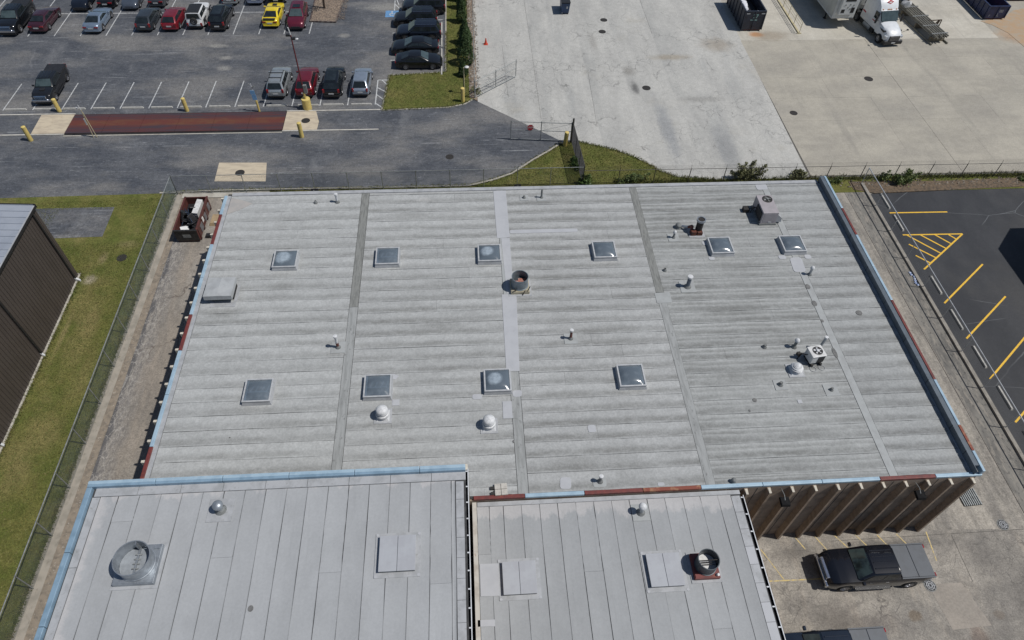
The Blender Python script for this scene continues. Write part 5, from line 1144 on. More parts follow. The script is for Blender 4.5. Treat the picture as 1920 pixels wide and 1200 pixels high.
g1 = 'cars in the front line of the far car park'; g2 = 'cars in the back line of the far car park'; g3 = 'cars parked along the wheel stops by the truck scale'; g4 = 'black cars parked side on beside the grass island'
def back(px, y, kind, *a, **k):      # near end of the car at (px,y)
    return car(kind, a[0], (px, y+SPEC[kind]['L']/2*k.get('scale',1.)), a[1], *a[2:], **k)
back(-48.7,74.6,'pickup','parked_pickup',FAR,'black full size pickup facing the camera at the far left edge',bk,g1,cover=M['trim'],cat='pickup')
back(-45.75,75.15,'sedan','parked_car',NEAR-.03,'dark maroon sedan beside the black pickup at far left',('maroon', (.05,.012,.02)),g1)
back(-40.0,74.95,'coupe','parked_car',NEAR-.02,'pale blue silver two door coupe with empty stalls either side',('ice_blue', (.24,.31,.4), .55),g1)
back(-34.6,75.25,'hatch','parked_car',NEAR-.02,'charcoal hatchback left of the red hatchback',dg,g1)
back(-31.85,75.3,'hatch','parked_car',NEAR-.02,'bright red hatchback between charcoal hatchback and white off roader',('ruby', (.2,.012,.02)),g1)
back(-29.25,75.75,'jeep','parked_off_roader',NEAR,'white boxy off roader with black top and spare wheel on its tail',('white', (.62,.63,.64), 0.),g1,roofcol=M['trim'],extras=('spare',),cat='car')
back(-26.7,75.2,'suv','parked_car',NEAR-.02,'black sport utility right of the white off roader',bk,g1,rails=M['trim'],extras=('panoroof',))
back(-21.1,75.8,'coupe','parked_car',NEAR-.02,'bright yellow coupe with black rear spoiler',('yellow', (.72,.55,.02), 0.),g1,extras=('spoiler','scoop'))
back(-18.3,75.2,'crossover','parked_car',FAR,'wine red crossover facing the camera beside the gravel island',('wine', (.12,.008,.022)),g1,extras=('sunroof',),darkrim=False)
back(-42.9,79.9,'crossover','parked_car',FAR,'black crossover nose towards us, back line, leftmost',nv,g2)
back(-40.2,80.4,'sedan','parked_car',NEAR,'black sedan showing red tail lamps in the back line',bk,g2)
back(-37.5,80.1,'sedan','parked_car',FAR,'slate grey sedan facing us in the back line',('slate', (.07,.085,.11)),g2)
back(-34.65,80.6,'sedan','parked_car',NEAR,'dark sedan in the back line behind the charcoal hatchback',dg,g2)
back(-26.6,81.1,'hatch','parked_car',NEAR,'silver hatchback in the back line behind the black sport utility',sv_,g2)
back(-23.8,81.15,'sedan','parked_car',NEAR,'silver blue sedan in the back line, left of a black one',('steel_blue', (.3,.35,.46), .5),g2)
back(-21.3,81.1,'suv','parked_car',NEAR,'black sport utility in the back line behind the yellow coupe',bk,g2)
back(-40.5,61.5,'pickup','parked_pickup',FAR+.02,'black pickup with hood scoop alone at the wheel stops near the scale',('black_satin', (.012,.013,.015)),g3,cover=M['trim'],cat='pickup',scale=.92,extras=('scoop',))
back(-18.4,61.95,'suv','parked_car',NEAR-.02,'silver sport utility with roof bars, leftmost of four by the scale',sv_,g3,rails=M['trim'],extras=('bars',),scale=.98)
back(-15.65,62.0,'crossover','parked_car',NEAR-.02,'red crossover behind the tall red lamp post',('cherry', (.15,.008,.016)),g3)
back(-13.0,61.85,'suv','parked_car',NEAR-.02,'black sport utility between the red and the pale blue crossovers',bk,g3,extras=('panoroof',),scale=.98)
back(-10.2,62.05,'crossover','parked_car',NEAR-.02,'pale silver blue crossover nearest the grass island',('frost', (.3,.35,.42), .5),g3,scale=.95)
car('sedan','parked_car',(-4.6,67.98),0,'black sedan nose to the grass, nearest in its row',bk,g4)
car('sedan','parked_car',(-5.05,70.75),math.pi,'black sedan with chrome window line tail to the grass, second in its row',bk,g4,scale=1.04)
car('suv','parked_car',(-4.75,73.7),math.pi,'midnight sport utility, third in the row beside the grass',nv,g4,rails=M['chrome'],scale=1.03)
car('suv','parked_car',(-5.15,76.6),math.pi,'black sport utility, fourth in the row beside the grass',bk,g4,rails=M['chrome'],scale=1.02,extras=('sunroof',))
car('suv','parked_car',(-4.3,79.5),math.pi,'black sport utility at the top of the row beside the grass',('black_gloss', (.01,.011,.014)),g4,rails=M['chrome'],scale=1.04)
cov = pm('grey_bed_cover', (.085,.095,.11), (.075,.083,.095), rough=.55, scale=3)
gp_ = 'dark pickups parked on the cracked apron'
car('pickup','parked_pickup',(22.4,13.1),math.pi,'black pickup with grey two panel bed cover parked by the ribbed wall',('deep_black', (.006,.007,.011)),gp_,cover=cov,cat='pickup',extras=('split','plainrail'),scale=1.02,wsglass=pm('cabin_glass', (.05,.075,.075), (.015,.02,.022), rough=.05, scale=1.6, spec=.6))
car('pickup','parked_pickup',(18.3,8.75),math.pi,'dark blue pickup at the bottom edge of the apron',('navy', (.012,.018,.03)),gp_,cover=cov,cat='pickup',extras=('split','plainrail'),scale=1.03)

# ------------------------------------------------------------------ lorry, trailer, skips and yard things
def semi():
    r = empty('semi_truck', (47.95,70.6,0), FAR+.1, 'white sleeper cab lorry with red and white badge on its roof fairing', 'lorry')
    wp = paint('lorry_white', (.7,.72,.74), 0., .4); rd = pm('red_stripe', (.4,.03,.04), (.3,.02,.03), rough=.4, scale=5)
    # local: x forward, front bumper at x = 0
    hood = MB(); 
    rows = []
    for x, w, z, zb in ((-2.3,1.08,1.95,.75),(-1.6,1.05,1.86,.75),(-.9,1.0,1.72,.7),(-.35,.9,1.5,.7),(-.08,.75,1.22,.7)):
        rows.append([(x,w+.08,zb),(x,w+.06,z-.45),(x,w-.1,z-.1),(x,w*.6,z+.02),(x,0,z+.05),(x,-w*.6,z+.02),(x,-w+.1,z-.1),(x,-w-.06,z-.45),(x,-w-.08,zb)])
    hood.grid(rows); hood.f = [q[::-1] for q in hood.f]; hood.add(rows[-1], [tuple(range(9))[::-1]])
    hood.build('hood', wp, r, smooth=True)
    cab = MB(); rows = []
    for x, w, z in ((-5.6,1.22,3.95),(-4.2,1.22,3.98),(-3.5,1.2,3.85),(-2.95,1.14,3.3),(-2.75,1.12,2.85)):
        rows.append([(x,w,.85),(x,w,z-.5),(x,w-.12,z-.12),(x,w*.55,z),(x,0,z+.03),(x,-w*.55,z),(x,-w+.12,z-.12),(x,-w,z-.5),(x,-w,.85)])
    rows.append([(-2.1,1.1,.85),(-2.1,1.1,1.6),(-2.1,1.0,1.9),(-2.1,.6,1.95),(-2.1,0,1.97),(-2.1,-.6,1.95),(-2.1,-1.0,1.9),(-2.1,-1.1,1.6),(-2.1,-1.1,.85)])
    cab.grid(rows); cab.f = [q[::-1] for q in cab.f]; cab.add(rows[0], [tuple(range(9))]); c = cab.build('cab', wp, r, smooth=True)
    MB().hexa([(-2.15,-.98,2.0),(-2.0,-.98,2.0),(-2.0,.98,2.0),(-2.15,.98,2.0)], [(-2.75,-.98,2.86),(-2.58,-.98,2.86),(-2.58,.98,2.86),(-2.75,.98,2.86)]).build('windscreen', M['wind'], c)
    MB().hexa([(-2.72,-1.02,2.8),(-2.64,-1.02,2.78),(-2.64,1.02,2.78),(-2.72,1.02,2.8)], [(-2.82,-1.02,2.92),(-2.6,-1.02,2.88),(-2.6,1.02,2.88),(-2.82,1.02,2.92)]).build('visor', wp, c)
    for q in (-.8,-.2,0,.2,.8): MB().box(-2.8,-2.7,q-.05,q+.05,2.93,3.0).build('marker_lamp', pm('amber_lamp', (.5,.2,.03), (.4,.15,.02), scale=9), c)
    for s in (1,-1):
        MB().box(-3.3,-2.55,min(s*1.12,s*1.2),max(s*1.12,s*1.2),1.9,2.65).build('side_window', M['glass'], c)
        MB().tube((-2.4,s*1.1,1.9),(-2.2,s*1.55,2.0),.03).box(-2.3,-2.15,s*1.55-.08,s*1.55+.08,1.75,2.5).build('mirror', M['trim'], r)
        MB().tube((-.5,s*.9,1.4),(-.3,s*1.35,1.75),.02).lathe([(.11,-.04),(.13,0),(.11,.05),(0,.06)],(-.3,s*1.35,1.78),12).build('hood_mirror', M['trim'], r)
        MB().box(-.62,-.2,min(s*.78,s*1.07),max(s*.78,s*1.07),.92,1.2).build('headlight', M['head'], r, bevel=.05)
        MB().hexa([(-5.5,s*1.225-.01,1.6),(-2.6,s*1.16-.01,1.55),(-2.6,s*1.16+.01,1.55),(-5.5,s*1.225+.01,1.6)], [(-5.5,s*1.225-.01,1.75),(-2.6,s*1.16-.01,1.63),(-2.6,s*1.16+.01,1.63),(-5.5,s*1.225+.01,1.75)]).build('stripe', rd, c)
        MB().box(-1.7,-.8,min(s*.98,s*1.09),max(s*.98,s*1.09),1.35,1.5).build('hood_vent', M['trim'], r)
        wheel(r, -1.15, s*1.08, .5, .34)
        for x in (-6.2,-7.4): wheel(r, x, s*1.05, .5, .5)
        MB().tube((-4.6,s*1.0,.55),(-3.2,s*1.0,.55),.3,12).build('fuel_tank', M['galv'], r, smooth=True)
        MB().box(-5.5,-2.6,min(s*.95,s*1.18),max(s*.95,s*1.18),.35,.85).build('side_skirt', M['trim'], r)
    MB().box(-.3,.05,-1.12,1.12,.3,.72).build('bumper', M['trim'], r, bevel=.08)
    g = MB().box(-.2,.02,-.62,.62,.72,1.24).build('grille', M['trim'], r, bevel=.04)
    for k in range(5): MB().box(-.05,.045,-.58,.58,.775+.1*k,.792+.1*k).build('grille_bar', M['chrome'], g)
    MB().box(.03,.07,-.22,.22,.45,.58).build('licence_plate', M['plate'], r)
    # badge: red diamond with white crescent on the fairing
    def on(u, v, d): return (-3.22+.0-v*.52+d*.75, u, 3.58+v*.62+d*.5)
    MB().add([on(-.42,.0,.06),on(0,-.3,.06),on(.42,.0,.06),on(0,.3,.06)], [(0,1,2,3)]).build('badge', rd, c)
    MB().add([on(-.2,.07,.075),on(-.14,-.1,.075),on(0,-.17,.075),on(.14,-.1,.075),on(.2,.07,.075),on(.12,.03,.075),on(0,-.04,.075),on(-.12,.03,.075)], [(0,1,7),(1,6,7),(1,2,6),(2,3,6),(3,5,6),(3,4,5)]).build('badge_mark', MM['unitw'], c)
    MB().box(-8.2,-5.4,-.45,.45,.75,1.0).build('chassis', M['trim'], r)
    return r
semi()
def trailer(x, y, rz, label):
    r = empty('reefer_trailer', (x,y,0), rz, label, 'trailer', 'white refrigerated trailers in the yard')
    wp = pm('trailer_white', (.6,.61,.6), (.52,.53,.52), rough=.5, scale=1.5); cr = pm('trailer_side', (.5,.5,.46), (.42,.42,.39), rough=.6, scale=1.2)
    b = MB().box(-13.5,0,-1.28,1.28,1.2,4.05).build('box', cr, r, bevel=.03)
    MB().box(-13.5,.02,-1.3,1.3,1.12,1.25).box(-13.5,.02,-1.3,1.3,3.98,4.08).build('rail', wp, r)
    MB().box(.0,.06,-1.28,1.28,1.25,4.0).build('front_wall', wp, r)
    u = MB().box(.06,.5,-.95,.95,1.75,3.85).build('cooling_unit', wp, r, bevel=.05)
    for a, c, d, e in ((-.6,.6,3.3,3.7),(-.75,-.35,2.0,2.4),(.35,.75,2.0,2.6)): MB().box(.5,.515,a,c,d,e).build('vent', M['trim'], u)
    for a, c in ((-.45,2.9),(.1,2.95),(.5,2.85),(-.1,2.6),(.2,2.45)): MB().lathe([(.09,0),(.09,.03),(0,.035)],(.5,a,c),10,'x').build('knob', M['galvpost'], u)
    for s in (1,-1):
        l = MB().box(-2.3,-2.15,s*.8-.06,s*.8+.06,.08,1.2).box(-2.4,-2.05,s*.8-.15,s*.8+.15,.02,.08).build('landing_leg', M['trim'], r)
        for q in (-11.2,-12.4): wheel(r, q, s*1.0, .5, .5)
    return r
trailer(43.5,75.0,FAR+.03,'parked white refrigerated trailer left of the lorry with cooling unit on its nose')
trailer(47.2,77.3,FAR+.1,'pale refrigerated trailer coupled behind the white lorry')

def skip(name, x, y, rz, L, W, H, mat, label, ribs=6, frontmat=None, taper=.0):
    r = empty(name, (x,y,0), rz, label, 'skip', 'open top steel roll off skips')   # x = length axis, front end at +x
    t = .06; w = W/2; fm = frontmat or mat
    MB().box(-L/2,L/2,-w+.08,w-.08,.12,.2).build('floor', M['rust'], r)
    for s in (1,-1):
        p = MB().hexa([(-L/2,s*w-t/2,.2),(L/2-taper,s*w-t/2,.2),(L/2-taper,s*w+t/2,.2),(-L/2,s*w+t/2,.2)], [(-L/2,s*w-t/2,H),(L/2,s*w-t/2,H),(L/2,s*w+t/2,H),(-L/2,s*w+t/2,H)]).build('side_panel', mat, r)
        for k in range(ribs):
            q = -L/2+.25+k*(L-.5)/(ribs-1); MB().box(q-.06,q+.06,min(s*w,s*(w+.1)),max(s*w,s*(w+.1)),.15,H-.05).build('side_rib', mat, p)
        MB().box(-L/2-.03,L/2+.03,s*w-.07,s*w+.07,H-.02,H+.06).build('top_rail', mat, r)
        MB().box(-L/2+.1,L/2-.1,s*w*.55-.06,s*w*.55+.06,.02,.13).build('skid', M['rust'], r)
    f = MB().hexa([(L/2-taper-.03,-w,.2),(L/2-taper+.03,-w,.2),(L/2-taper+.03,w,.2),(L/2-taper-.03,w,.2)], [(L/2-.03,-w,H),(L/2+.03,-w,H),(L/2+.03,w,H),(L/2-.03,w,H)]).build('front_panel', fm, r)
    for q in (-.5,.0,.5): 
        if ribs > 5: MB().hexa([(L/2-taper+.03,q*W-.05,.2),(L/2-taper+.1,q*W-.05,.2),(L/2-taper+.1,q*W+.05,.2),(L/2-taper+.03,q*W+.05,.2)],[(L/2+.03,q*W-.05,H),(L/2+.1,q*W-.05,H),(L/2+.1,q*W+.05,H),(L/2+.03,q*W+.05,H)]).build('front_rib', fm, f)
    MB().box(L/2-.07,L/2+.08,-w-.05,w+.05,H-.02,H+.065).build('top_rail', fm, r)
    MB().box(-L/2-.04,-L/2+.04,-w,w,.2,H).build('rear_gate', mat, r)
    return r, f
def words(txt, size, mat, parent, loc, rot, name='lettering'):
    cu = bpy.data.curves.new(name, 'FONT'); cu.body = txt; cu.size = size; cu.align_x = 'CENTER'; cu.align_y = 'CENTER'; cu.extrude = .004
    to_ = bpy.data.objects.new(name+'_tmp', cu); C.objects.link(to_)
    dg_ = bpy.context.evaluated_depsgraph_get(); me = bpy.data.meshes.new_from_object(to_.evaluated_get(dg_))
    bpy.data.objects.remove(to_); me.materials.clear(); me.materials.append(mat)
    o = link(name, me, parent, loc); o.rotation_euler = rot; return o
navy = pm('navy_skip_paint', (.018,.026,.045), (.012,.016,.028), rough=.5, scale=2, layers=[((.1,.06,.04), 5, (1,1,.4), .62, .74, .6)])
bluep = pm('blue_skip_paint', (.018,.03,.095), (.012,.02,.06), rough=.45, scale=2, layers=[((.3,.3,.34), 6, (1,1,.5), .66, .76, .5)])
teal = pm('pale_teal_decal', (.3,.5,.47), (.25,.42,.4), rough=.5, scale=6)
sk, fr = skip('roll_off_skip', 32.95,77.6,FAR,6.4,2.3,2.3,navy,'dark navy open skip half full of white sacks at the top of the yard',7)
words('27', .62, teal, fr, (3.24,.08,1.72), (math.pi/2,0,math.pi/2)); MB().box(3.235,3.24,-.4,.35,1.28,1.36).build('underline', teal, fr)
for q in (-.85,.85): MB().box(3.29,3.3,q-.2,q+.2,2.02,2.14).build('reflector', MM['flash'], fr)
wsack = pm('white_sacks', (.68,.69,.72), (.5,.52,.56), rough=.7, scale=5)
for k in range(9):
    yy = 75.0+k*.62; xx = 32.35+(.9 if k == 0 else 0)+random.uniform(-.12,.14)*(k > 0)+.0
    m = MB(); n = 8
    for i in range(3):
        cx, cy, cz = random.uniform(-.2,.2), random.uniform(-.22,.22), random.uniform(0,.25)
        rr_ = random.uniform(.2,.34); m.lathe([(0,-.5*rr_),(rr_*.8,-.35*rr_),(rr_,0),(rr_*.7,.5*rr_),(0,.65*rr_)], (cx,cy,cz), 7)
    o = m.build('white_sack', wsack); o.location = (xx, yy, 1.75+.05*(k%3)); o.rotation_euler = (.3*random.random(),.3*random.random(),random.random()*6)
    tag(o, 'crumpled white sack in the dark navy skip, %s from the near end' % ORD[k], 'sack', 'white sacks in the navy skip')
MB().box(-3,3.0,-1.0,1.0,.2,1.2).build('dark_fill', M['trim'], sk)
sk, fr = skip('roll_off_skip', 63.0,79.6,FAR,6.2,2.4,1.6,bluep,'bright navy open skip at the top right beside orange sand',7)
words('L', .5, MM['flash'], fr, (3.2,.15,.62), (math.pi/2,0,math.pi/2)); words('IIII', .5, MM['flash'], fr, (3.2,.35,1.05), (math.pi/2,0,math.pi/2), 'worn_lettering'); words('T', .35, MM['flash'], fr, (3.2,-.85,.5), (math.pi/2,0,math.pi/2), 'worn_lettering')
redp = pm('maroon_skip_paint', (.095,.03,.025), (.065,.024,.02), rough=.55, scale=2.2, layers=[((.2,.09,.05), 5, (1,1,.5), .6, .74, .6)])
sk, fr = skip('scrap_skip', -22.4,44.08,FAR,4.05,1.75,1.25,redp,'maroon open skip piled with black chairs beside the left edge of the warehouse',4,pm('black_skip_front', (.012,.012,.013), (.03,.028,.026), rough=.6, scale=4))
MB().box(2.03,2.075,-.3,.3,.55,.85).build('number_plate', MM['lead'], fr)
for s_, q, w_ in ((1,-.4,.7),(1,.9,.7),(1,-1.5,.6)):
    MB().box(q-w_/2,q+w_/2,.885,.955,.35,.95).build('side_recess', pm('grey_inset', (.15,.14,.15), (.1,.1,.1), scale=5), sk)
MB().box(.2,.55,.9,.965,.7,1.1).build('notice', MM['unitw'], sk)
MB().box(-1.95,1.95,-.8,.8,.2,.6).build('dark_fill', M['trim'], sk)
o = MB().box(-.22,.22,-.75,.75,-.28,.28).build('white_cabinet', MM['unitw'], None, bevel=.02); o.location = (-21.98,44.75,1.2); o.rotation_euler = (.12,.1,-.1)
tag(o, 'long white cabinet lying in the maroon skip', 'cabinet')
for k in range(9): MB().box(-.18,.18,-.68+.15*k,-.665+.15*k,.28,.286).build('groove', MM['flash'], o)
def junk_chair(x, y, z, rz, tilt, lab):
    r = empty('black_chair', (-22.4+(x+22.55)*.85, 44.08+(y-45)*.8, z-.42), rz, lab, 'chair', 'black chairs thrown in the maroon skip'); r.rotation_euler = (tilt,.3,rz)
    MB().box(-.26,.26,-.26,.26,0,.1).build('seat', M['trim'], r, bevel=.04)
    bb = MB().box(-.24,.24,.22,.32,.08,.75).build('backrest', M['trim'], r, bevel=.05)
    for q in (.25,.4,.55): MB().box(-.2,.2,.2,.222,q-.012,q+.012).build('back_seam', MM['lead'], bb)
    for a, b in ((-.2,-.2),(.2,-.2),(.2,.2),(-.2,.2)): MB().tube((a,b,0),(a*1.3,b*1.3,-.42),.018).build('leg', M['chrome'], r)
    MB().tube((-.3,-.2,.25),(-.3,.2,.25),.02).tube((-.3,-.2,.25),(-.26,-.2,.02),.02).build('armrest', M['chrome'], r)
for a in ((-22.75,45.9,1.3,.4,.9,'black chair lying beside the white cabinet in the maroon skip'),(-23.1,44.4,1.3,2.2,.6,'black padded chair tipped over at the front left of the maroon skip'),
          (-22.5,43.5,1.25,1.2,1.1,'black chair at the front of the maroon skip'),(-22.2,44.5,1.2,3.9,.5,'black chair under steel tubes in the middle of the maroon skip'),(-23.1,45.4,1.2,5.2,.8,'black chair against the left side of the maroon skip')): junk_chair(*a)
o = MB().tube((-22.95,44.6,1.35),(-21.95,42.9,1.35),.03).tube((-22.8,44.1,1.4),(-22.3,43.8,1.5),.03).build('steel_tubes', M['chrome']); tag(o, 'bent chrome tubes across the chairs in the maroon skip', 'tubes')
o = MB().box(-.3,.3,-.25,.25,-.15,.15).build('white_carton', MM['unitw']); o.location = (-22.6,42.5,.95); o.rotation_euler = (.4,.2,.5); tag(o, 'crumpled white carton at the front of the maroon skip', 'carton')
o = MB().box(-.22,.22,-.16,.16,0,.3).build('black_crate', M['trim'], None, bevel=.02); o.location = (-20.95,42.6,.01); tag(o, 'small black box on the ground between maroon skip and warehouse', 'box')
o = MB().hexa([(-.4,-.7,0),(.4,-.7,0),(.35,.6,0),(-.4,.6,0)],[(-.3,-.6,.25),(.3,-.6,.3),(.3,.5,.22),(-.3,.5,.2)]).build('cardboard', pm('cardboard', (.36,.27,.16), (.28,.21,.13), rough=.9, scale=4), None); o.location = (-20.85,44.6,.01); tag(o, 'flattened tan cardboard beside the maroon skip', 'cardboard')

# small blue hopper at the top, red trailer behind the trees
bh = empty('tipping_hopper', (12.05,79.4,0), FAR, 'small dark blue steel hopper with open bin at the top of the pale yard', 'hopper')
MB().hexa([(-.9,-.42,.1),(.75,-.42,.1),(.75,.42,.1),(-.9,.42,.1)], [(-1.0,-.5,1.5),(1.0,-.5,1.35),(1.0,.5,1.35),(-1.0,.5,1.5)]).build('bin', pm('hopper_blue', (.015,.045,.13), (.01,.03,.08), rough=.45, scale=3, layers=[((.02,.09,.14),4,(1,1,1),.5,.7,.5)]), bh, bevel=.02)
MB().box(-1.02,1.02,-.52,.52,1.4,1.5).build('rim', M['trim'], bh)
MB().box(.85,.93,.1,.24,.75,1.05).build('label_plate', MM['unitw'], bh); MB().box(.75,.8,-.4,-.3,.12,.22).build('tag_plate', MM['unitw'], bh)
for s in (-.3,.3): MB().box(-1.0,.8,s-.08,s+.08,.0,.12).build('fork_channel', M['trim'], bh)
rt = empty('red_trailer', (.1,83.6,0), math.pi/2, 'red trailer corner behind the dark conical trees at the top', 'trailer')
MB().box(-2,2,-.75,.75,.7,1.9).build('box', pm('red_box', (.4,.04,.045), (.32,.03,.035), rough=.5, scale=3), rt, bevel=.03)
for s in (1,-1): wheel(rt, -1.2, s*.65, .35, .24); wheel(rt, -.3, s*.65, .35, .24)
MB().box(-2.02,-1.98,-.7,.7,.45,.6).build('bumper', M['trim'], rt)
# dark skip far right, only its corner shows
sk, fr = skip('dark_skip', 68.6,84.0,FAR,6,2.4,1.7,navy,'blackish skip in the top right corner behind the orange sand',4)
# long cattle panel standing on the pad, pipe racks
gp2 = empty('steel_gate_panel', (38.4,77.7,0), math.pi/2+.0, 'long tan framed mesh panel standing on edge right of the navy skip', 'panel')
tanm = pm('tan_paint', (.5,.44,.28), (.4,.35,.22), rough=.6, scale=4)
MB().box(-4,4,-.1,.1,.0,.12).build('bottom_beam', tanm, gp2); MB().box(-4.05,-3.95,-.25,.25,0,.1).build('foot', tanm, gp2)
MB().tube((-4,0,1.3),(4,0,1.3),.03).tube((-4,0,.7),(4,0,.7),.025).tube((-4,0,1.0),(4,0,1.0),.02).build('rail', tanm, gp2)
for k in range(5): MB().tube((-4+2*k,0,.1),(-4+2*k,0,1.3),.03).build('post', tanm, gp2)
rk = empty('pipe_rack', (53.1,76.2,0), math.pi/2+.12, 'bundle of long grey pipes and steel stacked on timber beside the lorry', 'pipe rack')
pg = pm('weathered_pipe_steel', (.26,.25,.21), (.17,.16,.14), rough=.6, metal=.3, scale=3)
for k in range(6):
    for j in range(2): MB().tube((-5.2+.25*random.random(),-.75+.3*k,.72+.22*j),(7,-.75+.3*k,.72+.22*j),.085,8).build('long_pipe', pg, rk, smooth=True)
for q in (-4.6,-2.8,-.6,1.6,4): MB().box(q-.08,q+.08,-1.0,1.0,.98,1.04).build('strap', MM['lead'], rk)
for q in (-4.5,-1.5,1.5,4.5): MB().box(q-.1,q+.1,-.95,.95,.0,.62).build('bearer', pm('old_timber', (.2,.17,.12), (.13,.11,.08), rough=.9, scale=5), rk)
for s in (1,-1): MB().box(-5.3,7,s*1.0-.06,s*1.0+.06,.02,.2).build('side_beam', pg, rk)
for k in range(7):
    o = MB().lathe([(0,-.2),(.3,-.15),(.36,0),(.25,.18),(0,.22)], n=7).build('scrap_bundle', [MM['unitw'],MM['flash'],M['glass'],blue][k%4]); o.location = (52.4+.25*random.uniform(-1,1), 77.6+.55*k, 1.25+.15*random.random()); o.rotation_euler = (random.random(),random.random(),random.random()*6); o.scale = (1.2,1.4,.8)
    tag(o, '%s wrapped scrap on the pipe bundle, %s from the near end' % (['White','Pale grey','Black glassy','Blue'][k%4], ORD[k]), 'scrap', 'wrapped scrap on the pipe bundle')
st = empty('steel_trestle', (54.6,74.6,0), .1, 'dark rusty A shaped steel trestle beside the pipe bundle', 'trestle')
bs_ = pm('rusty_brown', (.07,.045,.03), (.04,.028,.02), rough=.8, scale=5)
for a, b in (((-.9,0,1.0),(.7,0,1.0)),((.7,0,1.0),(.75,0,0)),((.1,0,0),(.5,0,1.0)),((.35,0,0),(.5,0,1.0)),((.1,0,.35),(.75,0,.35)),((-.1,0,.3),(.4,0,1.0)),((-.9,0,1.0),(-.9,0,0))): MB().tube(a,b,.06,6).build('bar', bs_, st)

# ------------------------------------------------------------------ wheel stops, bollards, posts
stm = MB().hexa([(-1,-.09,0),(1,-.09,0),(1,.09,0),(-1,.09,0)], [(-.94,-.06,.13),(.94,-.06,.13),(.94,.06,.13),(-.94,.06,.13)]).mesh('wheel_stop', M['wstop'])
lab = {'dark lot':'weathered concrete wheel stop on the dark lot with yellow lines', 'scale':'pale concrete wheel stop in the line between parking stalls and truck scale', 'grass':'concrete wheel stop along the grass beside the black cars'}
lab = {'dark lot':'weathered concrete wheel stop on the dark lot, %s counting from the back fence', 'scale':'pale concrete wheel stop beside the truck scale, %s from the left', 'grass':'concrete wheel stop along the grass by the black cars, %s from the near end'}
cnt = {}
for x, y, rz, L, where in STOPS:
    cnt[where] = cnt.get(where, -1)+1
    o = link('wheel_stop', stm, None, (x,y,.006 if where != 'dark lot' else .012), rz); o.scale = (L/2,1.,1.)
    tag(o, lab[where] % ORD[cnt[where]], 'wheel stop', {'dark lot':'wheel stops of the dark lot','scale':'wheel stops by the truck scale','grass':'wheel stops by the grass'}[where])
def bollard(x, y, h, r, label, lean=0):
    o = empty('bollard', (x,y,0), 0, label, 'bollard', 'yellow steel bollards'); o.rotation_euler = (0,lean,0)
    MB().tube((0,0,0),(0,0,h-.06),r,16).build('post', M['bolly'], o, smooth=True); MB().lathe([(r,h-.06),(r*.96,h-.01),(r*.6,h+.02),(0,h+.03)], n=16).build('cap', M['bolly'], o, smooth=True)
bollard(-38.75,60.6,1.35,.19,'yellow bollard in front of the lone black pickup'); bollard(-39.75,56.05,1.5,.19,'yellow bollard at the near left corner of the truck scale')
bollard(-26.75,60.35,1.4,.19,'yellow bollard midway along the far side of the truck scale'); bollard(-15.25,55.85,1.55,.2,'yellow bollard on the near right corner of the truck scale')
bollard(*(-0.13, 61.16, 0.00)[:2],1.55,.2,'yellow bollard standing on the grass island corner'); bollard(*(9.27, 53.76, 0.00)[:2],1.5,.2,'yellow bollard beside the stop sign gate',.06)
# lamp post
lp = empty('lamp_post', (*(-15.27, 60.39, 0.00)[:2],0), 0, 'tall maroon lamp post on a fat yellow base with twin flood heads', 'lamp post')
MB().tube((0,0,0),(0,0,1.1),.42,20).build('base', M['bolly'], lp, smooth=True); MB().lathe([(.42,1.1),(.4,1.14),(0,1.15)], n=20).build('base_cap', M['bolly'], lp)
pmr = pm('maroon_pole', (.14,.025,.03), (.1,.02,.022), rough=.5, scale=3)
MB().tube((0,0,1.15),(0,0,1.8),.12,12).build('lower_pole', M['bolly'], lp, smooth=True); MB().tube((0,0,1.8),(0,0,7.6),.075,12,.055).build('pole', pmr, lp, smooth=True)
MB().box(.02,.36,-.12,.12,1.75,2.6).build('control_box', MM['lead'], lp, bevel=.02)
MB().tube((0,0,7.6),(-.1,.0,8.3),.05).build('spike', MM['white'], lp)
for s in (1,-1): MB().tube((0,0,7.4),(-.25 if s > 0 else .2,s*.25,7.45),.03).box(-.5 if s > 0 else .1,-.05 if s > 0 else .4,s*.3-.14,s*.3+.14,7.35,7.5).build('flood_head', M['trim'], lp)
MB().tube((0,0,7.3),(.45,0,7.2),.02).lathe([(0,0),(.12,.03),(.13,.08),(0,.12)],(.48,0,7.15),10).build('lamp', MM['white'], lp)
lp2 = empty('small_lamp_post', (*(0.06, 62.57, 0.00)[:2],0), 0, 'slim tan lamp post with a white head on the grass island', 'lamp post')
MB().tube((0,0,0),(0,0,2.9),.05,10).build('pole', tanm, lp2); MB().tube((0,0,2.85),(.2,0,2.95),.03).lathe([(0,0),(.2,.03),(.22,.1),(.1,.18),(0,.2)],(.3,0,2.88),12).build('lamp', MM['unitw'], lp2)
# scale signal post with blue sign, and leaning barrier sticks
sp_ = empty('scale_sign_post', (*(-19.85, 60.07, 0.00)[:2],0), 0, 'post with two small blue signs and yellow foot beside the scale', 'sign')
MB().tube((0,0,0),(0,0,1.2),.1,8).build('foot', M['bolly'], sp_); MB().tube((0,0,1.2),(-.1,0,3.0),.03).build('pole', MM['white'], sp_)
MB().box(-.28,.12,-.05,-.02,1.3,1.85).build('sign_panel', pm('pale_blue_sign', (.16,.34,.58), (.2,.4,.62), rough=.5, scale=4), sp_); MB().box(-.34,.08,-.05,-.02,1.9,2.3).build('sign_panel', pm('pale_blue_sign', (.16,.34,.58)), sp_)
MB().tube((-.1,0,2.6),(.18,0,2.75),.06).tube((-.1,0,2.9),(-.3,0,3.0),.04).build('signal_lamp', MM['lead'], sp_)
bs2 = empty('driver_post', (*(-34.13, 56.36, 0.00)[:2],0), 0, 'two thin tan sticks propped together at the left end of the scale', 'post')
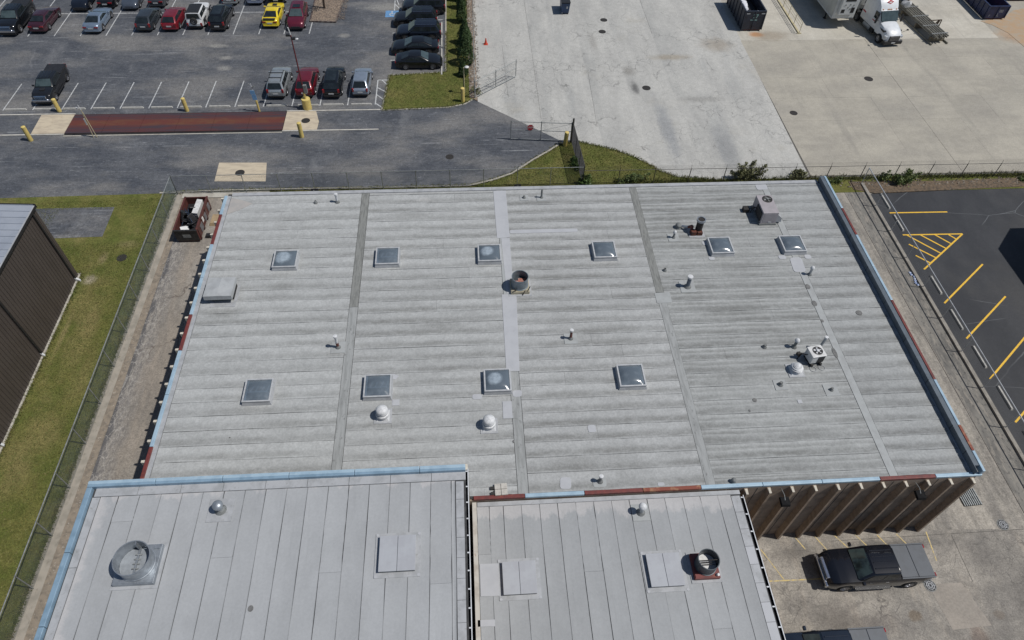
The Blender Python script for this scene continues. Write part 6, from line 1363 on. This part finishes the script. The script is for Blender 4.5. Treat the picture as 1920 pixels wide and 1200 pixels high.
MB().tube((.15,0,0),(-.02,.05,2.6),.035).build('stick', tanm, bs2); MB().tube((-.15,0,0),(-.05,.05,2.9),.035).build('stick', tanm, bs2)
MB().box(-.22,-.12,-.03,.03,1.35,2.0).build('card_holder', MM['white'], bs2); MB().tube((-.06,.05,2.9),(-.12,.05,3.4),.03).box(-.4,-.25,0,.08,3.0,3.15).build('reader', MM['white'], bs2)
# traffic cone
tc = empty('traffic_cone', (*(2.58, 72.12, 0.00)[:2],0), 0, 'small orange traffic cone standing on the pale yard', 'cone')
orm = pm('cone_orange', (.6,.07,.035), (.5,.06,.03), rough=.5, scale=5)
MB().box(-.22,.22,-.22,.22,0,.04).build('foot', orm, tc); MB().lathe([(.17,.04),(.1,.4),(.04,.72),(0,.73)], n=14).build('body', orm, tc, smooth=True)
# drain covers
def cover_lid(x, y, r, label, grate=False, z=.008, name='manhole_cover'):
    o = empty(name, (x,y,z), 0, label, 'manhole cover', 'iron covers set in the ground')
    MB().lathe([(r*1.15,-.003),(r*1.15,.006),(r,.006),(r,-.003)], n=24).build('ring', MM['lead'] if grate else M['iron'], o)
    if not grate: MB().lathe([(r,.0),(r,.004),(0,.005)], n=24).build('lid', M['iron'], o)
    else:
        MB().lathe([(r,.0),(0,.0)], n=20).build('hole', MM['gut'], o)
        for k in range(8):
            a = k*math.pi/4; MB().tube((.05*math.cos(a),.05*math.sin(a),.012),(r*math.cos(a),r*math.sin(a),.012),.022,4).build('spoke', MM['flash'], o)
        for q in (.4,.72): MB().lathe([(r*q-.02,.008),(r*q-.02,.022),(r*q+.02,.022),(r*q+.02,.008)], n=20).build('grate_ring', MM['flash'], o)
cover_lid(*(-1.50, 52.42, 0.00)[:2],.32,'dark manhole cover in the grey asphalt drive'); cover_lid(*(-20.02, 50.74, 0.00)[:2],.36,'dark manhole cover in the tan pad behind the warehouse',z=.016)
cover_lid(*(-15.21, 58.36, 0.00)[:2],.36,'rusty manhole cover in the right pad of the truck scale',z=.056)
cover_lid(*(16.41, 77.22, 0.00)[:2],.36,'farthest manhole cover in the pale yard'); cover_lid(*(15.84, 74.58, 0.00)[:2],.36,'manhole cover in the pale yard, just nearer than the farthest'); cover_lid(*(18.77, 63.15, 0.00)[:2],.38,'manhole cover beside black tar stains in the pale yard')
cover_lid(*(42.85, 64.25, 0.00)[:2],.4,'manhole cover in the tan slabs below the lorry',z=.015); cover_lid(*(32.76, 58.33, 0.00)[:2],.34,'manhole cover in the tan slabs near the old yard joint',z=.015); cover_lid(*(-27.25, 40.46, 0.00)[:2],.34,'dirty manhole cover in the left lawn',z=.04)
cover_lid(*(25.71, 12.12, 0.00)[:2],.3,'round iron grate behind the black pickup',True,.014); cover_lid(*(31.82, 15.44, 0.00)[:2],.3,'round iron grate on the apron near the right edge',True,.014)
sg = empty('slatted_grate', (*(30.57, 17.28, 0.00)[:2],0), .05, 'slatted steel area grate at the right corner of the ribbed wall', 'grate')
MB().box(-.6,.6,-.55,.55,.0,.02).build('pit', MM['gut'], sg)
for k in range(9): MB().box(-.58+.135*k,-.52+.135*k,-.54,.54,.02,.1).build('slat', M['galvpost'], sg)
# faded yellow lines on the apron
for a, b in (((18.81, 15.36),(19.20, 14.59)), ((20.02, 15.36),(20.48, 14.46)), ((21.20, 15.37),(21.80, 14.52)), ((22.49, 15.30),(22.97, 14.59)), ((23.82, 15.23),(24.20, 14.55)), ((25.01, 15.23),(25.45, 14.48)), ((26.89, 15.26),(26.73, 13.49)), ((16.54, 14.74),(17.38, 12.91)), ((16.49, 12.87),(19.71, 12.84))):
    stripe('faded_line', a, b, .07, .011+.0003*(abs(a[0]*7)%4), M['yfade'], alley)

# ------------------------------------------------------------------ fences and gates
def chain(m, p, q, h, z0=.05, sp=.1, r=.0028):
    p = Vector((p[0],p[1],0)); q = Vector((q[0],q[1],0)); L = (q-p).length; d = (q-p)/L; H = h-z0
    n = int((L+H)/sp)
    for k in range(-int(H/sp), int(L/sp)+1):
        for s in (1,-1):
            a0 = k*sp; t0 = 0.; t1 = H
            xa, xb = (a0, a0+H) if s > 0 else (a0+H, a0)
            # clip to [0,L]
            def pt(t): return xa+(xb-xa)*t
            lo_t, hi_t = 0., 1.
            if xb != xa:
                ta, tb_ = (0-xa)/(xb-xa), (L-xa)/(xb-xa); lo_t, hi_t = max(0, min(ta,tb_)), min(1, max(ta,tb_))
            if hi_t-lo_t < .02: continue
            A = p+d*pt(lo_t); B = p+d*pt(hi_t)
            m.tube((A.x,A.y,z0+H*lo_t),(B.x,B.y,z0+H*hi_t), r, 3, cap=False)
def fence(name, p, q, h, step, label, group=None, post=M['galvpost'], wire=M['wire'], rpost=.035, rrail=.025, sp=.1, wr=.0028, barb=False, posts=None, midrail=False):
    o = empty(name, (p[0],p[1],0), 0, label, 'fence', group); off = (p[0],p[1],0)
    P_, Q_ = Vector((p[0],p[1],0)), Vector((q[0],q[1],0)); L = (Q_-P_).length; d = (Q_-P_)/L
    n = max(1, round(L/step))
    for k in range(n+1):
        c = P_+d*(L*k/n)
        MB().tube((c.x,c.y,0),(c.x,c.y,h+.04), rpost, 8).build('post', post, o, off=off, smooth=True)
        if barb:
            MB().tube((c.x,c.y,h+.03),(c.x,c.y+.06,h+.36), .014, 5).build('barb_arm', post, o, off=off)
    MB().tube((P_.x,P_.y,h),(Q_.x,Q_.y,h), rrail, 8).build('top_rail', post, o, off=off, smooth=True)
    m = MB(); chain(m, p, q, h-.02, sp=sp, r=wr); w = m.build('chain_link', wire, o, off=off); w['kind'] = 'stuff'
    if barb:
        for z, dy in ((.16,.03),(.26,.045),(.35,.06)): MB().tube((P_.x,P_.y+dy,h+z),(Q_.x,Q_.y+dy,h+z), .006, 3).build('barbed_wire', wire, o, off=off)
    return o
green = pm('green_grey_wire', (.13,.16,.155), (.09,.11,.105), rough=.5, metal=.4, scale=2, obj=False)
fence('chain_link_fence', (-24.72,-12.5), (-24.72,47.95), 2.0, 3.02, 'chain link fence between the left lawn and the dirt drive', wire=green, rrail=.035, sp=.09, wr=.0036)
fence('chain_link_fence', (-24.72,47.95), (10.2,48.0), 2.0, 2.92, 'chain link fence behind the warehouse along the asphalt drive', sp=.1, wr=.0022)
fence('chain_link_fence', (10.2,48.0), (70,47.7), 1.6, 3.12, 'rusty chain link fence with barbed wire behind the back right corner', post=M['darkpost'], wire=pm('old_wire', (.1,.095,.085), (.06,.055,.05), rough=.7, scale=2, obj=False), barb=True, sp=.14, wr=.0022)
fence('chain_link_fence', (10.2,48.0), (9.95,54.2), 2.15, 2.05, 'dark screened fence running from the corner post to the gate', post=M['darkpost'], wire=M['trim'], sp=.07, wr=.006)
fence('chain_link_fence', (1.06,61.7), (1.7,100), 2.0, 3.0, 'chain link fence along the grass island and the pale yard', post=M['galvpost'], sp=.13, wr=.0025)
fence('chain_link_fence', (35.47,47.4), (35.42,12.5), 1.72, 3.1, 'low chain link fence along the kerb of the dark lot', post=pm('bright_pipe', (.45,.47,.49), (.36,.38,.4), rough=.45, metal=.2, scale=3, obj=False), rrail=.042, sp=.14, wr=.002)
def gate(p, q, h, label, mid=.48):
    o = empty('swing_gate', (p[0],p[1],0), 0, label, 'gate', 'tubular chain link yard gates'); off = (p[0],p[1],0)
    P_, Q_ = Vector((p[0],p[1],0)), Vector((q[0],q[1],0)); L = (Q_-P_).length
    for t in (0,.5,1): c = P_.lerp(Q_, t); MB().tube((c.x,c.y,.12 if t else 0),(c.x,c.y,h), .04 if t else .06, 8).build('upright', M['galvpost'], o, off=off)
    for z in (.15, h*mid+.1, h-.12): MB().tube((P_.x,P_.y,z),(Q_.x,Q_.y,z), .032, 8).build('rail', M['galvpost'], o, off=off)
    c = P_.lerp(Q_, .5); MB().tube((P_.x,P_.y,h-.15),(c.x,c.y,h*mid+.1), .012, 5).build('brace', M['galvpost'], o, off=off)
    m = MB(); chain(m, p, q, h-.1, .15, .13, .0022); w = m.build('chain_link', M['wire'], o, off=off); w['kind'] = 'stuff'
    return o
gt = gate((9.85,54.3),(4.25,54.8),2.15,'grey tubular gate with a round red stop sign')
MB().tube((9.95,54.25,0),(9.95,54.25,2.6),.09,10).build('gate_post', M['darkpost'], gt, off=(9.85,54.3,0))
ss = empty('stop_sign', (6.02,54.57,1.5), R(5.1), 'red eight sided stop sign with white letters hung on the gate', 'sign')
oct_ = lambda r: [(r*math.cos(R(22.5+45*k)), r*math.sin(R(22.5+45*k))) for k in range(8)]
m = MB().prism(oct_(.34), -.012, .0); m.v = [(x,z,y) for x, y, z in m.v]; m.f = [f[::-1] for f in m.f]; m.build('border', MM['unitw'], ss)
m = MB().prism(oct_(.315), -.0, .006); m.v = [(x,-z-.012,y) for x, y, z in m.v]; m.build('panel', pm('sign_red', (.42,.02,.035), (.36,.018,.03), rough=.4, scale=4), ss)
words('STOP', .24, MM['unitw'], ss, (0,-.022,0), (math.pi/2,0,0))
gate((1.1,61.75),(5.43,65.47),2.0,'grey tubular gate leaf swung open onto the pale yard')

# ------------------------------------------------------------------ plants
LEAF = dict(
 cedar=pm('cedar_leaf', (.035,.065,.018), (.055,.095,.026), rough=.7, scale=3, rnd=.0),
 bush=pm('bush_leaf', (.085,.125,.035), (.12,.15,.045), rough=.6, scale=4),
 dry=pm('scrub_leaf', (.2,.2,.1), (.13,.14,.06), rough=.7, scale=4),
 tree=pm('tree_leaf', (.05,.08,.02), (.08,.11,.03), rough=.6, scale=3),
 vine=pm('vine_leaf', (.07,.12,.025), (.05,.09,.02), rough=.55, scale=4))
def leaves(m, pts, s, up=.5):
    for p in pts:
        n = Vector((random.gauss(0,1),random.gauss(0,1),random.gauss(0,1)+up)).normalized(); u = n.orthogonal().normalized(); w = n.cross(u)
        a = random.uniform(0,6.28); u, w = u*math.cos(a)+w*math.sin(a), w*math.cos(a)-u*math.sin(a); k = s*random.uniform(.6,1.4); c = Vector(p)
        m.add([c-u*k, c-w*k*.5, c+u*k, c+w*k*.5], [(0,1,2,3)])
def cedar(x, y, h, r, label, n=3400):
    o = empty('conical_tree', (x,y,0), random.random()*6, label, 'tree', 'dark conical trees on the grass island')
    MB().tube((0,0,0),(0,0,h*.55),.09,7,.04).build('trunk', M['bark'], o)
    m = MB(); pts = []; lob = [(random.uniform(0,6.28), random.uniform(.1,.85), random.uniform(.8,1.25)) for _ in range(26)]
    while len(pts) < n:
        t = random.random()**.85; z = .12+t*(h-.12); prof = r*(min(1, (t+.06)*4.2)**.6)*(1-t)**.62*1.15
        a = random.uniform(0,6.28); f = 1.
        for la, lz, lk in lob:
            dd = abs((a-la+3.14) % 6.28-3.14)
            if dd < .5 and abs(t-lz) < .12: f = lk
        rr_ = prof*f*(1-abs(random.gauss(0,.16)))
        if rr_ < 0: continue
        pts.append((rr_*math.cos(a), rr_*math.sin(a), z))
    leaves(m, pts, .075, .4); w = m.build('crown', LEAF['cedar'], o); return o
for a in ((-.05,65.85,1.7,.5,'smallest conical tree, nearest end of the row on the island'),(.35,68.1,3.3,.98,'large dense conical tree beside the nearest black sedan'),(.3,70.35,3.1,.88,'second large conical tree from the near end of the row'),
          (.3,72.3,2.9,.75,'third large conical tree in the row on the island'),(.0,77.0,3.0,.62,'conical tree in front of the red trailer'),(.0,80.2,2.8,.6,'conical tree at the top edge beside the black cars')): cedar(*a)
def bush(x, y, rx, ry, h, label, mat, n=1300, spikes=8, s=.085):
    o = empty('scrub_bush', (x,y,0), 0, label, 'bush', 'scrub growing along the back fence')
    st_ = MB(); pts = []
    for k in range(spikes):
        a = random.uniform(0,6.28); rr_ = random.random()**.6; tip = Vector((rx*rr_*math.cos(a), ry*rr_*math.sin(a), h*random.uniform(.45,1.)*(1-.45*rr_)))
        b = Vector((tip.x*.25, tip.y*.25, 0)); st_.tube(b, tip, .018, 4, .006)
        for _ in range(int(n/spikes)):
            t = random.random()**.7; c = b.lerp(tip, .15+.9*t); sp_r = .26*(1.15-t)
            pts.append((c.x+random.gauss(0,sp_r), c.y+random.gauss(0,sp_r*.8), max(.03, c.z+random.gauss(0,sp_r*.6))))
    st_.build('stem', M['bark'], o); m = MB(); leaves(m, pts, s); m.build('foliage', mat, o)
bush(25.1,48.5,1.9,.7,2.3,'largest scrub bush with tall sprays behind the roof edge',LEAF['dry'],2600,22)
bush(29.9,48.4,1.3,.5,.9,'low scrub bush between two posts of the barbed fence',LEAF['dry'],1100,12)
bush(39.2,47.4,1.6,.7,1.7,'dense scrub bush at the back left corner of the dark lot',LEAF['bush'],1500,12)
bush(37.5,47.6,.6,.4,1.9,'upright weed left of the dense scrub bush by the dark lot',LEAF['bush'],350,4)
bush(15.2,48.4,1.5,.6,1.0,'low green bush at the lower edge of the grass triangle',LEAF['bush'],900,9)
bush(13.9,48.3,.9,.5,.8,'small dark bush right of the corner post',LEAF['bush'],450,6)
bush(10.5,48.1,1.0,.5,1.3,'bright green vine heaped at the corner fence post',LEAF['vine'],800,8)
bush(9.8,50.6,.35,1.6,.9,'weeds growing up the dark screened fence',LEAF['vine'],700,9)
bush(1.2,62.6,.45,.8,1.0,'thin weeds at the foot of the open gate leaf',LEAF['dry'],250,5)
bush(33.0,47.7,1.0,.4,.6,'small weeds behind the end of the right edge trim',LEAF['bush'],300,5)
bush(50.5,47.4,.7,.4,.5,'small weed tuft under the barbed fence at far right',LEAF['bush'],220,4)
# island tree whose crown reaches above the frame
o = empty('island_tree', (-15.75,80.3,0), 0, 'slim bare trunked tree on the gravel island', 'tree')
tr = MB(); tr.tube((0,0,0),(.05,.1,2.2),.14,8,.1); tips = []
def grow(p, d, L, r, depth):
    q = p+d*L; tr.tube(p, q, r, 5, r*.65, cap=False); tips.append(q)
    if depth:
        for _ in range(3): grow(q, (d+Vector((random.uniform(-.75,.75),random.uniform(-.75,.75),random.uniform(-.1,.4)))).normalized(), L*.72, r*.6, depth-1)
for _ in range(4): grow(Vector((.05,.1,2.1)), Vector((random.uniform(-.6,.6),random.uniform(-.6,.6),.9)).normalized(), 1.1, .07, 3)
tr.build('trunk', M['bark'], o)
m = MB(); leaves(m, [(t.x+random.gauss(0,.2),t.y+random.gauss(0,.2),t.z+random.gauss(0,.15)) for t in tips for _ in range(5)], .07); m.build('crown', LEAF['tree'], o)
# grass blades: short tufts over the lawns in view
def inside(p, poly):
    c = False; n = len(poly)
    for i in range(n):
        x1, y1 = poly[i][:2]; x2, y2 = poly[(i+1)%n][:2]
        if (y1 > p[1]) != (y2 > p[1]) and p[0] < (x2-x1)*(p[1]-y1)/(y2-y1)+x1: c = not c
    return c
def turf(name, poly, n, z, label, box, skip_=None, hi=.09):
    m = MB(); k = 0; tries = 0
    while k < n and tries < n*4:
        tries += 1; x, y = random.uniform(box[0],box[1]), random.uniform(box[2],box[3])
        if not inside((x,y), poly) or (skip_ and skip_(x,y)): continue
        a = random.uniform(0,6.28); h = random.uniform(.03,hi); w = random.uniform(.015,.04); dx, dy = random.gauss(0,.03), random.gauss(0,.03)
        m.add([(x-w*math.cos(a),y-w*math.sin(a),z),(x+w*math.cos(a),y+w*math.sin(a),z),(x+dx,y+dy,z+h)], [(0,1,2)]); k += 1
    o = m.build(name, GB); tag(o, label, 'grass', kind='stuff')
GB = pm('grass_blade', (.115,.135,.034), (.165,.15,.052), rough=.8, scale=.8, obj=False, layers=[((.28,.23,.11), 3, (1,1,1), .54, .72, .7), ((.065,.09,.022), 2, (1,1,1), .5, .7, .6)])
turf('lawn_grass', [(-36,6),(-24.98,6),(-24.98,47.6),(-36,47.3)], 42000, .02, 'short mown grass of the left lawn', (-36,-24.98,6,47.6), lambda x, y: (x < -29.8 and y < 38.9) or (-34 < x < -26.75 and 42.2 < y < 46.3 and x < -26.75-(46.3-y)*-.0))
turf('verge_grass', [(-2,48.1)]+verge_edge+yard_edge+[(23,47.9)], 14000, .03, 'grass of the triangle between drive and pale yard', (-4,23,47.9,55))
turf('island_grass', [(-7.53, 65.98), (-1.75, 66.45)]+[(-1.5,84),(.9,84)]+[(0.96, 70.28), (0.86, 62.17), (-0.13, 60.89), (-1.61, 60.38), (-7.97, 60.01)], 14000, .06, 'grass of the island beside the black cars', (-10,1.2,60.5,84))
# ragged longer tufts along the edges of the lawns and under the fences
def edge_tufts(name, line, n, spread, z, hi, label):
    m = MB(); segs = [(Vector(a[:2]), Vector(b[:2])) for a, b in zip(line, line[1:])]; tot = [ (b-a).length for a, b in segs ]
    for _ in range(n):
        a, b = random.choices(segs, tot)[0]; p = a.lerp(b, random.random()); d = (b-a).normalized(); q = random.gauss(0, spread); x, y = p.x-d.y*q, p.y+d.x*q
        for _k in range(3):
            an = random.uniform(0,6.28); h = random.uniform(.06,hi); w = random.uniform(.015,.035); dx, dy = random.gauss(0,.06), random.gauss(0,.06)
            m.add([(x-w*math.cos(an),y-w*math.sin(an),z),(x+w*math.cos(an),y+w*math.sin(an),z),(x+dx,y+dy,z+h)], [(0,1,2)])
    o = m.build(name, GB); tag(o, label, 'grass', kind='stuff')
edge_tufts('fence_weeds', [(-24.98,8),(-24.98,47.8)], 2600, .09, .03, .22, 'long grass under the left chain link fence')
edge_tufts('kerb_grass', lot_edge[1:]+verge_edge+yard_edge, 3200, .12, .02, .16, 'ragged grass along the drive and the pale yard')
edge_tufts('wall_grass', [(-29.75,8),(-29.75,38.9),(-36,38.95)], 1500, .1, .03, .2, 'ragged grass along the brown metal building')
edge_tufts('island_edge_grass', [(-1.73, 74.85), (-1.75, 66.55), (-7.58, 66.03), (-8.02, 59.92), (-1.61, 60.29), (-0.03, 60.79), (0.95, 61.60)], 1600, .08, .05, .14, 'ragged grass around the island')
edge_tufts('back_weeds', [(13,48.2),(60,48.0)], 2600, .22, .03, .35, 'weeds under the barbed fence')
# stones and litter
def stones(name, n, box, z, s0, s1, mat, label):
    m = MB()
    for _ in range(n):
        x, y, s = random.uniform(box[0],box[1]), random.uniform(box[2],box[3]), random.uniform(s0,s1)
        c = Vector((x,y,z)); v = [c+Vector((random.gauss(0,1)*s,random.gauss(0,1)*s,0)) for _ in range(0)]
        a = random.uniform(0,6.28); pts = [(x+s*random.uniform(.6,1)*math.cos(a+k*1.257), y+s*random.uniform(.6,1)*math.sin(a+k*1.257)) for k in range(5)]
        m.add([(*p,z) for p in pts]+[(x+random.gauss(0,s*.2),y+random.gauss(0,s*.2),z+s*random.uniform(.5,.9))], [(k,(k+1)%5,5) for k in range(5)])
    o = m.build(name, mat); tag(o, label, 'stones', kind='stuff')
stm2 = pm('pale_stones', (.4,.37,.33), (.24,.22,.2), rough=.9, scale=6, obj=False)
stones('litter_stones', 260, (33,58,46.9,47.8), .06, .04,.14, pm('dark_litter', (.13,.1,.07), (.3,.27,.23), rough=.95, scale=3, obj=False), 'stones and dead leaves under the barbed fence')
stones('border_rocks', 420, (.6,1.7,61.5,84), .07, .06,.16, stm2, 'pale rocks along the island fence')
stones('edge_gravel', 260, (-24.2,-23.6,6,47.3), .03, .02,.05, stm2, 'gravel along the mow strip')
stones('island_gravel', 1500, (-17.1,-13.2,77.6,84), .12, .03,.07, GM['gravel'], 'gravel of the tree island')
lt = MB()
for k in range(7):
    x, y = 35.2+random.uniform(-.12,.1), 35.6+.22*k-.6; lt.lathe([(0,0),(.1,.02),(.12,.06),(0,.12)], (x,y,.01), 6)
o = lt.build('blue_litter', pm('blue_plastic', (.2,.28,.5), (.45,.5,.6), rough=.5, scale=6)); tag(o, 'crumpled blue and white plastic at the foot of the low fence', 'litter', kind='stuff')
